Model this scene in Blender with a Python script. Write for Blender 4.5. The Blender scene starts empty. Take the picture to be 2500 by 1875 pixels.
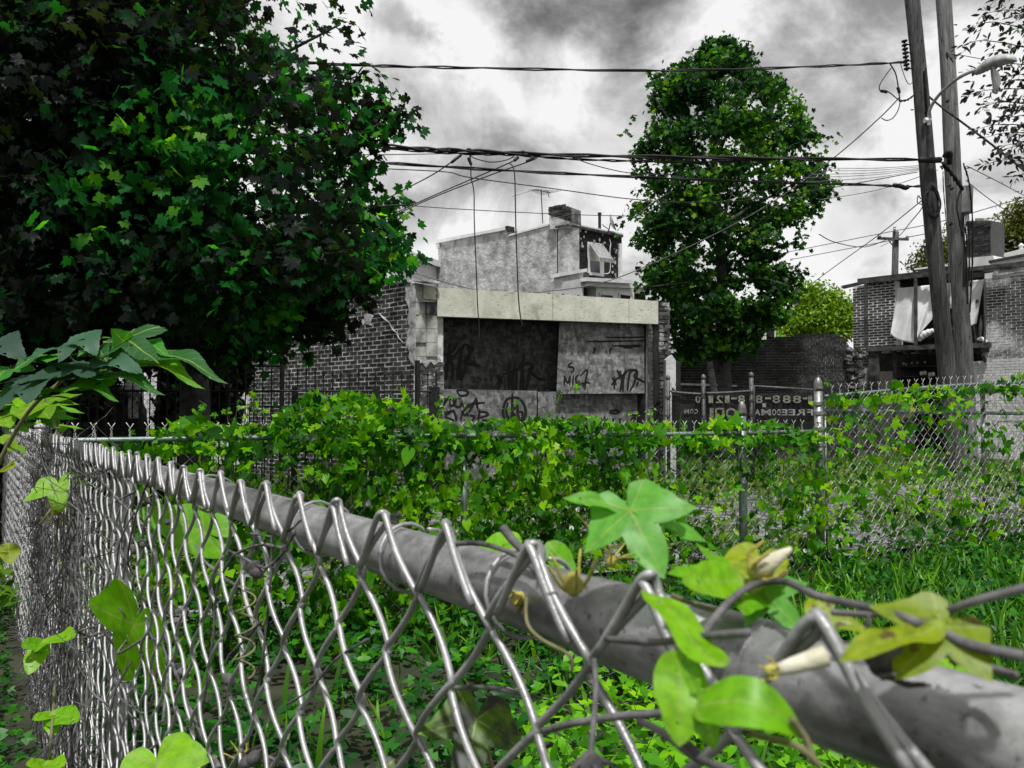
import bpy, math, random
import numpy as np
from mathutils import Vector, Matrix

rng = np.random.default_rng(11)
random.seed(11)
S = bpy.context.scene
COL = S.collection
PI = math.pi

# ------------------------------------------------------------------ camera
F = 1925.0                      # focal length in photo pixels (2500 wide)
TH = math.atan(72.5 / F)        # slight upward pitch
CT, ST = math.cos(TH), math.sin(TH)
EYE = 1.20
cam_d = bpy.data.cameras.new('camera')
cam = bpy.data.objects.new('camera', cam_d)
COL.objects.link(cam)
cam.location = (0, 0, EYE)
cam.rotation_euler = (PI / 2 + TH, 0, 0)
cam_d.sensor_width = 36
cam_d.lens = 36 * F / 2500
cam_d.clip_start = 0.02
cam_d.clip_end = 2000
cam_d.dof.use_dof = True
cam_d.dof.focus_distance = 3.2
cam_d.dof.aperture_fstop = 17
S.camera = cam

# ------------------------------------------------------------------ colour management
S.view_settings.view_transform = 'Standard'
S.view_settings.look = 'None'
S.view_settings.exposure = 0.0
S.view_settings.gamma = 1.0
S.view_settings.use_curve_mapping = False
S.cycles.max_bounces = 7
S.cycles.transparent_max_bounces = 6


def ray(px, py):
    k = (px - 1250) / F
    v = (937.5 - py) / F
    return np.array([k, CT - v * ST, ST + v * CT])


def W(px, py, z):
    """photo pixel + ground depth (m) -> world point"""
    d = ray(px, py)
    d = d * (z / d[1])
    return Vector((d[0], d[1], d[2] + EYE))


# ------------------------------------------------------------------ sun + sky
SUN = Vector((0.02, -0.42, 0.95)).normalized()
SUN_EL = math.asin(SUN.z)
SUN_AZ = math.atan2(SUN.x, SUN.y)
sl = bpy.data.lights.new('sun', 'SUN')
sl.energy = 4.3
sl.angle = math.radians(3.0)
sl.color = (1.0, 0.985, 0.965)
so = bpy.data.objects.new('sun', sl)
COL.objects.link(so)
so.rotation_euler = SUN.to_track_quat('Z', 'Y').to_euler()
so.location = (0, 0, 30)

world = bpy.data.worlds.new('World')
S.world = world
world.use_nodes = True


class NT:
    """little node-tree writer"""
    def __init__(self, tree):
        self.t = tree
        self.n = tree.nodes
        self.n.clear()

    def node(self, typ, **kw):
        nd = self.n.new(typ)
        for k, v in kw.items():
            setattr(nd, k, v)
        return nd

    def link(self, a, b):
        self.t.links.new(a, b)

    def put(self, sock, v):
        if isinstance(v, bpy.types.NodeSocket):
            self.link(v, sock)
        elif v is not None:
            if isinstance(v, (tuple, list)) and len(v) == 3 and sock.type == 'RGBA':
                v = (*v, 1)
            sock.default_value = v

    def math(self, op, a, b=None, clamp=False):
        m = self.node('ShaderNodeMath', operation=op, use_clamp=clamp)
        self.put(m.inputs[0], a)
        if b is not None:
            self.put(m.inputs[1], b)
        return m.outputs[0]

    def vmath(self, op, a, b=None):
        m = self.node('ShaderNodeVectorMath', operation=op)
        self.put(m.inputs[0], a)
        if b is not None:
            self.put(m.inputs[1], b)
        return m.outputs['Value'] if op in ('DISTANCE', 'DOT_PRODUCT', 'LENGTH') else m.outputs[0]

    def noise(self, vec, scale, detail=4, rough=0.55, dist=0.0):
        m = self.node('ShaderNodeTexNoise')
        if vec is not None:
            self.link(vec, m.inputs['Vector'])
        m.inputs['Scale'].default_value = scale
        m.inputs['Detail'].default_value = detail
        m.inputs['Roughness'].default_value = rough
        m.inputs['Distortion'].default_value = dist
        return m.outputs['Fac']

    def ramp(self, fac, stops, interp='LINEAR'):
        m = self.node('ShaderNodeValToRGB')
        self.link(fac, m.inputs[0])
        cr = m.color_ramp
        cr.interpolation = interp
        while len(cr.elements) < len(stops):
            cr.elements.new(0.5)
        for e, (p, c) in zip(cr.elements, stops):
            e.position = p
            if isinstance(c, (int, float)):
                c = (c, c, c)
            e.color = (*c, 1)
        return m.outputs[0]

    def mrange(self, v, a, b, c=0.0, d=1.0, smooth=True):
        m = self.node('ShaderNodeMapRange', interpolation_type='SMOOTHSTEP' if smooth else 'LINEAR')
        self.put(m.inputs['Value'], v)
        m.inputs['From Min'].default_value = a
        m.inputs['From Max'].default_value = b
        m.inputs['To Min'].default_value = c
        m.inputs['To Max'].default_value = d
        return m.outputs[0]

    def mix(self, fac, a, b, blend='MIX'):
        m = self.node('ShaderNodeMix', data_type='RGBA', blend_type=blend)
        self.put(m.inputs[0], fac)
        self.put(m.inputs[6], a)
        self.put(m.inputs[7], b)
        return m.outputs[2]

    def mapping(self, vec, scale=(1, 1, 1), rot=(0, 0, 0)):
        m = self.node('ShaderNodeMapping')
        self.link(vec, m.inputs[0])
        m.inputs['Scale'].default_value = scale
        m.inputs['Rotation'].default_value = rot
        return m.outputs[0]


def build_sky():
    t = NT(world.node_tree)
    out = t.node('ShaderNodeOutputWorld')
    bg = t.node('ShaderNodeBackground')
    bg.inputs['Strength'].default_value = 0.1
    t.link(bg.outputs[0], out.inputs[0])
    sky = t.node('ShaderNodeTexSky', sky_type='NISHITA')
    sky.sun_disc = False
    sky.sun_elevation = SUN_EL
    sky.sun_rotation = SUN_AZ
    bw = t.node('ShaderNodeRGBToBW')
    t.link(sky.outputs[0], bw.inputs[0])
    tc = t.node('ShaderNodeTexCoord')
    d = tc.outputs['Generated']
    sep = t.node('ShaderNodeSeparateXYZ')
    t.link(d, sep.inputs[0])
    # cloud layer overhead, seen in perspective
    den = t.math('ADD', t.math('MAXIMUM', sep.outputs[2], 0.0), 0.22)
    cmb = t.node('ShaderNodeCombineXYZ')
    t.link(t.math('DIVIDE', sep.outputs[0], den), cmb.inputs[0])
    t.link(t.math('DIVIDE', sep.outputs[1], den), cmb.inputs[1])
    cv = cmb.outputs[0]
    n1 = t.noise(cv, 1.5, 6, 0.52, 0.25)
    n2 = t.noise(d, 6.5, 10, 0.62, 0.4)
    n3 = t.noise(cv, 3.1, 5, 0.6, 0.6)
    base = t.math('ADD', t.math('MULTIPLY', n1, 0.35), t.math('MULTIPLY', n2, 0.50))
    base = t.math('ADD', base, t.math('MULTIPLY', n3, 0.15))
    v = t.mrange(base, 0.385, 0.56, 0.63, 1.0)
    # individual clouds of this sky: heavy grey ones and bright heads
    wob = t.node('ShaderNodeTexNoise')
    t.link(d, wob.inputs['Vector'])
    wob.inputs['Scale'].default_value = 9
    wob.inputs['Detail'].default_value = 6
    wob.inputs['Roughness'].default_value = 0.6
    off = t.node('ShaderNodeVectorMath', operation='MULTIPLY_ADD')
    t.link(wob.outputs['Color'], off.inputs[0])
    off.inputs[1].default_value = (0.16, 0.16, 0.16)
    t.link(d, off.inputs[2])
    sh = t.vmath('SUBTRACT', off.outputs[0], (0.08, 0.08, 0.08))
    # px, py, radius px, amount
    for (px, py, r, amt) in [(1390, -60, 270, -0.34), (985, 95, 75, -0.28), (1040, 260, 150, -0.10),
                             (1180, 430, 190, -0.14), (1545, 140, 95, -0.18), (1480, 290, 150, -0.10),
                             (2060, 300, 150, -0.16), (2130, 60, 220, -0.10), (2040, 540, 130, -0.16),
                             (1650, 40, 140, -0.12),
                             (1150, 130, 150, 0.22), (1400, 210, 110, 0.18), (1750, 80, 160, 0.22),
                             (1130, 560, 150, 0.25), (1870, 600, 220, 0.16), (1990, 420, 120, 0.2),
                             (2300, 300, 200, 0.25), (930, 420, 120, 0.1)]:
        c = Vector(ray(px, py)).normalized()
        dist = t.vmath('DISTANCE', sh, tuple(c))
        g = t.mrange(dist, r / F * 1.15, r / F * 0.2, 0.0, amt)
        v = t.math('ADD', v, g)
    v = t.math('MINIMUM', t.math('MAXIMUM', v, 0.17), 1.0)
    v = t.math('MULTIPLY', v, v)
    v = t.math('MULTIPLY', v, 9.6)
    mixed = t.math('ADD', t.math('MULTIPLY', v, 0.95), t.math('MULTIPLY', bw.outputs[0], 0.05))
    t.link(mixed, bg.inputs['Color'])


build_sky()

# ------------------------------------------------------------------ materials


def material(name):
    m = bpy.data.materials.new(name)
    m.use_nodes = True
    t = NT(m.node_tree)
    out = t.node('ShaderNodeOutputMaterial')
    return m, t, out


def pbsdf(t, out, col, rough=0.85, metal=0.0, bump=None, bstr=0.3, bdist=0.01, spec=0.3):
    b = t.node('ShaderNodeBsdfPrincipled')
    t.put(b.inputs['Base Color'], col)
    t.put(b.inputs['Roughness'], rough)
    b.inputs['Metallic'].default_value = metal
    b.inputs['Specular IOR Level'].default_value = spec
    if bump is not None:
        bp = t.node('ShaderNodeBump')
        bp.inputs['Strength'].default_value = bstr
        bp.inputs['Distance'].default_value = bdist
        t.link(bump, bp.inputs['Height'])
        t.link(bp.outputs[0], b.inputs['Normal'])
    t.link(b.outputs[0], out.inputs[0])
    return b


def pos(t):
    return t.node('ShaderNodeNewGeometry').outputs['Position']


def rnd(t):
    """random per object and per island"""
    a = t.node('ShaderNodeObjectInfo').outputs['Random']
    b = t.node('ShaderNodeNewGeometry').outputs['Random Per Island']
    return t.math('FRACT', t.math('ADD', a, b))


def mat_rough(name, c0, c1, scale=4, detail=6, rough=0.9, bstr=0.4, bscale=None, bdist=0.01, lo=0.35, hi=0.65):
    m, t, out = material(name)
    p = pos(t)
    n = t.noise(p, scale, detail, 0.6)
    col = t.ramp(n, [(lo, c0), (hi, c1)])
    bn = t.noise(p, bscale or scale * 6, 5, 0.6)
    pbsdf(t, out, col, rough, bump=bn, bstr=bstr, bdist=bdist)
    return m


def mat_brick(name, dark, light, wash=None, wash_scale=1.2, wash_lo=0.52, wash_hi=0.66, wash_amt=1.0):
    m, t, out = material(name)
    p = pos(t)
    r = rnd(t)
    col = t.ramp(r, [(0.0, dark), (0.7, tuple((a + b) / 2 for a, b in zip(dark, light))), (1.0, light)])
    grime = t.noise(p, 14, 5, 0.65)
    col = t.mix(t.mrange(grime, 0.45, 0.75, 0.0, 0.6), col, tuple(c * 0.35 for c in dark))
    if wash:
        w = t.noise(p, wash_scale, 6, 0.62)
        wf = t.math('MULTIPLY', t.mrange(w, wash_lo, wash_hi, 0.0, wash_amt), t.mrange(t.noise(p, 22, 4, 0.6), 0.3, 0.6, 0.4, 1.0))
        col = t.mix(wf, col, wash)
    pbsdf(t, out, col, 0.92, bump=t.noise(p, 60, 4, 0.6), bstr=0.5, bdist=0.004)
    return m


def mat_leaf(name, stops, trans=0.35, tcol=(1.4, 1.5, 0.5), clump=1.6, clump_amt=0.35, gloss=0.06, veins=False, spots=None, holes=None):
    """stops: ramp over a per-leaf random mixed with slow noise"""
    m, t, out = material(name)
    r = rnd(t)
    if clump_amt > 0:
        n = t.mrange(t.noise(pos(t), clump, 3, 0.5), 0.3, 0.7)
        r = t.math('ADD', t.math('MULTIPLY', r, 1 - clump_amt), t.math('MULTIPLY', n, clump_amt))
    col = t.ramp(r, stops)
    tc = t.node('ShaderNodeTexCoord').outputs['Object']
    if veins:
        sep = t.node('ShaderNodeSeparateXYZ')
        t.link(tc, sep.inputs[0])
        x, y = sep.outputs[0], sep.outputs[1]
        best = None
        for a in (0, 66, -66, 138, -138):
            ar = math.radians(a)
            d = t.math('ABSOLUTE', t.math('SUBTRACT', t.math('MULTIPLY', x, math.sin(ar)), t.math('MULTIPLY', y, math.cos(ar))))
            along = t.math('ADD', t.math('MULTIPLY', x, math.cos(ar)), t.math('MULTIPLY', y, math.sin(ar)))
            d = t.math('ADD', d, t.math('MULTIPLY', t.math('LESS_THAN', along, 0.0), 9.0))
            d = t.math('ADD', d, t.math('MULTIPLY', along, 0.012))
            best = d if best is None else t.math('MINIMUM', best, d)
        # side veins branching off the midrib
        w = t.math('SUBTRACT', x, t.math('MULTIPLY', t.math('ABSOLUTE', y), 0.9))
        sv = t.math('ABSOLUTE', t.math('SUBTRACT', t.math('FRACT', t.math('MULTIPLY', w, 6.0)), 0.5))
        side = t.mrange(sv, 0.06, 0.0, 0.0, 0.35)
        vm = t.math('MAXIMUM', t.mrange(best, 0.024, 0.006), side)
        col = t.mix(t.math('MULTIPLY', vm, 0.75), col, (0.34, 0.46, 0.10))
        blot = t.noise(tc, 5, 5, 0.6)
        col = t.mix(t.mrange(blot, 0.35, 0.75, 0.0, 0.5), col, (0.03, 0.10, 0.005))
        sp = t.noise(tc, 17, 3, 0.6)
        col = t.mix(t.mrange(sp, 0.66, 0.74, 0.0, 0.8), col, (0.36, 0.36, 0.06))
    if spots:
        sn = t.noise(tc, spots[0], 4, 0.6)
        col = t.mix(t.mrange(sn, spots[1], spots[2], 0.0, 0.95), col, spots[3])
    dif = t.node('ShaderNodeBsdfDiffuse')
    t.link(col, dif.inputs[0])
    tr = t.node('ShaderNodeBsdfTranslucent')
    t.link(t.mix(1.0, col, tcol, 'MULTIPLY'), tr.inputs[0])
    mx = t.node('ShaderNodeMixShader')
    mx.inputs[0].default_value = trans
    t.link(dif.outputs[0], mx.inputs[1])
    t.link(tr.outputs[0], mx.inputs[2])
    gl = t.node('ShaderNodeBsdfGlossy')
    gl.inputs['Roughness'].default_value = 0.42
    m2 = t.node('ShaderNodeMixShader')
    m2.inputs[0].default_value = gloss
    t.link(mx.outputs[0], m2.inputs[1])
    t.link(gl.outputs[0], m2.inputs[2])
    last = m2.outputs[0]
    if holes:
        hn = t.noise(tc, holes[0], 2, 0.5)
        tp = t.node('ShaderNodeBsdfTransparent')
        m3 = t.node('ShaderNodeMixShader')
        t.link(t.mrange(hn, holes[1], holes[1] + .004), m3.inputs[0])
        t.link(last, m3.inputs[1])
        t.link(tp.outputs[0], m3.inputs[2])
        last = m3.outputs[0]
    t.link(last, out.inputs[0])
    return m


def g3(v):
    return (v, v, v)


M = {}
M['galv'] = None


def make_galv(name, c0, c1, rough=0.42, metal=0.65):
    m, t, out = material(name)
    p = pos(t)
    st = t.noise(t.mapping(p, (1, 1, 1)), 22, 6, 0.65)
    big = t.noise(p, 5, 4, 0.6)
    col = t.ramp(t.math('ADD', t.math('MULTIPLY', st, 0.6), t.math('MULTIPLY', big, 0.4)), [(0.36, c0), (0.62, c1)])
    specks = t.noise(p, 160, 3, 0.6)
    col = t.mix(t.mrange(specks, 0.62, 0.74, 0.0, 0.6), col, g3(0.08))
    rr = t.mrange(st, 0.3, 0.7, rough - 0.08, rough + 0.18)
    pbsdf(t, out, col, rr, metal, bump=t.noise(p, 240, 3, 0.6), bstr=0.25, bdist=0.002, spec=0.4)
    return m


M['galv'] = make_galv('galvanised_rail', g3(0.11), g3(0.36), 0.40, 0.62)


def make_rail():
    m, t, out = material('scratched_galvanised_pipe')
    p = pos(t)
    a = math.atan2(1, -.696)
    q = t.mapping(p, (1, 1, 1), (0, 0, -a))
    st = t.noise(t.mapping(q, (2.5, 45, 45)), 2.2, 8, 0.7, 0.3)
    blot = t.noise(q, 16, 8, 0.68)
    col = t.ramp(t.math('ADD', t.math('MULTIPLY', st, 0.22), t.math('MULTIPLY', blot, 0.78)), [(0.36, g3(0.11)), (0.5, g3(0.26)), (0.62, g3(0.42))])
    sp = t.noise(p, 190, 4, 0.65)
    col = t.mix(t.mrange(sp, 0.58, 0.70, 0.0, 0.75), col, g3(0.06))
    sc = t.noise(t.mapping(q, (6, 160, 160)), 1.6, 3, 0.6, 0.6)
    col = t.mix(t.mrange(sc, 0.70, 0.74, 0.0, 0.8), col, g3(0.6))
    pbsdf(t, out, col, t.mrange(blot, 0.35, 0.65, 0.30, 0.58), 0.5, bump=t.math('ADD', t.noise(p, 260, 4, 0.65), t.math('MULTIPLY', st, 0.3)), bstr=0.3, bdist=0.0015, spec=0.5)
    return m


M['rail'] = make_rail()
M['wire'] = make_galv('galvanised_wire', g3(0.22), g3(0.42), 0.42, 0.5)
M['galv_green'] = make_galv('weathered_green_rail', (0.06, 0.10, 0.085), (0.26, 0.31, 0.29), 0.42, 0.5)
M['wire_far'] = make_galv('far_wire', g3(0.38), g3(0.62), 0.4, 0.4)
M['galv_dark'] = make_galv('dull_old_pipe', g3(0.04), g3(0.16), 0.5, 0.4)
M['black_iron'] = mat_rough('black_iron', g3(0.006), g3(0.02), 20, 4, 0.6, 0.2)
M['mortar'] = mat_rough('pale_mortar', g3(0.36), g3(0.72), 9, 6, 0.95, 0.6, 80, 0.006)
M['mortar_dark'] = mat_rough('dark_mortar', g3(0.07), g3(0.36), 3, 6, 0.95, 0.6, 80, 0.006, 0.4, 0.75)
M['mortar_white'] = mat_rough('white_mortar', g3(0.62), g3(0.82), 5, 5, 0.95, 0.5, 80, 0.006)
M['brick_garage'] = mat_brick('soot_dark_brick', g3(0.014), g3(0.065), g3(0.22), 1.6, 0.62, 0.78, 0.7)
M['brick_pier'] = mat_brick('pier_brick', g3(0.03), g3(0.09), g3(0.45), 2.6, 0.50, 0.64, 0.9)
M['brick_wall'] = mat_brick('sooty_wall_brick', g3(0.014), g3(0.05), g3(0.16), 0.8, 0.56, 0.75, 0.7)
M['brick_house'] = mat_brick('brown_grey_brick', g3(0.03), g3(0.09))
M['brick_wash'] = mat_brick('whitewashed_brick', g3(0.035), g3(0.11), g3(0.62), 0.75, 0.47, 0.62, 0.95)
M['brick_white'] = mat_brick('white_painted_brick', g3(0.45), g3(0.62), g3(0.7), 1.0, 0.4, 0.6, 0.6)
M['stucco'] = mat_rough('grey_stucco', g3(0.24), g3(0.58), 2.6, 10, 0.95, 1.0, 8, 0.05, 0.34, 0.62)
M['stucco_pale'] = mat_rough('pale_stucco', g3(0.42), g3(0.60), 3, 7, 0.95, 0.6, 14, 0.02)
M['white_paint'] = mat_rough('white_painted_trim', g3(0.62), g3(0.78), 5, 4, 0.6, 0.15)
M['block'] = mat_rough('stained_cinder_block', (0.14, 0.14, 0.125), (0.48, 0.48, 0.44), 5, 7, 0.95, 0.7, 60, 0.006, 0.35, 0.62)
M['dark'] = mat_rough('dark_void', g3(0.008), g3(0.02), 3, 3, 0.95, 0.2)
M['soil'] = mat_rough('soil', (0.018, 0.022, 0.012), (0.05, 0.055, 0.03), 2.5, 7, 0.98, 0.8, 30, 0.02)
M['gravel'] = mat_rough('alley_gravel', g3(0.05), g3(0.34), 5.5, 12, 0.95, 1.0, 55, 0.03, 0.40, 0.62)
M['cable'] = mat_rough('black_cable', g3(0.008), g3(0.02), 10, 3, 0.6, 0.1)
M['cable_grey'] = mat_rough('grey_cable', g3(0.10), g3(0.2), 10, 3, 0.6, 0.1)
M['roof'] = mat_rough('roof_felt', g3(0.03), g3(0.08), 4, 5, 0.95, 0.4)
M['timber'] = mat_rough('grey_weathered_timber', g3(0.02), g3(0.09), 6, 7, 0.9, 0.6, 40, 0.006)
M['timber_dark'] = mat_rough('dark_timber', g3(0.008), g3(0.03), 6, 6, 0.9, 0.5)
M['siding'] = mat_rough('white_siding', g3(0.42), g3(0.6), 6, 4, 0.7, 0.2)
M['glass'] = None
M['tarp'] = mat_rough('dirty_white_tarpaulin', g3(0.62), g3(0.84), 1.6, 7, 0.75, 0.35, 10, 0.02)
M['banner'] = mat_rough('black_vinyl_banner', g3(0.006), g3(0.025), 4, 5, 0.6, 0.3, 9, 0.02)
M['letter'] = mat_rough('cream_print', (0.15, 0.14, 0.11), (0.34, 0.32, 0.26), 18, 5, 0.8, 0.1)
M['letter_white'] = mat_rough('white_print', g3(0.18), g3(0.40), 18, 5, 0.8, 0.1)
M['paint_black'] = mat_rough('black_spray_paint', g3(0.004), g3(0.012), 20, 3, 0.7, 0.1)
M['bark'] = mat_rough('tree_bark', g3(0.02), g3(0.075), 9, 7, 0.95, 0.9, 40, 0.01)
M['bark_pale'] = mat_rough('pale_bark', g3(0.05), g3(0.16), 9, 7, 0.95, 0.8, 40, 0.01)
M['twig'] = mat_rough('dead_vine_stem', (0.035, 0.033, 0.033), (0.17, 0.165, 0.165), 40, 5, 0.9, 0.5, 200, 0.002)
M['vine_stem'] = mat_rough('vine_stem_green', (0.10, 0.10, 0.05), (0.20, 0.19, 0.09), 40, 4, 0.8, 0.3, 200, 0.002)
M['pod'] = mat_rough('dry_seed_pod', (0.03, 0.028, 0.028), (0.13, 0.125, 0.125), 60, 4, 0.85, 0.5, 200, 0.002)
M['petal'] = mat_rough('pale_petal', (0.36, 0.34, 0.20), (0.62, 0.60, 0.50), 40, 4, 0.7, 0.2)
M['petal_lilac'] = mat_rough('lilac_white_petal', (0.5, 0.5, 0.56), (0.7, 0.7, 0.75), 40, 4, 0.7, 0.2)
M['sepal'] = mat_rough('dry_yellow_sepal', (0.22, 0.20, 0.03), (0.46, 0.42, 0.10), 60, 4, 0.8, 0.3)
M['aluminium'] = mat_rough('painted_grey_metal', g3(0.30), g3(0.45), 8, 4, 0.5, 0.1)
M['insulator'] = mat_rough('brown_porcelain', g3(0.01), g3(0.03), 8, 3, 0.3, 0.1)
M['door_paint'] = mat_rough('beige_painted_door', (0.30, 0.29, 0.26), (0.42, 0.40, 0.36), 5, 4, 0.7, 0.1)
M['tan_wall'] = mat_rough('tan_wall', (0.45, 0.44, 0.30), (0.56, 0.54, 0.38), 3, 4, 0.9, 0.1)
M['green_wall'] = mat_rough('green_wall', (0.02, 0.22, 0.06), (0.03, 0.30, 0.08), 3, 4, 0.9, 0.1)


def make_glass():
    m, t, out = material('window_glass')
    pbsdf(t, out, g3(0.02), 0.08, 0.0, spec=0.8)
    return m


M['glass'] = make_glass()


def make_pole_wood(name, c0, c1, c2):
    m, t, out = material(name)
    p = pos(t)
    grain = t.noise(t.mapping(p, (9, 9, 0.55)), 3.2, 10, 0.74, 0.6)
    pits = t.node('ShaderNodeTexVoronoi')
    t.link(t.mapping(p, (16, 16, 4.0)), pits.inputs['Vector'])
    pits.inputs['Scale'].default_value = 1.0
    knots = t.noise(t.mapping(p, (5, 5, 1.6)), 2.0, 5, 0.6)
    col = t.ramp(grain, [(0.3, c0), (0.5, c1), (0.72, c2)])
    col = t.mix(t.mrange(knots, 0.62, 0.74, 0.0, 0.85), col, g3(0.015))
    pm = t.mrange(pits.outputs['Distance'], 0.16, 0.05)
    col = t.mix(t.math('MULTIPLY', pm, 0.8), col, g3(0.012))
    h = t.math('SUBTRACT', grain, t.math('MULTIPLY', pm, 0.7))
    pbsdf(t, out, col, 0.92, bump=h, bstr=0.9, bdist=0.02)
    return m


M['pole_dark'] = make_pole_wood('weathered_dark_pole', g3(0.012), g3(0.06), g3(0.17))
M['pole_pale'] = make_pole_wood('weathered_pale_pole', g3(0.035), g3(0.16), g3(0.34))


def make_osb(name, c0, c1, c2):
    m, t, out = material(name)
    p = pos(t)
    flakes = None
    for rot, sc in ((0.4, (30, 30, 8)), (1.9, (9, 9, 26)), (-0.7, (16, 16, 16))):
        v = t.node('ShaderNodeTexVoronoi')
        t.link(t.mapping(p, sc, (rot, rot * 0.3, rot)), v.inputs['Vector'])
        v.inputs['Scale'].default_value = 0.9
        c = t.node('ShaderNodeRGBToBW')
        t.link(v.outputs['Color'], c.inputs[0])
        flakes = c.outputs[0] if flakes is None else t.math('ADD', t.math('MULTIPLY', flakes, 0.55), t.math('MULTIPLY', c.outputs[0], 0.45))
    st = t.noise(p, 1.6, 6, 0.62)
    col = t.ramp(flakes, [(0.25, c0), (0.5, c1), (0.75, c2)])
    col = t.mix(t.mrange(st, 0.45, 0.72, 0.0, 0.6), col, c0)
    pbsdf(t, out, col, 0.9, bump=flakes, bstr=0.3, bdist=0.004)
    return m


M['osb_dark'] = make_osb('dark_weathered_board', g3(0.022), g3(0.05), g3(0.11))
M['osb'] = make_osb('grey_weathered_board', g3(0.07), g3(0.15), g3(0.27))
M['osb_pale'] = make_osb('pale_weathered_board', g3(0.08), g3(0.18), g3(0.33))


def make_fascia():
    m, t, out = material('mottled_cream_board')
    p = pos(t)
    n = t.noise(p, 2.6, 8, 0.68, 0.6)
    col = t.ramp(n, [(0.32, (0.34, 0.345, 0.27)), (0.45, (0.50, 0.50, 0.42)), (0.62, (0.61, 0.61, 0.53))])
    sc = t.noise(t.mapping(p, (14, 14, 40), (0.5, 0.4, 0.2)), 1.2, 5, 0.7, 0.8)
    col = t.mix(t.mrange(sc, 0.55, 0.68, 0.0, 0.8), col, (0.10, 0.11, 0.06))
    drip = t.noise(t.mapping(p, (9, 9, 0.7)), 1.0, 4, 0.6)
    col = t.mix(t.mrange(drip, 0.60, 0.75, 0.0, 0.45), col, (0.22, 0.24, 0.14))
    pbsdf(t, out, col, 0.9, bump=sc, bstr=0.25, bdist=0.006)
    return m


M['fascia'] = make_fascia()

M['patch'] = mat_rough('mottled_old_render', g3(0.14), g3(0.55), 7, 8, 0.95, 0.8, 40, 0.01, 0.36, 0.62)
# leaves
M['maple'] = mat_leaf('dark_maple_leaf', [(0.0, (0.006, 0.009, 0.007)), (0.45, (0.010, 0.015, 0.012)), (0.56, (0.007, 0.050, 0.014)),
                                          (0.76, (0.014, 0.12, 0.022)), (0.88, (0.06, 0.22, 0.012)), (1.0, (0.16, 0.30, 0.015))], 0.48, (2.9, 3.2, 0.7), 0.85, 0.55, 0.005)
M['maple_mid'] = mat_leaf('maple_tree_leaf', [(0.0, (0.005, 0.014, 0.008)), (0.40, (0.010, 0.038, 0.014)), (0.62, (0.024, 0.10, 0.014)),
                                              (0.78, (0.07, 0.21, 0.012)), (1.0, (0.20, 0.34, 0.02))], 0.40, (1.9, 2.0, 0.5), 0.8, 0.40, 0.012)
M['vine_leaf'] = mat_leaf('climbing_vine_leaf', [(0.0, (0.004, 0.025, 0.003)), (0.30, (0.016, 0.10, 0.003)), (0.58, (0.07, 0.27, 0.004)),
                                                 (0.88, (0.24, 0.50, 0.006)), (0.97, (0.38, 0.50, 0.02)), (1.0, (0.30, 0.25, 0.12))], 0.45, (1.9, 1.7, 0.4), 2.2, 0.35, 0.012)
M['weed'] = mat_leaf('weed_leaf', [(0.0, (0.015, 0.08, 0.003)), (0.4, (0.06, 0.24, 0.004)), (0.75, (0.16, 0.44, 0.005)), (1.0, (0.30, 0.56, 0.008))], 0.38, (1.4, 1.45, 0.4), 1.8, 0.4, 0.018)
M['weed_shaded'] = mat_leaf('shade_toned_weed_leaf', [(0.0, (0.006, 0.03, 0.006)), (0.5, (0.012, 0.085, 0.010)), (0.85, (0.04, 0.19, 0.008)), (1.0, (0.12, 0.34, 0.006))], 0.3, (1.3, 1.5, 0.4), 1.8, 0.4, 0.015)  # shaded copy of the weed leaf: shade is put into its greens
M['dry_grass'] = mat_leaf('alley_grass_blade', [(0.0, (0.012, 0.05, 0.004)), (0.5, (0.06, 0.16, 0.006)), (0.85, (0.16, 0.28, 0.012)), (1.0, (0.28, 0.30, 0.08))], 0.3, (1.3, 1.3, 0.5), 1.3, 0.5, 0.02)
M['grass'] = mat_leaf('lot_grass_blade', [(0.0, (0.015, 0.06, 0.004)), (0.5, (0.045, 0.16, 0.006)), (1.0, (0.16, 0.36, 0.008))], 0.3, (1.2, 1.3, 0.6), 1.2, 0.4, 0.02)
M['yellow_tree'] = mat_leaf('yellow_green_leaf', [(0.0, (0.07, 0.17, 0.004)), (0.5, (0.19, 0.35, 0.006)), (1.0, (0.36, 0.52, 0.01))], 0.35, (1.3, 1.2, 0.5), 0.6, 0.4, 0.03)
M['olive_tree'] = mat_leaf('olive_green_leaf', [(0.0, (0.02, 0.03, 0.006)), (0.5, (0.07, 0.09, 0.01)), (0.85, (0.18, 0.19, 0.02)), (1.0, (0.20, 0.15, 0.08))], 0.3, (1.3, 1.2, 0.5), 0.6, 0.4, 0.03)
M['grey_leaf'] = mat_leaf('dark_ovate_leaf', [(0.0, g3(0.012)), (0.6, g3(0.03)), (0.8, (0.02, 0.045, 0.01)), (1.0, (0.04, 0.12, 0.01))], 0.2, (1.2, 1.3, 0.6), 1.5, 0.5, 0.05)
M['ivy'] = mat_leaf('dark_ivy_leaf', [(0.0, (0.006, 0.010, 0.006)), (0.7, (0.012, 0.03, 0.010)), (0.9, (0.02, 0.08, 0.01)), (1.0, (0.05, 0.18, 0.01))], 0.2, (1.2, 1.3, 0.6), 1.5, 0.4, 0.05)
M['hero_green'] = mat_leaf('bright_vine_leaf', [(0.0, (0.14, 0.42, 0.004)), (0.5, (0.19, 0.48, 0.006)), (1.0, (0.26, 0.54, 0.008))], 0.42, (1.3, 1.3, 0.5), 1, 0.0, 0.022, veins=True, holes=(7.0, 0.735))
M['hero_mint'] = mat_leaf('fresh_green_vine_leaf', [(0.0, (0.12, 0.40, 0.04)), (1.0, (0.17, 0.46, 0.05))], 0.4, (1.2, 1.3, 0.6), 1, 0.0, 0.022, veins=True, holes=(7.0, 0.735))
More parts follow.
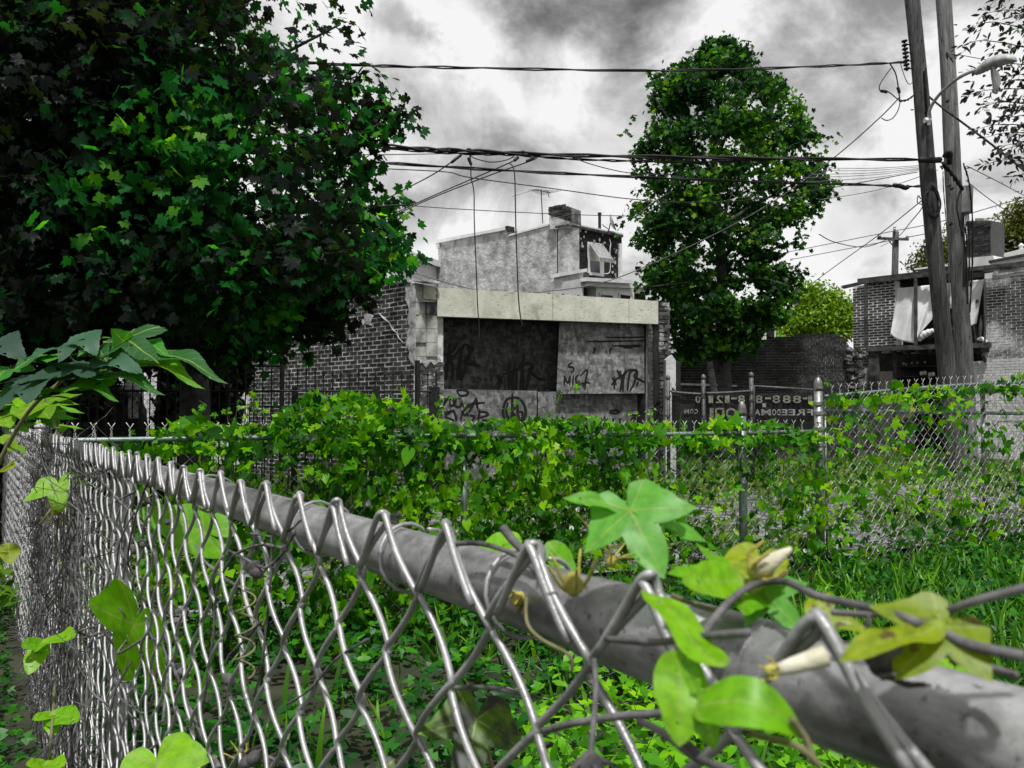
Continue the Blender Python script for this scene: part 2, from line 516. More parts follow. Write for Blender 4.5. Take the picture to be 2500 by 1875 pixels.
M['hero_yellow'] = mat_leaf('yellowing_vine_leaf', [(0.0, (0.20, 0.28, 0.008)), (1.0, (0.30, 0.38, 0.012))], 0.4, (1.2, 1.1, 0.5), 1, 0.0, 0.02, veins=True, spots=(3.0, 0.55, 0.68, (0.10, 0.06, 0.03)))
M['hero_pale'] = mat_leaf('light_green_leaf', [(0.0, (0.10, 0.26, 0.01)), (1.0, (0.20, 0.38, 0.02))], 0.4, (1.3, 1.3, 0.5), 1, 0.0, 0.02, veins=True)
M['hero_dark'] = mat_leaf('blotched_dark_vine_leaf', [(0.0, (0.06, 0.12, 0.01)), (1.0, (0.09, 0.17, 0.012))], 0.3, (1.2, 1.2, 0.5), 1, 0.0, 0.02, veins=True, spots=(2.4, 0.42, 0.60, (0.035, 0.035, 0.032)))
M['mulberry'] = mat_leaf('mulberry_leaf', [(0.0, (0.022, 0.10, 0.03)), (0.45, (0.03, 0.18, 0.035)), (0.7, (0.05, 0.28, 0.02)), (1.0, (0.12, 0.32, 0.01))], 0.42, (2.2, 2.0, 0.2), 1, 0.0, 0.03, veins=True, holes=(5.0, 0.70))
M['mulberry_grey'] = mat_leaf('grey_green_mulberry_leaf', [(0.0, (0.03, 0.065, 0.045)), (1.0, (0.04, 0.12, 0.06))], 0.3, (1.4, 2.0, 0.4), 1, 0.0, 0.04, holes=(5.0, 0.68))

# ------------------------------------------------------------------ object helpers


def tagp(o, label=None, cat=None, group=None, kind=None):
    if label:
        o['label'] = label
    if cat:
        o['category'] = cat
    if group:
        o['group'] = group
    if kind:
        o['kind'] = kind
    return o


def thing(name, label, cat, loc=(0, 0, 0), group=None):
    o = bpy.data.objects.new(name, None)
    o.empty_display_size = 0.1
    COL.objects.link(o)
    o.location = loc
    return tagp(o, label, cat, group)


def attach(o, parent):
    if parent is not None:
        o.parent = parent
        inv = Matrix.Identity(4)
        p = parent
        if p.type == 'EMPTY' or True:
            inv = world_of(p).inverted()
        o.matrix_parent_inverse = inv


def world_of(p):
    m = p.matrix_basis.copy()
    if p.parent is not None:
        m = world_of(p.parent) @ p.matrix_parent_inverse @ m
    return m


def link(name, mesh, parent=None, mat4=None, kind=None):
    o = bpy.data.objects.new(name, mesh)
    COL.objects.link(o)
    if mat4 is not None:
        o.matrix_basis = mat4
    attach(o, parent)
    if kind:
        o['kind'] = kind
    return o


class MB:
    def __init__(self):
        self.v = []
        self.f = []

    def add(self, vs, fs):
        b = len(self.v)
        self.v.extend([tuple(p) for p in vs])
        self.f.extend([tuple(i + b for i in f) for f in fs])
        return self

    def box(self, m, sx, sy, sz):
        vs = [m @ Vector((x * sx / 2, y * sy / 2, z * sz / 2)) for x in (-1, 1) for y in (-1, 1) for z in (-1, 1)]
        return self.add(vs, [(0, 1, 3, 2), (4, 6, 7, 5), (0, 4, 5, 1), (2, 3, 7, 6), (0, 2, 6, 4), (1, 5, 7, 3)])

    def tube(self, pts, r, sides=6, caps=True):
        pts = [Vector(p) for p in pts]
        n = len(pts)
        rs = [r] * n if isinstance(r, (int, float)) else list(r)
        ref = None
        base = len(self.v)
        for i in range(n):
            t = (pts[min(i + 1, n - 1)] - pts[max(i - 1, 0)])
            if t.length < 1e-9:
                t = Vector((0, 0, 1))
            t.normalize()
            if ref is None:
                a = Vector((0, 0, 1)) if abs(t.z) < 0.9 else Vector((1, 0, 0))
                ref = t.cross(a).normalized()
            else:
                ref = (ref - t * ref.dot(t))
                if ref.length < 1e-6:
                    ref = t.orthogonal()
                ref.normalize()
            bt = t.cross(ref)
            for k in range(sides):
                an = 2 * PI * k / sides
                self.v.append(tuple(pts[i] + (ref * math.cos(an) + bt * math.sin(an)) * rs[i]))
        for i in range(n - 1):
            for k in range(sides):
                a = base + i * sides + k
                b = base + i * sides + (k + 1) % sides
                self.f.append((a, b, b + sides, a + sides))
        if caps:
            self.f.append(tuple(base + k for k in range(sides))[::-1])
            self.f.append(tuple(base + (n - 1) * sides + k for k in range(sides)))
        return self

    def lathe(self, origin, prof, sides=16, axis=None):
        """prof: list of (r, h) along axis"""
        o = Vector(origin)
        ax = Vector(axis or (0, 0, 1)).normalized()
        u = ax.orthogonal().normalized()
        w = ax.cross(u)
        base = len(self.v)
        for r, h in prof:
            for k in range(sides):
                an = 2 * PI * k / sides
                self.v.append(tuple(o + ax * h + (u * math.cos(an) + w * math.sin(an)) * max(r, 1e-4)))
        for i in range(len(prof) - 1):
            for k in range(sides):
                a = base + i * sides + k
                b = base + i * sides + (k + 1) % sides
                self.f.append((a, b, b + sides, a + sides))
        self.f.append(tuple(base + k for k in range(sides))[::-1])
        self.f.append(tuple(base + (len(prof) - 1) * sides + k for k in range(sides)))
        return self

    def prism(self, front, back):
        n = len(front)
        self.add(list(front) + list(back), [tuple(range(n)), tuple(range(2 * n - 1, n - 1, -1))] +
                 [(i, i + n, (i + 1) % n + n, (i + 1) % n) for i in range(n)])
        return self

    def mesh(self, name, mat, smooth=False):
        me = bpy.data.meshes.new(name)
        me.from_pydata(self.v, [], self.f)
        if mat is not None:
            me.materials.append(mat)
        if smooth:
            me.polygons.foreach_set('use_smooth', [True] * len(me.polygons))
        me.update()
        return me

    def build(self, name, mat, parent=None, smooth=False, kind=None):
        return link(name, self.mesh(name, mat, smooth), parent, None, kind)


def catmull(pts, n=6):
    P = [Vector(p) for p in pts]
    if len(P) < 3:
        return [P[0].lerp(P[-1], i / n) for i in range(n + 1)]
    out = []
    for i in range(len(P) - 1):
        p0, p1, p2, p3 = P[max(i - 1, 0)], P[i], P[i + 1], P[min(i + 2, len(P) - 1)]
        for k in range(n):
            t = k / n
            out.append(0.5 * ((2 * p1) + (p2 - p0) * t + (2 * p0 - 5 * p1 + 4 * p2 - p3) * t * t + (3 * p1 - p0 - 3 * p2 + p3) * t ** 3))
    out.append(P[-1])
    return out


class Plane:
    """vertical plane Y = a + b X; n points towards the camera"""
    def __init__(self, p1, z1, p2, z2):
        A, B = W(p1, 1000, z1), W(p2, 1000, z2)
        self.b = (B.y - A.y) / (B.x - A.x)
        self.a = A.y - self.b * A.x
        self.u = Vector((1, self.b, 0)).normalized()
        self.n = Vector((self.b, -1, 0)).normalized()
        self.o = Vector((0, self.a, 0))

    def hit(self, px, py, off=0.0):
        d = Vector(ray(px, py))
        c = Vector((0, 0, EYE))
        t = (self.n.dot(self.o - c) + off) / self.n.dot(d)
        return c + d * t

    def uv(self, P):
        return (P - self.o).dot(self.u), P.z

    def at(self, u, v, off=0.0):
        p = self.o + self.u * u + self.n * off
        return Vector((p.x, p.y, v))

    def frame(self, u, v, off=0.0):
        p = self.at(u, v, off)
        m = Matrix.Identity(4)
        m.col[0][:3] = self.u
        m.col[1][:3] = self.n
        m.col[2][:3] = (0, 0, 1)
        m.col[3][:3] = p
        return m

    def panel(self, name, pts, thick, mat, parent, off=0.0, kind=None, down=None):
        """polygon given in photo pixels, on the plane pushed off towards the camera, extruded away from it"""
        fr = [self.hit(x, y, off) for x, y in pts]
        if down is not None:          # last two points run down to height `down`
            for i in (-1, -2):
                fr[i].z = down
        bk = [p - self.n * thick for p in fr]
        return MB().prism(fr, bk).build(name, mat, parent, kind=kind)


def inside(poly, x, y):
    c = False
    n = len(poly)
    j = n - 1
    for i in range(n):
        xi, yi = poly[i]
        xj, yj = poly[j]
        if (yi > y) != (yj > y) and x < (xj - xi) * (y - yi) / (yj - yi) + xi:
            c = not c
        j = i
    return c


def screen(P):
    d = Vector(P) - Vector((0, 0, EYE))
    f = d.y * CT + d.z * ST
    if f <= 0.01:
        return None
    upv = -d.y * ST + d.z * CT
    return 1250 + F * d.x / f, 937.5 - F * upv / f, f


class BrickBin:
    """collects bricks of one thing; the first 300 that show become parts, the rest one joined part"""
    def __init__(self, limit=300, name='brick'):
        self.items = []
        self.limit = limit
        self.name = name

    def add(self, m, sx, sy, sz, mat, vis=True):
        self.items.append((m, sx, sy, sz, mat, vis))

    def field(self, pl, poly, mat, course=0.075, blen=0.215, joint=0.012, proud=0.012, off=0.0, holes=(), header=0.0,
              visible=None, down=None, jitter=0.003, skip=0.0):
        uvp = []
        for i, (x, y) in enumerate(poly):
            P = pl.hit(x, y, off)
            if down is not None and i >= len(poly) - 2:
                P.z = down
            uvp.append(pl.uv(P))
        hol = [[pl.uv(pl.hit(x, y, off)) for x, y in h] for h in holes]
        us = [q[0] for q in uvp]
        vs = [q[1] for q in uvp]
        u0, u1, v0, v1 = min(us), max(us), max(min(vs), 0.0), max(vs)
        nrow = int((v1 - v0) / course) + 1
        for r in range(nrow):
            v = v1 - (r + 0.5) * course
            if v < v0:
                break
            hd = header and (r % 6 == 3)
            L = blen / 2 if hd else blen
            u = u0 - (L / 2 if r % 2 else 0)
            while u < u1:
                ua, ub = max(u, u0), min(u + L, u1)
                u += L
                if ub - ua < 0.04 or random.random() < skip:
                    continue
                uc = (ua + ub) / 2
                if not inside(uvp, uc, v) or any(inside(h, uc, v) for h in hol):
                    continue
                m = pl.frame(uc + random.uniform(-1, 1) * jitter * 0.5, v + random.uniform(-1, 1) * jitter * 0.6, off + random.uniform(-0.5, 1) * jitter * 1.4)
                m = m @ Matrix.Rotation(random.uniform(-0.012, 0.012), 4, 'Y')
                sc = screen(m.translation)
                vis = sc is not None and 0 <= sc[0] <= 2500 and (visible is None or visible(sc[0], sc[1]))
                self.add(m, ub - ua - joint, proud * 2, course - joint, mat, vis)

    def build(self, parent):
        cam0 = Vector((0, 0, EYE))
        idx = [i for i, it in enumerate(self.items) if it[5]]
        idx.sort(key=lambda i: -(self.items[i][1] * self.items[i][3]) / (self.items[i][0].translation - cam0).length_squared)
        single = set(idx[:self.limit])
        cache = {}
        rest = {}
        for i, (m, sx, sy, sz, mat, vis) in enumerate(self.items):
            if i in single:
                key = mat.name
                if key not in cache:
                    cache[key] = MB().box(Matrix.Identity(4), 1, 1, 1).mesh('brick', mat)
                link(self.name, cache[key], parent, m @ Matrix.Diagonal((sx, sy, sz, 1)))
            else:
                rest.setdefault(mat.name, (MB(), mat))[0].box(m, sx, sy, sz)
        for mb, mat in rest.values():
            mb.build(self.name + 'work', mat, parent, kind='stuff')


# ------------------------------------------------------------------ leaves
def polar(ctrl, rings=(1.0,), sub=1, droop=0.15, cup=0.12, smooth=False, serr=0.0, wave=0.0):
    half = list(ctrl)
    full = half + [(360 - a, r) for a, r in reversed(half[1:-1])]
    pts = []
    n = len(full)
    for i in range(n):
        a0, r0 = full[i]
        a1, r1 = full[(i + 1) % n]
        if i == n - 1:
            a1 += 360
        for k in range(sub):
            t = k / sub
            tt = t
            r = r0 + (r1 - r0) * tt
            if serr and k % 2:
                r *= 1 + serr
            pts.append((a0 + (a1 - a0) * t, r))
    V = [(0.0, 0.0, 0.0)]
    Fc = []
    m = len(pts)
    for q in rings:
        for a, r in pts:
            x, y = q * r * math.cos(math.radians(a)), q * r * math.sin(math.radians(a))
            z = -droop * (x * abs(x)) + cup * (math.sqrt(y * y + .012) - .11) - droop * 0.6 * y * y
            if wave:
                z += wave * math.sin(x * 9 + y * 4) * q
            V.append((x, y, z))
    for k in range(m):
        Fc.append((0, 1 + k, 1 + (k + 1) % m))
    for ri in range(len(rings) - 1):
        b0, b1 = 1 + ri * m, 1 + (ri + 1) * m
        for k in range(m):
            kk = (k + 1) % m
            Fc.append((b0 + k, b1 + k, b1 + kk))
            Fc.append((b0 + k, b1 + kk, b0 + kk))
    return np.array(V), np.array(Fc)


C_MAPLE = [(0, 1.0), (10, .74), (17, .78), (26, .58), (36, .72), (46, .96), (56, .74), (64, .76), (80, .54), (96, .66), (110, .72), (132, .46), (156, .38), (180, .08)]
C_MAPLE_S = [(0, 1.0), (24, .60), (47, .94), (76, .54), (106, .70), (150, .38), (180, .1)]
C_VINE = [(0, 1.0), (14, .76), (28, .50), (36, .40), (50, .56), (66, .82), (80, .62), (104, .50), (134, .52), (160, .42), (180, .08)]
C_VINE_S = [(0, 1.0), (20, .62), (36, .42), (66, .8), (100, .5), (150, .48), (180, .08)]
C_HEART = [(0, 1.0), (16, .78), (36, .60), (70, .54), (110, .52), (142, .50), (164, .40), (180, .08)]
C_OVATE = [(0, .62), (24, .40), (55, .28), (90, .25), (130, .30), (180, .52)]
C_MUL = [(0, 1.0), (7, .82), (14, .62), (22, .44), (30, .34), (40, .44), (52, .60), (62, .54), (78, .40), (105, .34), (140, .34), (165, .28), (180, .06)]
T_MAPLE = polar(C_MAPLE, droop=0.3, cup=0.16)
T_MAPLE_S = polar(C_MAPLE_S, droop=0.3, cup=0.2)
T_VINE = polar(C_VINE, droop=0.3, cup=0.2)
T_VINE_S = polar(C_VINE_S, droop=0.3, cup=0.2)
T_HEART = polar(C_HEART, droop=0.3, cup=0.2)
T_OVATE = polar(C_OVATE, droop=0.3, cup=0.3)


def norm(a):
    return a / np.maximum(np.linalg.norm(a, axis=1, keepdims=True), 1e-9)


def leaf_arrays(tmpl, P, T, N, sc):
    V, Fc = tmpl
    X = norm(T)
    Z = norm(N - X * (N * X).sum(1, keepdims=True))
    Y = np.cross(Z, X)
    out = P[:, None, :] + sc[:, None, None] * (V[None, :, 0:1] * X[:, None] + V[None, :, 1:2] * Y[:, None] + V[None, :, 2:3] * Z[:, None])
    n, m = len(P), len(V)
    faces = Fc[None] + (np.arange(n) * m)[:, None, None]
    return out.reshape(-1, 3), faces.reshape(-1, 3), X, Y, Z


def np_mesh(name, V, Fc, mat, smooth=False):
    me = bpy.data.meshes.new(name)
    me.vertices.add(len(V))
    me.vertices.foreach_set('co', np.ascontiguousarray(V, dtype=np.float32).ravel())
    k = Fc.shape[1]
    me.loops.add(len(Fc) * k)
    me.loops.foreach_set('vertex_index', np.ascontiguousarray(Fc, dtype=np.int32).ravel())
    me.polygons.add(len(Fc))
    me.polygons.foreach_set('loop_start', np.arange(0, len(Fc) * k, k, dtype=np.int32))
    me.polygons.foreach_set('loop_total', np.full(len(Fc), k, dtype=np.int32))
    me.materials.append(mat)
    me.update(calc_edges=True)
    me.validate()
    return me


def foliage(parent, tmpl, P, T, N, sc, mat, nparts=300, rest='crown', leaf='leaf'):
    """leaves of one plant: the nearest nparts as parts of their own, the rest joined"""
    P, T, N, sc = (np.asarray(a, float) for a in (P, T, N, sc))
    d = P - np.array([0, 0, EYE])
    f = d[:, 1] * CT + d[:, 2] * ST
    up = -d[:, 1] * ST + d[:, 2] * CT
    sx = 1250 + F * d[:, 0] / np.maximum(f, .01)
    sy = 937.5 - F * up / np.maximum(f, .01)
    vis = (f > .05) & (sx > 20) & (sx < 2480) & (sy > 20) & (sy < 1855)
    Nn = norm(N)
    face = np.abs((Nn * norm(d)).sum(1))
    key = np.where(vis, sc / np.maximum(f, .05) * (0.3 + face) * np.exp(-0.25 * (f - f.min())), -1)
    order = np.argsort(-key)[:nparts]
    order = order[key[order] > 0]
    sel = np.zeros(len(P), bool)
    sel[order] = True
    if (~sel).any():
        V, Fc, *_ = leaf_arrays(tmpl, P[~sel], T[~sel], N[~sel], sc[~sel])
        link(rest, np_mesh(rest, V, Fc, mat), parent, kind='stuff')
    if len(order):
        me = np_mesh(leaf, tmpl[0], tmpl[1], mat)
        _, _, X, Y, Z = leaf_arrays(tmpl, P[order], T[order], N[order], sc[order])
        for i, q in enumerate(order):
            m = Matrix.Identity(4)
            s = sc[q]
            m.col[0][:3] = X[i] * s
            m.col[1][:3] = Y[i] * s
            m.col[2][:3] = Z[i] * s
            m.col[3][:3] = P[q]
            link(leaf, me, parent, m)


def interp(tab, y):
    ys = np.array([q[0] for q in tab], float)
    xs = np.array([q[1] for q in tab], float)
    return np.interp(y, ys, xs)


def unproject(px, py, z):
    k = (px - 1250) / F
    v = (937.5 - py) / F
    dy = CT - v * ST
    s = z / dy
    return np.stack([k * s, z * np.ones_like(px), EYE + (ST + v * CT) * s], 1)


# ================================================================== SETTING: GROUND
def sheet(name, pts, z, mat, thick=0.0):
    mb = MB()
    mb.add([(x, y, z) for x, y in pts], [tuple(range(len(pts)))])
    return mb.build(name, mat, kind='structure')


def ground_mesh():
    # one sheet to the horizon, uneven near by
    xs = np.concatenate([[-400, -120, -40], np.linspace(-12, 14, 60), [40, 120, 400]])
    ys = np.concatenate([[-60, -10], np.linspace(-2, 24, 60), [40, 100, 300, 700]])
    gx, gy = np.meshgrid(xs, ys)
    gz = 0.03 * np.sin(gx * 1.7 + 0.4 * gy) * np.cos(gy * 1.3) + 0.02 * np.sin(gx * 4.1 + gy * 2.2)
    gz = np.where((np.abs(gx) > 14) | (gy > 24) | (gy < -2), 0, gz)
    V = np.stack([gx.ravel(), gy.ravel(), gz.ravel()], 1)
    nx, ny = len(xs), len(ys)
    i, j = np.meshgrid(np.arange(nx - 1), np.arange(ny - 1))
    a = (j * nx + i).ravel()
    Fc = np.stack([a, a + 1, a + nx + 1, a + nx], 1)
    link('ground', np_mesh('ground', V, Fc, M['soil']), kind='structure')


ground_mesh()
mb = MB()
AX = np.linspace(-1.9, 17, 44)
for i, x in enumerate(AX):
    yb = 4.54 + .45 * x
    for q in (0.7, 1.5, 2.6, 3.8, 5.2):
        mb.v.append((x, yb + q, 0.075 + 0.03 * math.sin(x * 1.3 + q * 2)))
for i in range(len(AX) - 1):
    for k in range(4):
        a = i * 5 + k
        mb.f.append((a, a + 5, a + 6, a + 1))
mb.build('alley', M['gravel'], kind='structure', smooth=True)

# ================================================================== GARAGE
GF = Plane(1030, 12.40, 1632, 13.60)       # front
GS = Plane(612, 15.60, 1010, 12.35)        # left side
garage = thing('garage', 'boarded-up flat-roofed garage of sooty dark brick with cream fascia and graffiti-covered boards', 'garage', (0.5, 14, 0))
bb = BrickBin(300)
side_poly = [(612, 786), (700, 768), (800, 736), (900, 708), (940, 686), (985, 684), (1003, 735), (1003, 870), (1010, 890), (1010, 1210), (612, 1180)]
GS.panel('side_wall', [(612, 790), (700, 772), (800, 740), (900, 712), (942, 690), (985, 688), (1003, 738), (1003, 870), (1010, 890), (1010, 1215), (612, 1185)], 0.28, M['mortar'], garage, down=-0.1)
bb.field(GS, side_poly, M['brick_garage'], course=0.074, blen=0.21, joint=0.021, proud=0.004, off=0.0005,
         holes=[[(888, 768), (910, 772), (905, 795), (890, 790)]], visible=lambda x, y: x > 640 and y < 1010 and not (x < 760 and y < 800), down=0.0, jitter=0.004)
# coping of loose tiles along the broken side wall
mb = MB()
for (xa, ya, xb, yb) in ((690, 766, 790, 737), (792, 737, 880, 712), (884, 708, 935, 690)):
    a, b = GS.hit(xa, ya - 4, 0.03), GS.hit(xb, yb - 4, 0.03)
    mb.prism([a, b, b + Vector((0, 0, .05)), a + Vector((0, 0, .05))], [q - GS.n * 0.34 for q in (a, b, b + Vector((0, 0, .05)), a + Vector((0, 0, .05)))])
mb.build('coping', M['timber_dark'], garage)
for (xa, xb, y, th) in ((938, 962, 690, .035), (966, 1000, 690, .045), (1006, 1038, 687, .06)):
    GS.panel('coping_stone', [(xa, y - 7), (xb, y - 7), (xb, y), (xa, y)], 0.3, M['stucco'], garage, 0.05)
# broken render strip at the corner
GS.panel('broken_render', [(985, 686), (1012, 692), (1013, 872), (1016, 900), (1006, 886), (997, 872), (1000, 858), (990, 842), (995, 826), (993, 812), (999, 800), (994, 778), (998, 762), (996, 745), (989, 730), (991, 715)], 0.02, M['patch'], garage, 0.03)
GS.panel('patched_mortar', [(888, 768), (900, 764), (910, 774), (904, 788), (906, 795), (892, 790)], 0.02, M['patch'], garage, 0.02)
# stepped crack filled with pale mortar
pl = [GS.hit(x, y, 0.016) for x, y in ((915, 745), (926, 752), (924, 764), (938, 778), (952, 790), (958, 804), (968, 812), (974, 826), (984, 836))]
MB().tube(pl, [.012, .022, .010, .018, .012, .016, .010, .012, .006], 5).build('filled_crack', M['patch'], garage)

# left pier: cinder block above, brick below
blockcol = [(1013, 1040), (1041, 1068)]
rows = [(733, 768), (769, 802), (803, 836), (837, 870)]
for ci, (xa, xb) in enumerate(blockcol):
    for ri, (ya, yb) in enumerate(rows):
        if ci == 0 and ri == 0:
            xa2, xb2 = 1013, 1024
        else:
            xa2, xb2 = xa, xb
        GF.panel('cinder_block', [(xa2, ya), (xb2, ya), (xb2 + random.uniform(-.6, .6), yb), (xa2, yb)], 0.18, M['block'] if not (ri == 0 and ci == 1) else M['brick_pier'], garage, random.uniform(-0.01, 0.02))
GF.panel('pier_core', [(1012, 700), (1082, 715), (1082, 1212), (1012, 1206)], 0.35, M['mortar'], garage, -0.06, down=-0.1)
GF.panel('pier_render', [(1010, 690), (1034, 694), (1034, 728), (1068, 733), (1068, 737), (1012, 737)], 0.25, M['stucco'], garage, 0.02)
bb.field(GF, [(1014, 872), (1078, 872), (1084, 1212), (1012, 1206)], M['brick_pier'], course=0.072, blen=0.205, joint=0.016, proud=0.012, off=-0.045, down=0.0, jitter=0.007)
GF.panel('broken_plaster', [(1014, 868), (1070, 868), (1078, 880), (1060, 892), (1052, 882), (1040, 898), (1030, 884), (1022, 892)], 0.02, M['patch'], garage, -0.012)
# right pier
GF.panel('pier_core', [(1584, 752), (1634, 738), (1636, 1206), (1584, 1204)], 0.3, M['mortar'], garage, -0.02, down=-0.1)
bb.field(GF, [(1608, 738), (1636, 740), (1637, 1205), (1610, 1205)], M['brick_pier'], course=0.075, blen=0.2, joint=0.014, proud=0.02, off=0.02, down=0.0, jitter=0.012)
bb.field(GF, [(1583, 796), (1609, 796), (1609, 1205), (1583, 1205)], M['brick_pier'], course=0.075, blen=0.2, joint=0.013, proud=0.01, off=-0.01, down=0.0, jitter=0.004)
bb.build(garage)
# fascia board: three sheets butted together
for (xa, ya, yb, xc, yc, yd) in ((1068, 702, 772, 1349, 718, 782), (1350, 718, 782, 1535, 730, 788.5), (1536, 730, 788.5, 1607, 735, 791)):
    GF.panel('fascia_board', [(xa, ya), (xc, yc), (xc, yd), (xa, yb)], 0.10, M['fascia'], garage, 0.06)
GF.panel('fascia_board', [(1034, 695), (1067, 701), (1064, 708), (1068, 716), (1064, 722), (1068, 733), (1034, 728)], 0.10, M['fascia'], garage, 0.05)
GF.panel('soffit', [(1070, 765), (1607, 782), (1607, 789), (1070, 771)], 0.7, M['timber_dark'], garage, -0.045)
mb = MB()
for px, py in ((1340, 722), (1374, 724), (1412, 727)):
    mb.lathe(GF.hit(px, py + 2, 0.03), [(.022, 0), (.03, .03), (.022, .06)], 8)
mb.build('roof_bolt', M['black_iron'], garage)
# boards
GF.panel('board', [(1069, 770), (1375, 786), (1375, 962), (1084, 952), (1082, 870), (1069, 868)], 0.02, M['osb_dark'], garage, -0.46)
GF.panel('board', [(1366, 785), (1584, 792), (1583, 960), (1359, 962)], 0.02, M['osb_pale'], garage, -0.16)
GF.panel('board', [(1082, 950), (1310.5, 954), (1310.5, 1208), (1082, 1206)], 0.02, M['osb'], garage, -0.36, down=0.0)
GF.panel('board', [(1313.5, 956), (1584, 958), (1584, 1206), (1313.5, 1206)], 0.02, M['osb'], garage, -0.30, down=0.0)
# roof + hidden walls
A = GF.at(GF.uv(GF.hit(1030, 900))[0], 0)
B = GF.at(GF.uv(GF.hit(1630, 900))[0], 0)
L = GS.hit(612, 900)
R2 = B + Vector((-3.4, 3.6, 0))
def vz(p, z):
    return Vector((p.x, p.y, z))
MB().prism([vz(A, 3.1), vz(B, 3.0), vz(R2, 2.9), vz(L, 2.9)], [vz(A, 3.2), vz(B, 3.1), vz(R2, 3.0), vz(L, 3.0)]).build('roof', M['roof'], garage)
MB().prism([vz(B, 0), vz(R2, 0), vz(R2, 3.0), vz(B, 3.15)], [vz(p, z) + Vector((-.25, -.1, 0)) for p, z in ((B, 0), (R2, 0), (R2, 3.0), (B, 3.15))]).build('rear_wall', M['timber_dark'], garage)

# graffiti: sprayed strokes on the boards (photo pixels), thin raised paint


def strokes(pl, off, lines, w, parent, name='graffiti_tag', mat=None, w1=0.55):
    mb = MB()
    for ln in lines:
        wd = w * 1.3
        pts2 = catmull([Vector((x, y, 0)) for x, y in ln], 5)
        P = [pl.hit(q.x, q.y, off + 0.003) for q in pts2]
        n = len(P)
        # flat ribbon with a little thickness
        vs, fs = [], []
        for i in range(n):
            t = P[min(i + 1, n - 1)] - P[max(i - 1, 0)]
            if t.length < 1e-6:
                t = Vector((0, 0, 1))
            t.normalize()
            s = t.cross(pl.n).normalized()
            ww = wd * (1 - (1 - w1) * abs(2 * i / (n - 1) - 1) ** 2) / 2
            vs += [P[i] + s * ww, P[i] - s * ww, P[i] + s * ww * .6 + pl.n * .002, P[i] - s * ww * .6 + pl.n * .002]
        for i in range(n - 1):
            a = i * 4
            fs += [(a, a + 2, a + 6, a + 4), (a + 2, a + 3, a + 7, a + 6), (a + 3, a + 1, a + 5, a + 7)]
        mb.add(vs, fs)
    return mb.build(name, mat or M['paint_black'], parent)


def cr(ox, oy, s, lines):
    return [[(ox + x / s, oy + y / s) for x, y in ln] for ln in lines]


# coordinates read off a 3.568x enlargement whose corner is (1040, 820)
G = lambda lines: cr(1040, 820, 3.568, lines)
strokes(GF, -0.46, G([[(205, 60), (195, 200), (182, 300), (176, 385)], [(150, 155), (210, 175), (240, 185)], [(275, 60), (235, 130), (190, 160), (215, 200), (235, 300), (225, 385)],
                      [(345, 65), (300, 120), (240, 180)], [(325, 80), (300, 200), (280, 300), (275, 385)], [(300, 205), (300, 320), (300, 380), (330, 320), (370, 200), (380, 110), (350, 70)],
                      [(380, 95), (410, 110), (375, 170), (340, 240), (390, 245), (475, 258)], [(390, 215), (420, 240), (435, 270)]]), 0.048, garage)
strokes(GF, -0.46, G([[(725, 240), (725, 350), (722, 480)], [(665, 335), (740, 320), (800, 290), (850, 210), (853, 150)], [(785, 230), (760, 320), (750, 420), (770, 490)],
                      [(790, 320), (785, 420), (780, 490)], [(850, 240), (835, 350), (820, 480)], [(850, 350), (845, 490)], [(830, 270), (880, 240), (930, 265), (900, 330), (885, 420), (860, 490)],
                      [(930, 270), (900, 300), (980, 370), (1040, 385)], [(620, 340), (660, 420)], [(665, 350), (640, 400), (620, 425)], [(640, 340), (640, 450)]]), 0.048, garage)
strokes(GF, -0.16, G([[(1278, 232), (1250, 245), (1245, 268), (1280, 275), (1285, 300), (1265, 318)]]), 0.030, garage)
strokes(GF, -0.16, G([[(1205, 430), (1207, 345)], [(1207, 345), (1235, 410), (1255, 345)], [(1255, 345), (1252, 430)], [(1285, 345), (1278, 430)],
                      [(1330, 340), (1305, 365), (1310, 405), (1335, 410)], [(1345, 350), (1405, 295), (1390, 400), (1385, 470)], [(1335, 425), (1390, 405), (1430, 412)], [(1360, 440), (1390, 415)]]), 0.027, garage)
strokes(GF, -0.16, G([[(1690, 300), (1705, 400), (1690, 490)], [(1665, 295), (1700, 350), (1760, 300)], [(1740, 290), (1720, 380), (1715, 490)], [(1665, 370), (1730, 340)],
                      [(1780, 290), (1765, 380), (1755, 480)], [(1775, 330), (1800, 300), (1840, 320), (1810, 420), (1775, 480)], [(1750, 300), (1840, 295)], [(1845, 300), (1815, 350), (1870, 385), (1910, 405)],
                      [(1850, 395), (1835, 440)], [(1620, 360), (1660, 425)], [(1665, 365), (1640, 400), (1615, 430)], [(1640, 350), (1642, 460)]]), 0.034, garage)
strokes(GF, -0.16, G([[(1405, 48), (1600, 47), (1930, 40)], [(1560, 12), (1800, 14), (1930, 5)], [(1620, 88), (1740, 84), (1890, 82)], [(1690, 96), (1870, 94)], [(1720, 104), (1800, 106)],
                      [(1480, 100), (1462, 115), (1478, 122), (1460, 140), (1478, 158)], [(1620, 105), (1600, 125), (1610, 150)]]), 0.022, garage, 'weathered_gouge')
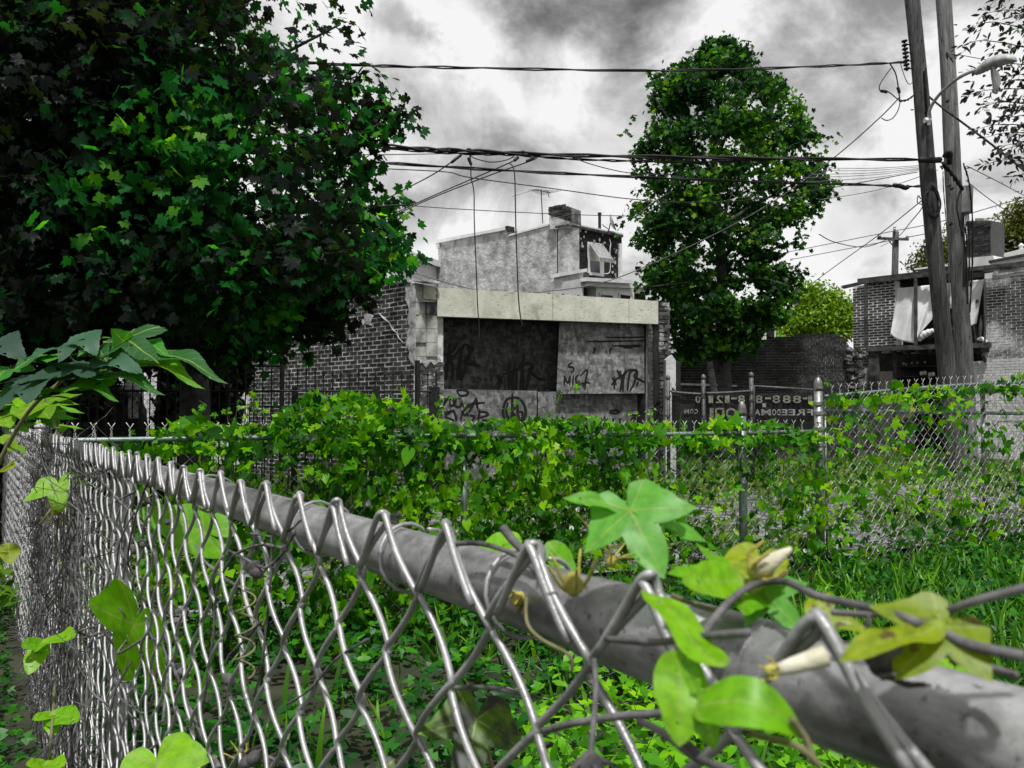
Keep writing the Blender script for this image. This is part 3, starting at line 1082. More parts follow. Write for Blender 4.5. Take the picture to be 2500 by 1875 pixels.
strokes(GF, -0.36, G([[(280, 500), (275, 475), (330, 470), (368, 490), (350, 515), (300, 520), (280, 500)], [(140, 540), (155, 600), (170, 540)], [(150, 600), (210, 520)],
                      [(205, 560), (215, 610), (245, 590), (230, 545), (205, 560)], [(265, 545), (250, 600), (290, 620), (310, 570), (280, 540)], [(310, 560), (330, 610), (420, 590), (515, 580)],
                      [(440, 535), (410, 590), (330, 650), (300, 735)], [(440, 540), (450, 640)], [(150, 680), (230, 650), (170, 700), (245, 735)], [(235, 640), (260, 700), (265, 740)],
                      [(310, 650), (345, 690), (415, 600)], [(350, 690), (420, 700), (400, 740)], [(455, 660), (520, 665), (535, 690), (440, 720)], [(470, 640), (455, 745)], [(490, 730), (560, 745), (520, 770)]]), 0.034, garage)
strokes(GF, -0.36, G([[(750, 535), (700, 560), (672, 650), (690, 740), (730, 780)], [(750, 535), (820, 550), (865, 630), (862, 720), (830, 770)], [(752, 500), (752, 650), (750, 770)],
                      [(715, 580), (700, 660), (720, 720), (745, 690)], [(770, 640), (790, 590), (800, 680), (790, 750)], [(810, 660), (840, 670), (835, 730), (815, 750), (808, 690)], [(735, 660), (790, 700)]]), 0.040, garage)
strokes(GF, -0.30, G([[(1605, 655), (1645, 648), (1690, 660), (1650, 676), (1605, 668), (1605, 655)], [(1770, 690), (1880, 693)], [(1790, 770), (1790, 720), (1825, 715), (1825, 740), (1795, 745), (1830, 775)],
                      [(1840, 715), (1842, 770)], [(1865, 712), (1850, 745), (1868, 775)], [(1632, 715), (1630, 765)], [(1555, 700), (1552, 770)], [(1690, 715), (1692, 770)]]), 0.030, garage)
strokes(GF, 0.04, G([[(2010, 540), (2050, 590), (2030, 640), (1995, 720)], [(2025, 600), (2010, 680), (2000, 720), (2040, 690), (2060, 640)], [(1990, 600), (2030, 560), (2055, 600)],
                     [(2000, 770), (2060, 700)], [(2030, 790), (2085, 720)], [(2055, 800), (2085, 760)]]), 0.026, garage)

# pale rendered gatepost right of the garage
gp = Plane(1620, 13.3, 1665, 13.3)
post = thing('gatepost', 'pale rendered pillar between the garage and the far boundary wall', 'pillar', gp.at(3.0, 0))
gp.panel('post_body', [(1626, 878), (1640, 866), (1650, 880), (1651, 1200), (1625, 1200)], 0.3, M['stucco_pale'], post, down=0)
gp.panel('timber_edge', [(1652, 880), (1662, 884), (1662, 1200), (1652, 1200)], 0.3, M['timber_dark'], post, -0.05, down=0)

# ================================================================== STUCCO ROWHOUSE BEHIND
HS = Plane(1068, 29.0, 1363, 24.3)
HF = Plane(1385, 24.0, 1520, 26.2)
house = thing('stucco_house', 'grey stucco rowhouse with broken chimney and dark shingled front behind the garage', 'house', (1.0, 27, 0))
HS.panel('side_wall', [(1070, 594), (1239, 560), (1240, 576), (1345, 548), (1345, 520), (1363, 520), (1363, 900), (1070, 900)], 0.4, M['stucco'], house, down=0)
HS.panel('coping', [(1063, 586), (1239, 553), (1239, 560), (1063, 594)], 0.5, M['white_paint'], house, 0.08)
HS.panel('coping', [(1240.5, 573), (1343, 545), (1343, 549), (1240.5, 577)], 0.45, M['white_paint'], house, 0.04)
HS.panel('coping_end', [(1063, 594.5), (1072, 592.5), (1073, 604), (1067, 608)], 0.4, M['stucco'], house, 0.07)
HS.panel('parapet_pot', [(1233, 552), (1239.5, 551), (1240, 566), (1234, 560)], 0.3, M['timber_dark'], house, 0.12)
chB = Plane(1363, 24.25, 1385, 23.95)
chB.panel('corner_buttress', [(1362.5, 522), (1386, 528), (1386, 900), (1362.5, 900)], 0.5, M['stucco'], house, 0.0, down=0)
hb = BrickBin(300)
chS = Plane(1340, 24.4, 1394, 23.9)
chS.panel('chimney_core', [(1341, 512), (1351, 505), (1392, 505), (1393, 540), (1341, 540)], 0.6, M['mortar_dark'], house, 0.03)
hb.field(chS, [(1339, 515), (1348, 504), (1378, 499), (1394, 507), (1391, 540), (1341, 522)], M['brick_house'], course=0.08, blen=0.22, joint=0.01, proud=0.02, off=0.05, jitter=0.02)
chS.panel('chimney', [(1341, 525), (1391, 541), (1388, 556), (1343, 560)], 0.7, M['stucco'], house, 0.07)
# dark shingled front: courses of wide shingles
HF.panel('front_wall', [(1385, 548), (1518, 575), (1518, 900), (1385, 900)], 0.4, M['timber_dark'], house, 0.0, down=0)
SH = make_osb('peeling_black_shingle', g3(0.010), g3(0.018), g3(0.035))
shm = None
for r in range(7):
    for c in range(6):
        xa, xb = 1387 + c * 21.8, 1387 + (c + 1) * 21.8 - 0.6
        ya, yb = 556 + r * 17, 556 + (r + 1) * 17 - 0.8
        k = (xa - 1387) * 0.12
        if ya + k > 672:
            continue
        HF.panel('shingle', [(xa, ya + k), (xb, ya + k + 2.3), (xb, yb + k + 2.3), (xa, yb + k)], 0.03, SH, house, 0.03 + random.uniform(0, .02))
# paint flakes left on the shingles
mb = MB()
for i in range(34):
    px, py = random.uniform(1395, 1512), random.uniform(560, 600)
    if random.random() < .3:
        px, py = random.uniform(1490, 1515), random.uniform(580, 668)
    py += (px - 1387) * .12
    p = HF.hit(px, py, 0.085)
    u, v = HF.uv(p)
    w, h = random.uniform(.015, .06), random.uniform(.015, .07)
    mb.prism([HF.at(u + a * w, v + b * h, .09) for a, b in ((-1, -.4), (.2, -1), (1, .1), (.3, 1), (-.6, .7))],
             [HF.at(u + a * w, v + b * h, .07) for a, b in ((-1, -.4), (.2, -1), (1, .1), (.3, 1), (-.6, .7))])
mb.build('paint_flakes', M['patch'], house, kind='stuff')
HF.panel('cornice', [(1387, 546), (1522, 574), (1522, 579), (1387, 551)], 0.6, M['timber'], house, 0.14)
HF.panel('parapet_cap', [(1388, 542), (1522, 570), (1522, 573.5), (1388, 545.5)], 0.6, M['white_paint'], house, 0.10)
HF.panel('downpipe', [(1514, 594), (1519, 595), (1519, 680), (1514, 680)], 0.08, M['white_paint'], house, 0.12)
# window with bent metal awning
wf = HF.panel('window', [(1435, 590), (1474, 596), (1475, 675), (1437, 670)], 0.06, M['white_paint'], house, 0.06)
HF.panel('pane', [(1442, 636), (1464, 638), (1465, 666), (1443, 663)], 0.02, M['glass'], wf, 0.075)
HF.panel('sill', [(1437, 664), (1475, 670), (1475, 675), (1437, 670)], 0.1, M['white_paint'], wf, 0.16)
AWN = mat_rough('grey_metal_awning', g3(0.22), g3(0.34), 5, 4, 0.5, 0.1)
a1, a2 = HF.hit(1439, 594, 0.1), HF.hit(1472, 599, 0.1)
b1, b2 = HF.hit(1462, 628, 0.75), HF.hit(1496, 633, 0.75)
c1, c2 = b1 + Vector((0, 0, -.12)), b2 + Vector((0, 0, -.12))
aw = MB().prism([a1, a2, b2, b1], [q - Vector((0, 0, .03)) for q in (a1, a2, b2, b1)]).prism([b1, b2, c2, c1], [q + HF.n * .02 for q in (b1, b2, c2, c1)]).build('awning', AWN, house)
mb = MB()
for i in range(5):
    t = i / 4
    mb.tube([a1.lerp(a2, t) + Vector((0, 0, .01)), b1.lerp(b2, t) + Vector((0, 0, .01)), c1.lerp(c2, t) + HF.n * .03], .012, 5)
mb.build('rib', M['aluminium'], aw)
wall_pt = HF.hit(1442, 637, 0.08)
MB().prism([a1, b1, c1, wall_pt], [q + HF.u * .02 for q in (a1, b1, c1, wall_pt)]).build('awning_cheek', M['fascia'], aw)
# lower wing wall, coping and bay
wing = Plane(1373, 23.6, 1430, 24.2)
wing.panel('wing_wall', [(1374, 674), (1424, 662), (1428, 900), (1374, 900)], 0.4, M['stucco_pale'], house, 0.3, down=0)
wing.panel('wing_coping', [(1372, 665), (1434, 655), (1434, 663), (1372, 674)], 0.5, M['white_paint'], house, 0.36)
HF.panel('wing_return', [(1430, 664), (1440, 668), (1432, 700), (1426, 900), (1422, 900)], 0.3, M['timber'], house, 0.25)
for (xa, ya, xb, yb, h, off) in ((1432, 677, 1545, 683, 9, .75), (1432, 687, 1548, 693, 11, .62), (1550, 690, 1590, 696, 9, .45), (1550, 700, 1588, 706, 14, .35)):
    HF.panel('bay_cornice', [(xa, ya), (xb, yb), (xb, yb + h), (xa, ya + h)], 0.9, M['white_paint'], house, off)
HF.panel('bay_wall', [(1455, 700), (1548, 706), (1550, 900), (1455, 900)], 0.5, M['white_paint'], house, 0.5, down=0)
for (xa, xb) in ((1464, 1500), (1512, 1543)):
    w = HF.panel('window', [(xa, 714), (xb, 717), (xb, 780), (xa, 780)], 0.04, M['white_paint'], house, 0.53)
    HF.panel('pane', [(xa + 4, 719), (xb - 4, 722), (xb - 4, 776), (xa + 4, 776)], 0.02, M['glass'], w, 0.545)
hb.field(HF, [(1430, 700), (1458, 702), (1458, 760), (1430, 760)], M['brick_house'], course=0.08, blen=0.2, proud=.02, off=0.12)
hb.field(HF, [(1548, 704), (1575, 708), (1575, 760), (1548, 760)], M['brick_house'], course=0.08, blen=0.2, proud=.02, off=0.12)
hb.build(house)
MB().prism([HS.hit(1072, 620, -.6), HS.hit(1360, 600, -.6), HF.hit(1510, 620, -.6), HF.hit(1518, 620) + Vector((-2, 6, 0))],
           [q + Vector((0, 0, -.2)) for q in (HS.hit(1072, 620, -.6), HS.hit(1360, 600, -.6), HF.hit(1510, 620, -.6), HF.hit(1518, 620) + Vector((-2, 6, 0)))]).build('roof', M['roof'], house)
p = HF.hit(1464, 560, -0.5)
MB().tube([p - Vector((0, 0, .4)), p + Vector((0, 0, .5))], .05, 8).lathe(p + Vector((0, 0, .5)), [(.065, 0), (.065, .06)], 8).build('vent_pipe', M['cable'], house)

dish = thing('satellite_dish', 'small satellite dish on a bracket at the edge of the stucco house roof', 'satellite dish', HF.hit(1486, 568, 0.1))
c = HF.hit(1490, 545, 0.1)
MB().lathe(c, [(.0, 0), (.12, .015), (.22, .05), (.30, .11), (.29, .115), (.2, .06), (.0, .02)], 16, (0.92, -.2, .3)).build('reflector', M['aluminium'], dish, True)
MB().tube([c, HF.hit(1487, 560, .1), HF.hit(1482, 572, .1)], .02, 6).tube([HF.hit(1487, 560, .1), HF.hit(1474, 552, .3), HF.hit(1471, 548, .32)], .014, 6).build('bracket', M['cable'], dish)
MB().tube(catmull([HF.hit(1488, 584, .12), HF.hit(1491, 596, .14), HF.hit(1489, 615, .14), HF.hit(1490, 650, .14), HF.hit(1487, 666, .12), HF.hit(1474, 668, .12)], 6), .012, 5).build('lead', M['white_paint'], dish)

aer = thing('roof_aerial', 'thin television aerial on a mast above the stucco house roof', 'aerial', W(1325, 545, 26))
MB().tube([W(1325, 545, 26), W(1321, 463, 26)], .018, 6).build('mast', M['cable'], aer)
mb = MB()
mb.tube([W(1303, 463, 25.5), W(1345, 471, 26.5)], .014, 5)
for i in range(7):
    t = i / 6
    q = W(1303, 463, 25.5).lerp(W(1345, 471, 26.5), t)
    d = Vector((.35, .1, .06 + .05 * t)) * (.5 + .5 * t)
    mb.tube([q - d, q + d], .007, 4)
mb.tube([W(1336, 466, 26), W(1341, 482, 26)], .014, 5)
mb.tube([W(1303, 464, 25.6), W(1250, 480, 25)], .006, 4)
mb.build('boom', M['cable'], aer)

# ================================================================== PALE ROWHOUSES BEHIND THE MAPLE
WH = Plane(640, 30, 990, 27)
white = thing('white_rowhouse', 'pale rowhouse with square windows half hidden behind the large maple', 'house', WH.at(-6, 0))
WH.panel('wall', [(560, 560), (982, 622), (982, 900), (560, 900)], 4, M['white_paint'], white, down=0)
WH.panel('cornice', [(560, 548), (985, 608), (985, 624), (560, 562)], 4.3, M['white_paint'], white, 0.25)
for (xa, ya) in ((905, 650), (760, 640), (660, 620), (820, 650)):
    w = WH.panel('window', [(xa, ya), (xa + 30, ya + 3), (xa + 30, ya + 52), (xa, ya + 50)], 0.06, M['stucco'], white, 0.04)
    WH.panel('pane', [(xa + 4, ya + 4), (xa + 26, ya + 6), (xa + 26, ya + 48), (xa + 4, ya + 46)], 0.03, M['glass'], w, 0.055)

SD = Plane(240, 20, 616, 18.2)
sid = thing('siding_house', 'pale clapboard house glimpsed under the maple behind the iron fence', 'house', SD.at(-9, 0))
SD.panel('wall', [(235, 700), (618, 720), (618, 1150), (235, 1150)], 3.0, M['siding'], sid, down=0)
for i in range(24):
    y = 800 + i * 11
    SD.panel('clapboard', [(240, y), (612, y + 1), (612, y + 10.4), (240, y + 9.4)], 0.03, M['siding'], sid, 0.025 + random.uniform(0, .006))
for xa, xb in ((280, 292), (380, 392), (596, 604)):
    SD.panel('corner_board', [(xa, 780), (xb, 780), (xb, 1150), (xa, 1150)], 0.05, M['white_paint'], sid, 0.07, down=0)
for xa in (300, 430, 520):
    w = SD.panel('window', [(xa, 905), (xa + 55, 905), (xa + 55, 1010), (xa, 1010)], 0.05, M['white_paint'], sid, 0.06)
    SD.panel('pane', [(xa + 5, 912), (xa + 50, 912), (xa + 50, 1004), (xa + 5, 1004)], 0.02, M['glass'], w, 0.075)

# far tan and green house
TG = Plane(1800, 42, 2000, 42)
tan = thing('tan_house', 'tan and green painted house far behind the boundary wall', 'house', TG.at(14, 0))
TG.panel('wall', [(1770, 785), (1896, 781), (1905, 900), (1770, 900)], 4, M['tan_wall'], tan, down=0)
TG.panel('green_wall', [(1898, 790), (1990, 800), (1990, 900), (1906, 900)], 4, M['green_wall'], tan, -0.2, down=0)
for xa, ya, w_, h_ in ((1868, 792, 26, 42), (1908, 814, 14, 24), (1926, 812, 12, 24), (1790, 800, 20, 34), (1945, 814, 10, 20)):
    w = TG.panel('window', [(xa, ya), (xa + w_, ya), (xa + w_, ya + h_), (xa, ya + h_)], 0.1, M['white_paint'], tan, 0.06)
    TG.panel('pane', [(xa + 3, ya + 4), (xa + w_ - 3, ya + 4), (xa + w_ - 3, ya + h_ - 3), (xa + 3, ya + h_ - 3)], 0.05, M['glass'], w, 0.09)
TG.panel('eave', [(1765, 778), (1905, 776), (1905, 782), (1765, 785)], 4.4, M['white_paint'], tan, 0.3)

# ================================================================== DARK BOUNDARY WALL
BW = Plane(1590, 21.2, 2095, 21.2)
bwall = thing('boundary_wall', 'long sooty brick wall with crumbling right end behind the maple trunk', 'wall', BW.at(6, 0))
bpoly = [(1560, 862), (1656, 858), (1760, 848), (1868, 826), (1900, 820), (2035, 815), (2062, 826), (2076, 845), (2086, 866), (2096, 900), (2096, 1130), (1560, 1130)]
BW.panel('wall_core', [(x, y + 3) for x, y in bpoly], 0.35, M['mortar_dark'], bwall, -0.002, down=-0.1)
wb = BrickBin(300)
wb.field(BW, bpoly, M['brick_wall'], course=0.074, blen=0.21, joint=0.014, proud=0.007, off=0.0, down=0, header=True, jitter=0.006,
         visible=lambda x, y: 1860 < x < 2090 and 822 < y < 950)
# crumbled right end, pale torn bricks
for i in range(70):
    px, py = random.uniform(2066, 2110), random.uniform(850, 960)
    if px < 2066 + (py - 850) * .12:
        continue
    m = Matrix.Translation(BW.hit(px, py, random.uniform(-.1, .1))) @ Matrix.Rotation(random.uniform(-.5, .5), 4, 'Z') @ Matrix.Rotation(random.uniform(-.25, .25), 4, 'Y')
    wb.add(m, random.uniform(.1, .2), .1, random.uniform(.05, .07), M['brick_pier'], True)
wb.build(bwall)
BW.panel('wall_ledge', [(1660, 935), (1800, 940), (1800, 944), (1660, 940)], 0.1, M['stucco_pale'], bwall, 0.12)

# ================================================================== DERELICT BRICK HOUSE, RIGHT
RH = Plane(2083, 23.6, 2500, 20.6)
rh = thing('derelict_house', 'derelict brick house with open timber porch, hanging tarpaulin and whitewashed end wall', 'house', RH.at(14, 0))
rb = BrickBin(300)
RH.panel('wing_wall', [(2083, 700), (2196, 682), (2196, 856), (2083, 872)], 0.3, M['mortar_white'], rh, -0.2, down=None)
rb.field(RH, [(2083, 702), (2186, 686), (2186, 850), (2083, 868)], M['brick_house'], course=0.080, blen=0.24, joint=0.033, proud=0.004, off=-0.197, jitter=0.003)
RH.panel('lower_wall', [(2083, 872), (2135, 868), (2135, 1100), (2083, 1100)], 0.3, M['mortar_white'], rh, -0.2, down=0)
rb.field(RH, [(2083, 872), (2130, 866), (2130, 1100), (2083, 1100)], M['brick_wash'], course=0.078, blen=0.22, proud=.01, off=-0.19, down=0, jitter=.006)
# right end wall
RH.panel('end_wall', [(2404, 668), (2620, 636), (2620, 1100), (2404, 1100)], 0.4, M['mortar_white'], rh, -0.02, down=0)
rb.field(RH, [(2404, 680), (2620, 650), (2620, 860), (2404, 884)], M['brick_wash'], course=0.076, blen=0.215, joint=0.018, proud=0.005, off=-0.017, jitter=0.004)
rb.field(RH, [(2370, 886), (2620, 862), (2620, 1100), (2370, 1100)], M['brick_white'], course=0.074, blen=0.215, joint=0.011, proud=0.010, off=-0.012, down=0, jitter=0.003)
RH.panel('lower_end_wall', [(2368, 884), (2403, 880), (2403, 1100), (2368, 1100)], 0.4, M['mortar'], rh, -0.02, down=0)
# soldier course under the eave
for i in range(30):
    xa = 2428 + i * 4.2
    ya = 668 - i * .62
    rb.add(RH.frame(RH.uv(RH.hit(xa, ya))[0], RH.hit(xa, ya).z, 0.0), 0.05, .04, .14, M['brick_wash'], True)
rb.build(rh)
# deep dark back wall of the porch and interior
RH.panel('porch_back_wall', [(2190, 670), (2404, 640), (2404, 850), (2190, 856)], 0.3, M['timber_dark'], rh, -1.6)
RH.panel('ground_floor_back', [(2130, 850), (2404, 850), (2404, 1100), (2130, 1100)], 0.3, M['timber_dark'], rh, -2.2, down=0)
for (y, xa, xb) in ((893, 2184, 2290), (918, 2184, 2285), (945, 2200, 2285)):
    RH.panel('shelf', [(xa, y), (xb, y - 2), (xb, y + 1.5), (xa, y + 3.5)], 0.5, M['timber'], rh, -1.7)
for i, (x, y) in enumerate(((2250, 912), (2258, 911), (2270, 915), (2278, 914), (2206, 887), (2212, 889), (2226, 886), (2240, 885), (2258, 884))):
    big = y > 900
    MB().lathe(RH.hit(x, y + (4 if big else 3), -1.45), [(.035 if big else .02, 0), (.05 if big else .03, .04), (.045 if big else .026, .1 if big else .05), (.02, .12 if big else .06)], 10).build('jar', M['white_paint'] if big else M['aluminium'], rh)
RH.panel('ceiling_lamp', [(2207, 861), (2253, 859), (2253, 862), (2207, 864)], 0.12, M['white_paint'], rh, -0.6)
# ground floor posts
for xa, xb in ((2139, 2145), (2179, 2186), (2120, 2140)):
    RH.panel('post', [(xa, 850), (xb, 850), (xb, 1100), (xa, 1100)], 0.14, M['timber'], rh, -0.10, down=0)
dr = RH.panel('door', [(2136, 908), (2178, 906), (2178, 1100), (2136, 1100)], 0.05, M['door_paint'], rh, -0.9, down=0)
for (xa, ya, xb, yb) in ((2141, 914, 2154, 930), (2159, 913, 2172, 929), (2141, 936, 2154, 975), (2159, 935, 2172, 975)):
    RH.panel('door_panel', [(xa, ya), (xb, ya), (xb, yb), (xa, yb)], 0.02, M['door_paint'], dr, -0.885)
# balcony
RH.panel('balcony_beam', [(2112, 847), (2418, 836), (2418, 848), (2112, 858)], 0.14, M['timber'], rh, 0.30)
RH.panel('balcony_floor', [(2114, 846), (2416, 834), (2416, 837), (2114, 849)], 1.6, M['timber_dark'], rh, 0.0)
for i in range(9):
    xa = 2140 + i * 31
    RH.panel('joist', [(xa, 853 - i * .8), (xa + 9, 853 - i * .8), (xa + 9, 864 - i * .8), (xa, 864 - i * .8)], 1.4, M['timber'], rh, -0.1)
RH.panel('bracket_beam', [(2370, 850), (2416, 846), (2414, 858), (2372, 862)], 0.2, M['timber_dark'], rh, 0.05)
# porch posts
for xa, xb, yt, yb in ((2109.5, 2116, 690, 848), (2231, 2238, 676, 842), (2402, 2405, 690, 850)):
    RH.panel('porch_post', [(xa, yt), (xb, yt - .5), (xb, yb), (xa, yb)], 0.09, M['timber'], rh, 0.30)
# roof timbers
for (pts, th, off, mt) in (
        ([(2056, 697), (2098, 688), (2098, 694), (2056, 704)], .16, -0.3, 'timber'),
        ([(2093, 684), (2290, 661), (2290, 672), (2093, 694)], .14, 0.30, 'timber'),
        ([(2160, 692), (2320, 674), (2320, 684), (2160, 704)], .14, -0.25, 'timber_dark'),
        ([(2290, 660), (2470, 641), (2470, 650), (2290, 671)], .14, 0.30, 'timber'),
        ([(2290, 674), (2428, 662), (2428, 674), (2290, 686)], .14, -0.10, 'timber_dark'),
        ([(2440, 646), (2620, 618), (2620, 632), (2440, 658)], .20, 0.05, 'timber')):
    RH.panel('roof_beam', pts, th, M[mt], rh, off)
RH.panel('porch_roof', [(2093, 680.5), (2300, 656), (2300, 659), (2093, 683.5)], 2.0, M['roof'], rh, 0.0)
for i in range(12):
    xa = 2115 + i * 15
    RH.panel('rafter', [(xa, 689 - i * 1.75), (xa + 3, 689 - i * 1.75), (xa + 3, 694 - i * 1.75), (xa, 694 - i * 1.75)], 1.6, M['timber_dark'], rh, 0.0)
RH.panel('parapet', [(2420, 640), (2620, 602), (2620, 616), (2420, 650)], 0.3, M['white_paint'], rh, -0.3)
RH.panel('parapet_cap', [(2413, 636), (2620, 596), (2620, 601), (2413, 641)], 0.5, M['roof'], rh, -0.2)
RH.panel('parapet_cap', [(2232, 655), (2318, 645), (2318, 649), (2232, 659)], 1.4, M['white_paint'], rh, -0.6)
RH.panel('roof_hatch', [(2450, 626), (2452, 618), (2500, 606), (2560, 600), (2560, 612), (2470, 630)], 0.6, M['white_paint'], rh, -0.6)
MB().tube([RH.hit(2493, 622, -.8), RH.hit(2493, 600, -.8)], .05, 8).lathe(RH.hit(2493, 600, -.8), [(.08, 0), (.02, .07)], 8).build('roof_vent', M['white_paint'], rh)
# chimney
CH = Plane(2360, 22.2, 2422, 21.6)
ch = MB().prism([CH.hit(x, y) for x, y in ((2362, 540), (2418, 538), (2419, 640), (2362, 640))], [CH.hit(x, y) - CH.n * .7 for x, y in ((2362, 540), (2418, 538), (2419, 640), (2362, 640))]).build('chimney', M['brick_house'], rh)
cb = BrickBin(300, 'brick')
cb.field(CH, [(2362, 552), (2418, 550), (2419, 630), (2362, 630)], M['brick_house'], course=0.072, blen=0.2, joint=0.012, proud=.012, off=0.0, jitter=.004)
cb.field(CH, [(2360, 542), (2420, 540), (2420, 551), (2360, 553)], M['brick_house'], course=0.065, blen=0.2, joint=0.008, proud=.03, off=0.02, jitter=.01)
cb.build(ch)
CH.panel('chimney_base', [(2360, 630), (2424, 624), (2434, 650), (2360, 656)], 1.0, M['white_paint'], rh, 0.06)
CH.panel('chimney_pot', [(2380, 533), (2402, 532), (2403, 541), (2380, 542)], 0.25, M['block'], rh, -0.15)


def drape():
    """hanging tarpaulin, folded cloth with a raised lower right corner"""
    nu, nv = 60, 34
    V, Fc = [], []
    for j in range(nv + 1):
        t = j / nv
        for i in range(nu + 1):
            s = i / nu
            xt = 2192 + s * (2402 - 2192)
            yt = 704 - s * 22
            # bottom edge in pixels
            xb = np.interp(s, [0, .12, .3, .5, .72, 1], [2174, 2190, 2225, 2262, 2300, 2384])
            yb = np.interp(s, [0, .06, .2, .34, .42, .6, .8, .92, 1], [815, 824, 834, 838, 812, 776, 752, 800, 790])
            px = xt + (xb - xt) * t
            py = yt + (yb - yt) * t
            off = 0.06 + 0.06 * math.sin(s * 34 + 2 * t) * (0.35 + .65 * t) + 0.05 * math.sin(s * 13 - 3 * t) + 0.22 * t * math.sin(s * 5 + .6) * (1 - s)
            off += 0.03 * math.sin(s * 60 + t * 5) * (1 - t)
            V.append(RH.hit(px, py, off))
    for j in range(nv):
        for i in range(nu):
            a = j * (nu + 1) + i
            Fc.append((a, a + 1, a + nu + 2, a + nu + 1))
    tb = thing('tarpaulin', 'dirty white tarpaulin hanging in folds from the porch beam of the derelict house', 'tarpaulin', RH.hit(2280, 700, 0))
    mb = MB()
    mb.add(V, Fc)
    o = mb.build('cloth', M['tarp'], tb, True)
    sm = o.modifiers.new('thickness', 'SOLIDIFY')
    sm.thickness = 0.006
    # bundle of cloth lying on the balcony
    mb = MB()
    pts = [RH.hit(x, y, .02) for x, y in ((2242, 832), (2252, 820), (2266, 812), (2280, 806))]
    mb.tube(catmull(pts, 5), [.05 + .05 * math.sin(i * .21) + .01 * math.sin(i * 1.9) for i in range(16)], 10)
    mb.build('gathered_end', M['tarp'], tb, True)


drape()
deb = thing('porch_debris', 'broken boards and a leaning pole on the derelict porch', 'debris', RH.hit(2390, 840, -.3))
for a, b, r in (((2345, 745), (2388, 735), .05), ((2296, 790), (2360, 742), .10), ((2370, 780), (2406, 884), .045), ((2398, 770), (2388, 848), .05), ((2260, 826), (2330, 800), .05), ((2300, 832), (2320, 800), .02), ((2372, 770), (2384, 845), .09)):
    p, q = RH.hit(*a, -.12), RH.hit(*b, .05)
    d = (q - p)
    m = Matrix.Translation((p + q) / 2) @ d.to_track_quat('X', 'Z').to_matrix().to_4x4()
    MB().box(m, d.length, r, r * 1.6).build('board', M['timber'] if r < .08 else M['timber_dark'], deb)
MB().tube(catmull([RH.hit(x, y, .05) for x, y in ((2388, 832), (2394, 827), (2402, 831), (2408, 838))], 4), [.03] + [.06] * 10 + [.05, .03], 7).build('white_bag', M['white_paint'], deb, True)

wheel = thing('leaning_hoop', 'pale hoop leaning against the tarpaulin on the porch', 'hoop', RH.hit(2222, 838, .1))
MB().tube([RH.hit(2228 + 12 * math.cos(a), 812 + 22 * math.sin(a), .12) for a in np.linspace(1.2, 5.0, 18)], .018, 6).build('hoop', M['white_paint'], wheel)

bar = thing('barrel', 'dark barrel standing under the derelict porch beside the beige door', 'barrel', RH.hit(2207, 1000, -.2))
bp = RH.hit(2207, 960, -.25)
MB().lathe((bp.x, bp.y, 0.05), [(.24, 0), (.26, .3), (.27, .6), (.25, 1.0), (.27, 1.02), (.26, 1.06), (.22, 1.58), (.2, 1.6)], 16).build('drum', M['timber'], bar, True)
print('setting done')
# ================================================================== UTILITY POLES


def pole(name, label, top, bot, zdepth, r_bot, r_top, mat, hgt_extra=2.2):
    p0 = W(bot[0], bot[1], zdepth)
    p1 = W(top[0], top[1], zdepth)
    ax = (p1 - p0) / (p1.z - p0.z)
    base = p0 + ax * (0 - p0.z)
    tip = p1 + ax * hgt_extra
    t = thing(name, label, 'utility pole', base)
    mb = MB()
    n, sides = 60, 20
    for i in range(n + 1):
        s = i / n
        c = base.lerp(tip, s)
        r = r_bot + (r_top - r_bot) * s
        for k in range(sides):
            an = 2 * PI * k / sides
            rr = r * (1 + 0.03 * math.sin(an * 3 + s * 5) + random.uniform(-.012, .012) + 0.025 * math.sin(an * 2 + s * 17))
            mb.v.append((c.x + rr * math.cos(an) + .012 * math.sin(s * 11), c.y + rr * math.sin(an), c.z))
    for i in range(n):
        for k in range(sides):
            a = i * sides + k
            b = i * sides + (k + 1) % sides
            mb.f.append((a, b, b + sides, a + sides))
    mb.f.append(tuple(n * sides + k for k in range(sides)))
    mb.build('shaft', mat, t, True)
    return t, base, tip


ZP = 15.0
pa, pa0, pa1 = pole('utility_pole', 'dark weathered leaning utility pole carrying the street lamp', (2226, 0), (2313, 930), ZP, 0.160, 0.128, M['pole_dark'])
pb, pb0, pb1 = pole('utility_pole', 'pale smoother utility pole with grey junction box behind the lamp arm', (2303, 0), (2356, 930), ZP + .55, 0.160, 0.138, M['pole_pale'])
# post-insulator stack on a bracket at the left of the dark pole
x0 = 2211
pts = [W(2208, 101, ZP - .12), W(2214, 168, ZP - .12)]
mb = MB()
d = (pts[1] - pts[0])
for i in range(8):
    q = pts[0] + d * (i / 7.0)
    mb.lathe(q, [(.012, -.03), (.052, -.018), (.06, 0), (.05, .012), (.02, .02), (.02, .04)], 10, (0.1, 0, -1))
mb.build('insulator_stack', M['insulator'], pa, True)
mb = MB()
for y in (108, 128, 148, 166):
    mb.tube([W(2211, y, ZP - .12), W(2232, y + 2, ZP)], .014, 5)
mb.build('bracket', M['cable'], pa)
mb = MB()
for (x, y, dx) in ((2246, 98, 5), (2250, 148, 5), (2256, 169, 5), (2230, 268, -6), (2267, 275, -10), (2300, 520, 4)):
    mb.tube([W(x, y, ZP - .1), W(x + dx, y, ZP - .14)], .012, 5)
mb.build('bolt', M['black_iron'], pa)
mb = MB()
mb.prism([W(2257, 172, ZP - .2), W(2261, 172, ZP - .2), W(2268, 300, ZP - .2), (W(2266, 300, ZP - .2))], [q + Vector((0, .05, 0)) for q in (W(2257, 172, ZP - .2), W(2261, 172, ZP - .2), W(2268, 300, ZP - .2), W(2266, 300, ZP - .2))])
mb.build('ground_strip', M['timber_dark'], pa)
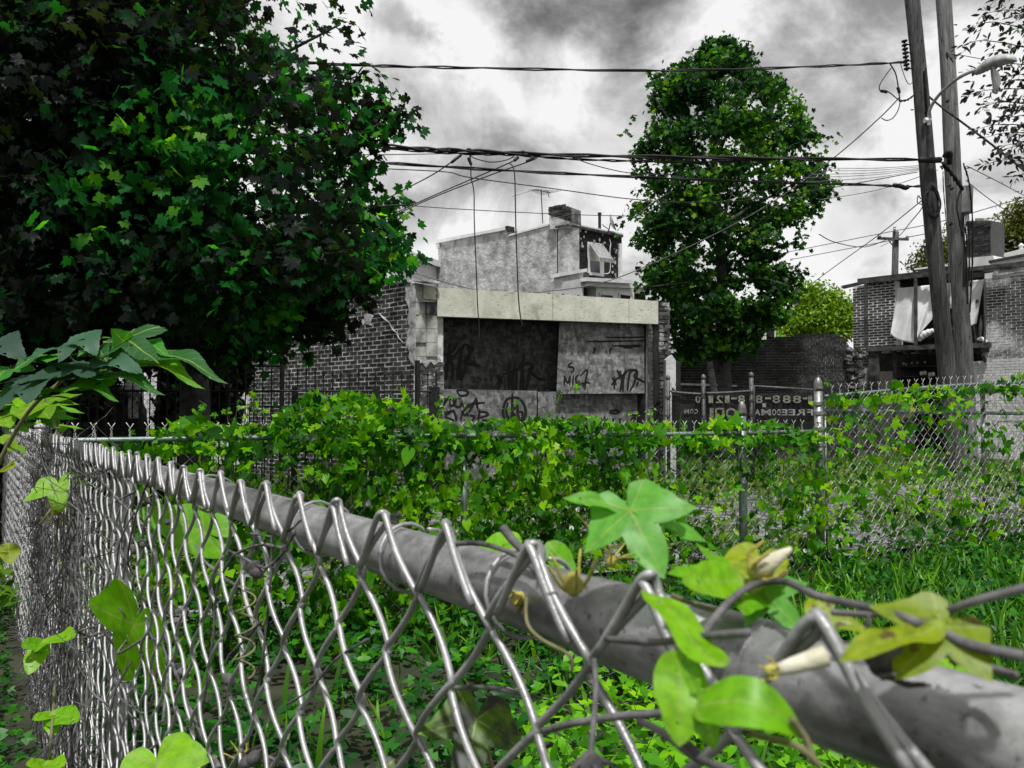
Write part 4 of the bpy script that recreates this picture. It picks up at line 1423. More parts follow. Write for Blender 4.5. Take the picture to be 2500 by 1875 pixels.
# fittings on the pale pole
mb = MB()
mb.tube(catmull([W(2306, 385, ZP + .25), W(2312, 372, ZP + .2), W(2320, 376, ZP + .2), W(2318, 392, ZP + .25)], 5), .05, 7)
mb.tube([W(2317, 380, ZP + .25), W(2318, 402, ZP + .3)], .05, 7)
mb.build('clamp', M['cable'], pb, True)
mb = MB()
for a in ((2316, 455), (2322, 462), (2320, 548), (2312, 248)):
    mb.lathe(W(*a, ZP + .33), [(.03, 0), (.03, .05)], 8, (0, -1, 0))
mb.build('bolt', M['black_iron'], pb)

jb = thing('junction_box', 'grey metal junction box on the side of the pale utility pole', 'junction box', W(2361, 485, ZP + .4))
mb = MB()
c = W(2361, 487, ZP + .42)
m = Matrix.Translation(c) @ Matrix.Rotation(math.radians(-28), 4, 'Z') @ Matrix.Rotation(math.radians(2.5), 4, 'Y')
mb.box(m, .2, .13, .53)
mb.build('body', M['aluminium'], jb)
mb = MB()
mb.box(m @ Matrix.Translation((0, -.07, 0)), .185, .012, .51)
mb.build('door', M['aluminium'], jb)
mb = MB()
for i in range(5):
    mb.tube(catmull([W(2352 + i * 3, 520, ZP + .38), W(2350 + i * 4, 545 + 4 * (i % 3), ZP + .35), W(2354 + i * 3 + 4 * (i % 2), 600, ZP + .36), W(2352 + i * 4, 700, ZP + .36)], 6), .012, 4)
mb.build('cables', M['cable'], jb)

coil = thing('cable_coil', 'coil of spare black cable hung on the dark utility pole', 'cable coil', W(2277, 455, ZP - .2))
mb = MB()
for k in range(9):
    rx, ry = 12.5 + (k % 5) * 2.2, 31 + (k % 4) * 3.4
    cx, cy = 2277 + random.uniform(-1.5, 1.5), 494 + random.uniform(-2, 2) + k * .3
    P = [W(cx + rx * math.cos(a) + 3 * math.sin(a), cy + ry * math.sin(a), ZP - .24 - .012 * k) for a in np.linspace(0, 2 * PI, 30)]
    mb.tube(P, .011, 5, False)
mb.build('loops', M['cable'], coil, True)

lamp = thing('street_lamp', 'street lamp on a curved arm bracketed to the dark utility pole', 'street lamp', W(2268, 292, ZP - .2))
MB().tube(catmull([W(2268, 292, ZP - .2), W(2269, 272, ZP - .25), W(2278, 252, ZP - .35), W(2296, 228, ZP - .6), W(2325, 201, ZP - 1.0), W(2355, 182, ZP - 1.35), W(2392, 168, ZP - 1.7)], 6), .030, 10).build('arm', M['aluminium'], lamp, True)
mb = MB()
mb.lathe(W(2263, 294, ZP - .2), [(.05, -.05), (.05, .05)], 10, (1, 0, 0))
mb.tube([W(2258, 294, ZP - .2), W(2272, 294, ZP - .2)], .045, 8)
mb.tube([W(2268, 298, ZP - .2), W(2268, 306, ZP - .2)], .03, 8)
mb.build('bracket', M['white_paint'], lamp)
# cobra-head housing: tapered shell along its axis
A0, A1 = W(2383, 172, ZP - 1.6), W(2479, 138, ZP - 2.2)
ax = (A1 - A0)
L_ = ax.length
ax.normalize()
sd = ax.cross(Vector((0, 0, 1))).normalized()
up = sd.cross(ax).normalized()
mb = MB()
prof = [(0, .05, .06), (.08, .085, .10), (.3, .12, .13), (.6, .15, .135), (.85, .14, .11), (.97, .09, .07), (1.0, .03, .03)]
ns = 14
for t, w_, h_ in prof:
    for k in range(ns):
        an = 2 * PI * k / ns
        y = math.sin(an)
        y = y if y > 0 else y * .35
        bend = .06 * (t - .5) ** 2 * 4
        mb.v.append(tuple(A0 + ax * L_ * t + sd * w_ * math.cos(an) + up * (h_ * y - bend)))
for i in range(len(prof) - 1):
    for k in range(ns):
        a, b = i * ns + k, i * ns + (k + 1) % ns
        mb.f.append((a, b, b + ns, a + ns))
mb.f.append(tuple(range(ns))[::-1])
mb.f.append(tuple((len(prof) - 1) * ns + k for k in range(ns)))
mb.build('housing', M['aluminium'], lamp, True)
# opened lens door hanging down below the housing
q0 = A0 + ax * L_ * .42 - up * .03
hang = (Vector((0.02, 0, -1)) + ax * .12).normalized()
fw = (sd * .75 + ax * .65).normalized()
mb = MB()
ring, inner = [], []
for k in range(24):
    an = 2 * PI * k / 24
    ring.append(q0 + hang * (.24 - .24 * math.cos(an)) + fw * .12 * math.sin(an))
nrm = hang.cross(fw).normalized()
mb.tube(ring + [ring[0]], .02, 6, False)
mb.build('lens_frame', M['aluminium'], lamp, True)
mb = MB()
cen = q0 + hang * .24
for s in (1.0, .8, .5, .0):
    for k in range(24):
        an = 2 * PI * k / 24
        mb.v.append(tuple(cen + hang * (-.22 * math.cos(an) * s) + fw * .105 * math.sin(an) * s - nrm * .10 * (1 - s * s)))
for i in range(3):
    for k in range(24):
        a, b = i * 24 + k, i * 24 + (k + 1) % 24
        mb.f.append((a, b, b + 24, a + 24))
mb.build('lens', mat_rough('frosted_lens', g3(0.5), g3(0.66), 9, 3, 0.2, 0.1), lamp, True)

# far pole with crossarm
zf = 40
fp = thing('far_utility_pole', 'distant wooden utility pole with a crossarm above the derelict house', 'utility pole', W(2182, 1000, zf))
MB().tube([W(2180, 900, zf), W(2187, 566, zf)], [.19, .15], 10).build('shaft', M['pole_dark'], fp, True)
m = Matrix.Translation(W(2180, 583, zf - .2)) @ Matrix.Rotation(math.radians(4), 4, 'Y') @ Matrix.Rotation(math.radians(-8), 4, 'Z')
MB().box(m, 1.5, .12, .12).build('crossarm', M['pole_dark'], fp)
MB().tube([W(2168, 584, zf - .15), W(2181, 602, zf - .15)], .03, 5).build('brace', M['pole_dark'], fp)
mb = MB()
for x, y in ((2147, 574), (2184, 558), (2215, 580)):
    mb.lathe(W(x, y + 5, zf - .2), [(.05, 0), (.09, .06), (.06, .12), (.08, .17), (.03, .2)], 8)
mb.build('insulator', M['aluminium'], fp)

# pole half hidden by the maple
hp = thing('hidden_utility_pole', 'grey utility pole partly hidden behind the large maple', 'utility pole', W(672, 1100, 17))
p0, p1 = W(676, 1080, 17), W(664, 395, 17)
MB().tube([Vector((p0.x, p0.y, 0)), p1], [.23, .19], 14).build('shaft', M['pole_pale'], hp, True)
MB().lathe(p1, [(.21, -.1), (.21, 0.02), (.17, .03)], 14).build('cap', M['cable'], hp)
MB().box(Matrix.Translation(W(690, 392, 16.8)), .8, .14, .18).build('crossarm', M['pole_dark'], hp)

# ================================================================== CABLES


def zc(px):
    return 12.22 / (1 - .353 * (px - 1250) / F)


def cable(label, pts, r, strands=1, wob=0.0, mat='cable', group=None, zoff=0.0, sides=5, name='overhead_cable', cat='cable'):
    """pts: (px, py) on the line's own vertical run, or (px, py, z)"""
    P = [W(p[0], p[1], (p[2] if len(p) > 2 else zc(p[0])) + zoff) for p in pts]
    C = catmull(P, 8)
    mb = MB()
    for s in range(strands):
        Q = []
        for i, p in enumerate(C):
            ph = i * .9 + s * 2 * PI / max(strands, 1)
            Q.append(p + Vector((0, math.cos(ph), math.sin(ph))) * (r * 1.05 if strands > 1 else 0) + Vector((0, 0, wob * math.sin(i * 2.3 + s))))
        mb.tube(Q, r, sides)
    o = mb.build(name, M[mat], None, True)
    return tagp(o, label, cat, group)


G1 = None
cable('topmost twisted cable running from the maple to the insulator stack', [(300, 120), (600, 142), (840, 158), (1130, 165.5), (1627, 172.5), (2000, 162), (2210, 152)], .013, 2, .006)
cable('thick bundled cable crossing the sky to the splice case', [(-150, 230), (300, 282), (723, 334), (983, 360), (1141, 368), (1390, 379), (1808, 386), (2240, 390)], .019, 2, .003)
cable('slack wire lashed under the thick bundled cable', [(860, 352), (983, 366), (1150, 376), (1250, 378), (1390, 388), (1560, 394), (1700, 396), (1900, 389)], .012, 2, .004, zoff=.05)
cable('second bundled cable below the thick one, ending in a dark knuckle', [(-150, 318), (300, 342), (600, 372), (814, 390), (938, 398), (1322, 421), (1763, 441), (2130, 452), (2200, 456), (2275, 453)], .014, 2, .003, zoff=.2)
cable('thin straight wire from the maple to the splice above the garage', [(860, 378), (1000, 377), (1125, 374), (1160, 372)], .007, zoff=.1)
cable('thin wire falling from the maple to the middle tree', [(800, 404), (938, 412), (1090, 420), (1150, 434), (1360, 462), (1540, 486), (1700, 494), (1900, 480), (2240, 420)], .009, zoff=.5)
cable('single service wire slanting up from the maple to a splice', [(820, 570, 14), (938, 490, 13.2), (1050, 430, 12.6), (1100, 397), (1128, 376)], .010)
cable('upper of two parallel service wires slanting up right', [(880, 560, 15), (1026, 492, 13.8), (1150, 438, 12.8), (1245, 397), (1265, 384)], .010)
cable('lower of two parallel service wires slanting up right', [(880, 568, 15), (1026, 496, 13.8), (1180, 434, 12.9), (1295, 393), (1310, 384)], .010)
cable('low thin wire passing behind the broken chimney', [(830, 482, 22), (1025, 504, 22.5), (1320, 521, 23), (1540, 527.5, 23.5), (1720, 527, 24)], .012)
cable('looping jumper wire between two splices on the thick cable', [(1145, 378), (1163, 388), (1200, 396), (1235, 391), (1255, 382)], .009)
cable('slack wire sagging from the thick cable into the tree', [(1395, 383), (1440, 400), (1510, 418), (1570, 425), (1640, 426)], .008)
cable('long service drop running from the pole behind the garage parapet', [(2196, 237, 15), (2150, 285, 15.2), (2048, 375, 15.8), (1921, 470, 16.5), (1797, 545, 17.2), (1616, 633, 18), (1470, 690, 18.4), (1330, 712, 18.6), (1250, 714, 18.6), (1150, 705, 18.6), (1000, 662, 18.4), (940, 636, 18.2)], .013, mat='cable_grey')
cable('taut wire running down right from the dark pole past the leaves', [(2267, 235, 15), (2305, 266, 14.8), (2420, 352, 14.2), (2520, 432, 13.6)], .020)
for i, (y0, y1) in enumerate(((410, 404), (417, 407), (426, 410), (434, 412), (446, 414))):
    cable('%s of five thin wires fanning from splice case to middle tree' % ('uppermost', 'second', 'middle', 'fourth', 'lowest')[i], [(2020 - i * 20, y0, 15.6 + .2 * i), (2130, (y0 + y1) / 2 + 4, 15.3), (2250, y1, 15.0)], .006, mat='cable_grey', group='thin wires fanning from the splice case')
cable('thin wire rising right from the second tree edge to the pale pole', [(2000, 488, 16), (2150, 462, 15.6), (2290, 415, 15.3)], .007, mat='cable_grey')
cable('wire from the cable coil slanting down behind the boundary wall', [(2250, 490, 15), (2150, 570, 18), (2050, 642, 21), (1985, 690, 23)], .011, mat='cable_grey')
cable('looped slack wire beside the cable coil', [(2248, 486, 15), (2242, 478, 15), (2240, 494, 15), (2252, 505, 15), (2225, 540, 17), (2190, 580, 24), (2150, 602, 32)], .011, mat='cable_grey')
cable('higher of two far wires reaching the distant crossarm', [(1890, 622, 46), (2147, 571, 40), (2300, 540, 37), (2500, 482, 33)], .022, mat='cable_grey')
cable('lower of two far wires reaching the distant crossarm', [(1930, 634, 46), (2160, 590, 40), (2300, 562, 37), (2500, 512, 33)], .022, mat='cable_grey')
cable('sagging wire from the tree edge to the distant crossarm', [(2000, 572, 30), (2040, 592, 32), (2110, 603, 36), (2165, 585, 40)], .02, mat='cable')
cable('upper thin wire slanting down right from the pale pole', [(2360, 405, 15.4), (2430, 440, 16), (2520, 488, 17)], .009, mat='cable_grey')
cable('middle thin wire slanting down right from the pale pole', [(2358, 440, 15.4), (2410, 482, 16), (2480, 530, 17)], .009, mat='cable_grey')
cable('black cable strands twisted down the right side of the pale pole', [(2352, 400, 15.3), (2362, 430, 15.3), (2369, 470, 15.3), (2374, 540, 15.3), (2374, 640, 15.3), (2368, 760, 15.3)], .012, 2, .02)
cable('tangled cable looping down the face of the pale pole', [(2296, 408, 15.1), (2322, 420, 15.1), (2345, 455, 15.1), (2336, 500, 15.1), (2344, 550, 15.1), (2358, 620, 15.15), (2362, 740, 15.2)], .012, 2, .03)
cable('short cable bundle drooping from the splice case to the pale pole', [(2300, 398, 15), (2318, 418, 15.05), (2338, 446, 15.1), (2350, 462, 15.1)], .022, 2, .02)
cable('wire stub hanging down between the two utility poles', [(2302, 420, 15.2), (2304, 470, 15.2), (2310, 540, 15.3), (2316, 640, 15.4), (2318, 780, 15.4)], .008, 2, .02, mat='cable_grey')
cable('forked jumper wire hanging from the topmost cable by the pole', [(2172, 154), (2186, 178), (2192, 205), (2196, 236), (2197, 246)], .013, 1)
cable('left fork of jumper wire with a sleeve by the pole', [(2176, 166), (2158, 190), (2147, 210), (2150, 222), (2168, 224), (2184, 236), (2196, 246)], .010, 1)
cable('short thin wire between insulator stack and dark pole', [(2198, 152), (2206, 180), (2218, 205), (2232, 198)], .007, 1)
cable('small jumper loop below the splices by the dark pole', [(2198, 248), (2192, 270), (2180, 288), (2165, 294), (2152, 288)], .010, 1)
cable('wire from the jumper splices to the dark pole', [(2196, 247), (2215, 244), (2232, 232)], .012, 2)
cable('left hanging cut wire dangling before the garage', [(1147, 377, 12.05), (1150, 402, 12.0), (1150, 432, 12.0), (1157, 470, 12.0), (1158, 540, 12.0), (1162, 640, 12.0), (1166, 745, 12.0), (1170, 800, 12.0), (1171, 836, 12.0)], .009)
cable('right hanging cut wire with bare end dangling before the garage', [(1243, 398, 12.1), (1253, 408, 12.05), (1257, 440, 12.0), (1259, 540, 12.0), (1263, 660, 12.0), (1266, 730, 12.0), (1271, 775, 12.0), (1276, 797, 12.0)], .010)
cable('guy wire rising from roof level right of the hidden pole', [(700, 548, 11), (760, 492, 11.4), (830, 430, 11.8), (900, 380, 12.2)], .009)


def sleeve(label, pts, r, zoff=0.0, name='cable_splice'):
    P = [W(p[0], p[1], (p[2] if len(p) > 2 else zc(p[0])) + zoff) for p in pts]
    mb = MB()
    C = catmull(P, 4)
    n = len(C)
    mb.tube(C, [r * (.55 if i in (0, n - 1) else 1) for i in range(n)], 8)
    tagp(mb.build(name, M['cable'], None, True), label, 'splice')


sleeve('black ribbed splice case where the thick cable meets the dark pole', [(2242, 390, 14.75), (2260, 390.5, 14.75), (2280, 391, 14.75), (2299, 390, 14.75)], .058)
sleeve('dark knuckle splice on the second bundled cable near the pole', [(2180, 452), (2200, 455), (2210, 459), (2218, 455)], .045, .15)
sleeve('slanting splice at the top of the single service wire', [(1101, 398), (1113, 388), (1127, 378)], .022)
sleeve('splice at the head of the left hanging wire', [(1143, 384), (1147, 394), (1151, 403)], .024)
sleeve('splice at the head of the upper parallel service wire', [(1255, 393), (1260, 388), (1266, 383)], .026)
sleeve('splice at the head of the lower parallel service wire', [(1284, 394), (1295, 389), (1306, 384)], .020)
sleeve('small box clip riding on the thick cable above the single wire', [(1141, 367), (1145, 365.5), (1149, 367)], .03)
sleeve('small clip pair riding on the thick cable right of the box clip', [(1272, 372), (1277, 371), (1282, 373)], .026)
sleeve('sleeve on the forked jumper wire', [(2191, 212), (2194, 220), (2196, 228)], .028)
sleeve('sleeve on the left jumper fork', [(2150, 222), (2158, 223), (2166, 225)], .03)

# ================================================================== CHAIN-LINK FENCES
DIA = 0.0930      # diamond size


def zigzag(h0, h1, w, period, r, depth, sides, mirror, top='knuckle', per=6, ease=.02):
    """one woven wire: flattened helix between two vertical lines w apart; local x along the fence, y out of it, z up"""
    sgn = -1 if mirror else 1
    half = period / 2
    n = int(round((h1 - h0) / half))
    pts = []
    for i in range(n):
        # from the top down: start at the corner on the peak side
        xa = (w / 2 if i % 2 == 0 else -w / 2) * sgn
        dz = depth * (1 if i % 2 == 0 else -1)
        for k in range(per):
            t = k / per
            e = t - (ease if i or t > .5 else 0.0) * math.sin(2 * PI * t)
            x = xa * (1 - 2 * e)
            z = h1 - (i + t) * half
            y = dz * math.sin(PI * t)
            pts.append(Vector((x * (1 + .10 * math.sin(PI * t) * 0), y, z)))
    mb = MB()
    px = w / 2 * sgn
    if top == 'knuckle':
        hook = [Vector((px - sgn * .012, -.004 * sgn - .010, h1 - .040)), Vector((px - sgn * .004, -.007 * sgn - .008, h1 - .012)), Vector((px + sgn * .003, -.004, h1 + .006)), Vector((px + sgn * .003, .006, h1 + .007))]
        hook = [Vector((px + sgn * .034, .0055, h1 - .043)), Vector((px + sgn * .016, .0060, h1 - .020)), Vector((px + sgn * .003, .0055, h1 - .001)), Vector((px - sgn * .003, .0045, h1 + .0035)), Vector((px - sgn * .002, .0005, h1 + .002))]
        pts = catmull(hook, 3)[:-1] + pts[1:]
    else:
        e = [Vector((px + sgn * .016, .004, h1 + .062)), Vector((px + sgn * .004, 0, h1 + .044)), Vector((px - sgn * .004, .004, h1 + .034)), Vector((px + sgn * .004, -.004, h1 + .022)), Vector((px - sgn * .003, .003, h1 + .010))]
        pts = e + pts
    mb.tube(pts, r, sides)
    return mb


# ---- near fence
ON = Vector((0.1568, 0.241, 0))
DN = Vector((-.696, 1, 0)).normalized()
NN = Vector((1, .696, 0)).normalized()     # away from the camera
LN = 4.06
LX = 10.5         # the fence runs on past the corner post
TOPN = EYE - 0.078


def NF(s, h, off=0.0):
    p = ON + DN * s + NN * off
    return Vector((p.x, p.y, h))


def nfs(px):
    """fence station under photo column px"""
    k = (px - 1250) / F
    # (ON + DN s): X = k Y
    return (k * ON.y - ON.x) / (DN.x - k * DN.y)


near = thing('chain_link_fence', 'near galvanised chain-link fence crossing the foreground diagonally, top rail close to the lens', 'fence', (ON.x, ON.y, 0))
mb = MB()
RP = [NF(s, EYE - 0.115, 0.030) for s in np.linspace(-1.2, LX, 80)]
mb.tube(RP, 0.0215, 24)
mb.build('top_rail', M['rail'], near, True)
# rail sleeve where two lengths join
sj = nfs(1560)
MB().tube([NF(sj - .05, EYE - .1155, .030), NF(sj + .07, EYE - .1155, .030)], .0228, 24).build('rail_sleeve', M['rail'], near, True)
mesh_a = zigzag(0.02, TOPN, DIA / 2 + .0045, .100, 0.0025, 0.0032, 8, False, per=10, ease=.006).mesh('wire', M['wire'], True)
mesh_b = zigzag(0.02, TOPN, DIA / 2 + .0045, .100, 0.0025, 0.0032, 8, True, per=10, ease=.006).mesh('wire', M['wire'], True)
s = -0.95
k = 0
s_ph = (nfs(832) % DIA) - DIA / 4
while s < LX:
    c = math.floor(s / DIA) * DIA + s_ph
    for j in (0, 1):
        ss = c + j * DIA / 2
        m = Matrix.Identity(4)
        m.col[0][:3] = DN
        m.col[1][:3] = -NN
        m.col[2][:3] = (0, 0, 1)
        m.col[3][:3] = NF(ss + random.uniform(-.002, .002), random.uniform(-.004, .004))
        m = m @ Matrix.Rotation(random.uniform(-.002, .002), 4, 'Y') @ Matrix.Rotation(random.uniform(-.07, .07), 4, 'Z')
        link('wire', mesh_a if j == 0 else mesh_b, near, m)
    s += DIA
# posts
cpt = NF(LN + .05, 0, .03)
mb = MB()
mb.tube([Vector((cpt.x, cpt.y, 0)), Vector((cpt.x, cpt.y, EYE - .06))], .024, 16)
mb.build('corner_post', M['galv'], near, True)
MB().lathe((cpt.x, cpt.y, EYE - .065), [(.026, 0), (.029, .006), (.026, .012), (.022, .02), (.014, .045), (.006, .052)], 16).build('post_cap', M['aluminium'], near, True)
for s_ in (nfs(235),):
    q = NF(s_, 0, .06)
    MB().tube([q, Vector((q.x, q.y, EYE - .13))], .024, 14).build('line_post', M['galv'], near, True)
# tie wires wrapped round the rail
for px in (478, 735, 960, 1240):
    s0 = nfs(px)
    P = [NF(s0 + .006 * a, EYE - .115 + .026 * math.cos(a), .030 + .027 * math.sin(a) * (1)) for a in np.linspace(0, 7.2, 22)]
    MB().tube(P, .0016, 6).build('tie_wire', M['wire'], near, True)

# ---- far fence
OFX = -2.146
DF = Vector((1, .45, 0)).normalized()
NF2 = Vector((.45, -1, 0)).normalized()     # towards the camera
OF = Vector((OFX, 4.54 + .45 * OFX, 0))


def FF(s, h, off=0.0):
    p = OF + DF * s + NF2 * off
    return Vector((p.x, p.y, h))


def ffs(px):
    k = (px - 1250) / F
    return (k * OF.y - OF.x) / (DF.x - k * DF.y)


RAILF = EYE - 0.125
far = thing('chain_link_fence', 'low chain-link fence smothered in climbing vine across the middle, below the garage', 'fence', OF)
S2000 = ffs(1997)
MB().tube([FF(s, RAILF + .004 * math.sin(s * 1.4), 0) for s in np.linspace(0.02, S2000, 30)], .0140, 14).build('top_rail', M['galv_green'], far, True)
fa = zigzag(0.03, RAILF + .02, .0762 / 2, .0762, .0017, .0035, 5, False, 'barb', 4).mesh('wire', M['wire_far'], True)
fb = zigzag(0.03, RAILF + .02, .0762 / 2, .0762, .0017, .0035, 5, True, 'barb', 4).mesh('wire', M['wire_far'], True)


def weave(root, s0, s1, pitch, A, B, off=-.022, hfun=None, lim=999):
    n = int((s1 - s0) / pitch)
    for i in range(n):
        for j in (0, 1):
            ss = s0 + i * pitch + j * pitch / 2
            m = Matrix.Identity(4)
            m.col[0][:3] = DF
            m.col[1][:3] = NF2
            m.col[2][:3] = (0, 0, 1)
            m.col[3][:3] = FF(ss, (hfun(ss) if hfun else 0) + random.uniform(-.004, .004), off)
            link('wire', A if j == 0 else B, root, m @ Matrix.Rotation(random.uniform(-.002, .002), 4, 'Y'))


weave(far, .05, S2000 - .03, .0762, fa, fb)


def fence_post(root, px, ptop, r, mat, cap='dome', base=0.0, name='post', off=.0):
    s_ = ffs(px)
    b = FF(s_, base, off)
    sc = (ray(px, ptop)[2] / ray(px, ptop)[1]) * b.y + EYE
    MB().tube([b, Vector((b.x, b.y, sc))], r, 16).build(name, mat, root, True)
    if cap == 'dome':
        MB().lathe((b.x, b.y, sc - .01), [(r * 1.1, 0), (r * 1.12, .02), (r * 1.0, .035), (r * 1.02, .04), (r * .85, .065), (r * .5, .085), (r * .12, .095)], 16).build('post_cap', M['galv'], root, True)
    return b, sc


fence_post(far, 1133, 1062, .0175, M['galv_green'], None)
pb1_, sc1 = fence_post(far, 1811, 1010, .0265, M['galv_green'])
pb2_, sc2 = fence_post(far, 560, 1070, .0175, M['galv_green'], None)
mb = MB()
for px, ys in ((1811, (1045, 1180, 1330)), (1133, (1120, 1290))):
    for y in ys:
        q = FF(ffs(px), (ray(px, y)[2] / ray(px, y)[1]) * FF(ffs(px), 0).y + EYE)
        MB().lathe(q, [(.028 if px > 1500 else .019, -.012), (.030 if px > 1500 else .0205, -.01), (.030 if px > 1500 else .0205, .01), (.028 if px > 1500 else .019, .012)], 16).build('tension_band', M['galv'], far, True)

# ---- taller panel on the right
tall = thing('tall_chain_link_fence', 'taller chain-link panel with sloping top rail and level middle rail at right', 'fence', FF(S2000, 0))
pt, sct = fence_post(tall, 1998, 950, .0285, M['galv'])
MB().tube([FF(S2000 + .065, 0.05), FF(S2000 + .065, EYE + .10)], .008, 8).build('tension_bar', M['galv'], tall, True)
mb = MB()
for y in (985, 1008, 1047, 1085, 1120, 1150, 1168, 1225, 1290):
    q = FF(S2000, (ray(1998, y)[2] / ray(1998, y)[1]) * pt.y + EYE)
    MB().lathe(q, [(.0295, -.016), (.0325, -.012), (.0325, .012), (.0295, .016)], 18).box(Matrix.Translation(q + DF * .045), .04, .010, .025).build('tension_band', M['galv'], tall)
SE = 10.6


def rail_h(px0, y0, px1, y1):
    def fn(px, y):
        b = FF(ffs(px), 0)
        return (ray(px, y)[2] / ray(px, y)[1]) * b.y + EYE
    return ffs(px0), fn(px0, y0), ffs(px1), fn(px1, y1)


def lin_rail(name, a, r, mat, bend=0.0):
    s0, h0, s1, h1 = a
    P = []
    for t in np.linspace(0, (SE - s0) / (s1 - s0), 24):
        P.append(FF(s0 + (s1 - s0) * t, h0 + (h1 - h0) * t + bend * math.sin(PI * min(t, 1)), .0))
    MB().tube(P, r, 14).build(name, mat, tall, True)


tr = rail_h(2014, 968, 2500, 932)
lin_rail('top_rail', tr, .0125, M['galv_green'], .012)
lin_rail('middle_rail', rail_h(2012, 1002, 2500, 1010), .0145, M['galv_green'])
lin_rail('bottom_rail', rail_h(2150, 1432, 2500, 1352), .013, M['galv_green'])
H0 = EYE + .05
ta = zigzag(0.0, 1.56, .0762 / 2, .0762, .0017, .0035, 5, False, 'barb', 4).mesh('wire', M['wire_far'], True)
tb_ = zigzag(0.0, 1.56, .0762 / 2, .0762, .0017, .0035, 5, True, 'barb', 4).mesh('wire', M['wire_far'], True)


def top_h(ss):
    t = (ss - tr[0]) / (tr[2] - tr[0])
    return tr[1] + (tr[3] - tr[1]) * t + .02 - 1.56


weave(tall, S2000 + .09, SE, .0762, ta, tb_, .022, top_h)
fence_post(tall, 2408, 945, .019, M['galv'], None, name='line_post', off=-.03)

# ---- fence by the garage with the banner
BF = Plane(1630, 12.7, 1990, 12.1)
bfz = lambda px: BF.hit(px, 1000).y
bfn = thing('yard_fence', 'six-foot chain-link yard fence with three capped posts beside the garage', 'fence', BF.hit(1800, 1200))
for px, yt, r in ((1631, 922, .03), (1717, 921, .032), (1834, 916, .033)):
    b = BF.hit(px, yt)
    MB().tube([Vector((b.x, b.y, 0)), b], r, 14).lathe(b, [(r * 1.15, -.03), (r * 1.2, 0), (r * .9, .03), (r * .3, .05)], 14).build('post', M['galv_dark'], bfn, True)
for xa, ya, xb, yb in ((1636, 956, 1712, 962), (1722, 960, 1830, 955)):
    MB().tube(catmull([BF.hit(xa, ya, .03), BF.hit((xa + xb) / 2, (ya + yb) / 2 + 1, .03), BF.hit(xb, yb, .03)], 6), .020, 10).build('top_rail', M['galv_dark'], bfn, True)
# gate frame
MB().tube([BF.hit(1842, 1100, .06), BF.hit(1842, 942, .06), BF.hit(1990, 952, .06)], .018, 10).build('gate_frame', M['galv_dark'], bfn, True)
mb = MB()
for px, ys in ((1631, (970, 1015)), (1717, (962, 968, 1016, 1022)), (1834, (958, 978, 1012))):
    for y in ys:
        MB().lathe(BF.hit(px, y), [(.036, -.02), (.042, -.018), (.042, .018), (.036, .02)], 12).build('clamp', M['galv_dark'], bfn)
za = zigzag(0.0, 1.62, .056 / 2 * 1.3, .056 * 1.3, .0018, .004, 4, False, 'barb', 3).mesh('wire', M['cable'])
zb_ = zigzag(0.0, 1.62, .056 / 2 * 1.3, .056 * 1.3, .0018, .004, 4, True, 'barb', 3).mesh('wire', M['cable'])
u0, u1 = BF.uv(BF.hit(1636, 1000))[0], BF.uv(BF.hit(1990, 1000))[0]
i = 0
u = u0
while u < u1:
    for j in (0, 1):
        m = BF.frame(u + j * .0182 * 2, 0.02, .045)
        link('wire', za if j == 0 else zb_, bfn, m)
    u += .0728

banner = thing('vinyl_banner', 'black vinyl banner with cream reversed lettering tied to the yard fence', 'banner', BF.hit(1800, 1000, -.1))


def banner_sheet():
    nu, nv = 50, 14
    V, Fc = [], []
    for j in range(nv + 1):
        for i in range(nu + 1):
            s, t = i / nu, j / nv
            px = 1640 + s * 350
            yt = np.interp(px, [1640, 1665, 1700, 1720, 1990], [945, 968, 984, 962, 958])
            py = yt + (1058 - yt) * t
            off = -.02 + .05 * math.sin(s * 21) * t * (1 if px > 1725 else 2.2) + .02 * math.sin(s * 50 + t * 3) - .03
            V.append(BF.hit(px, py, off * .5))
    for j in range(nv):
        for i in range(nu):
            a = j * (nu + 1) + i
            Fc.append((a, a + 1, a + nu + 2, a + nu + 1))
    mb = MB()
    mb.add(V, Fc)
    o = mb.build('sheet', M['banner'], banner, True)


banner_sheet()


def glyph(ch, xa, xb, ya, yb, mat, mirror=True, off=.03, name='letter'):
    cu = bpy.data.curves.new('glyph', 'FONT')
    cu.body = ch
    cu.size = 1
    cu.extrude = .004
    cu.offset = 0.018
    cu.resolution_u = 3
    tmp = bpy.data.objects.new('glyph', cu)
    COL.objects.link(tmp)
    dg = bpy.context.evaluated_depsgraph_get()
    me = bpy.data.meshes.new_from_object(tmp.evaluated_get(dg))
    bpy.data.objects.remove(tmp)
    bpy.data.curves.remove(cu)
    n = len(me.vertices)
    co = np.zeros(n * 3)
    me.vertices.foreach_get('co', co)
    co = co.reshape(-1, 3)
    lo, hi = co.min(0), co.max(0)
    P0, P1 = BF.hit(xa, yb, off), BF.hit(xb, ya, off)
    ua, va = BF.uv(P0)
    ub, vb = BF.uv(P1)
    fx = (co[:, 0] - lo[0]) / max(hi[0] - lo[0], 1e-6)
    if mirror:
        fx = 1 - fx
    fy = (co[:, 1] - lo[1]) / max(hi[1] - lo[1], 1e-6)
    new = np.array([BF.at(ua + (ub - ua) * a, va + (vb - va) * b, off + c * .5) for a, b, c in zip(fx, fy, co[:, 2])])
    me.vertices.foreach_set('co', new.ravel())
    me.materials.clear()
    me.materials.append(mat)
    me.name = 'letter'
    me.update()
    link(name, me, banner)


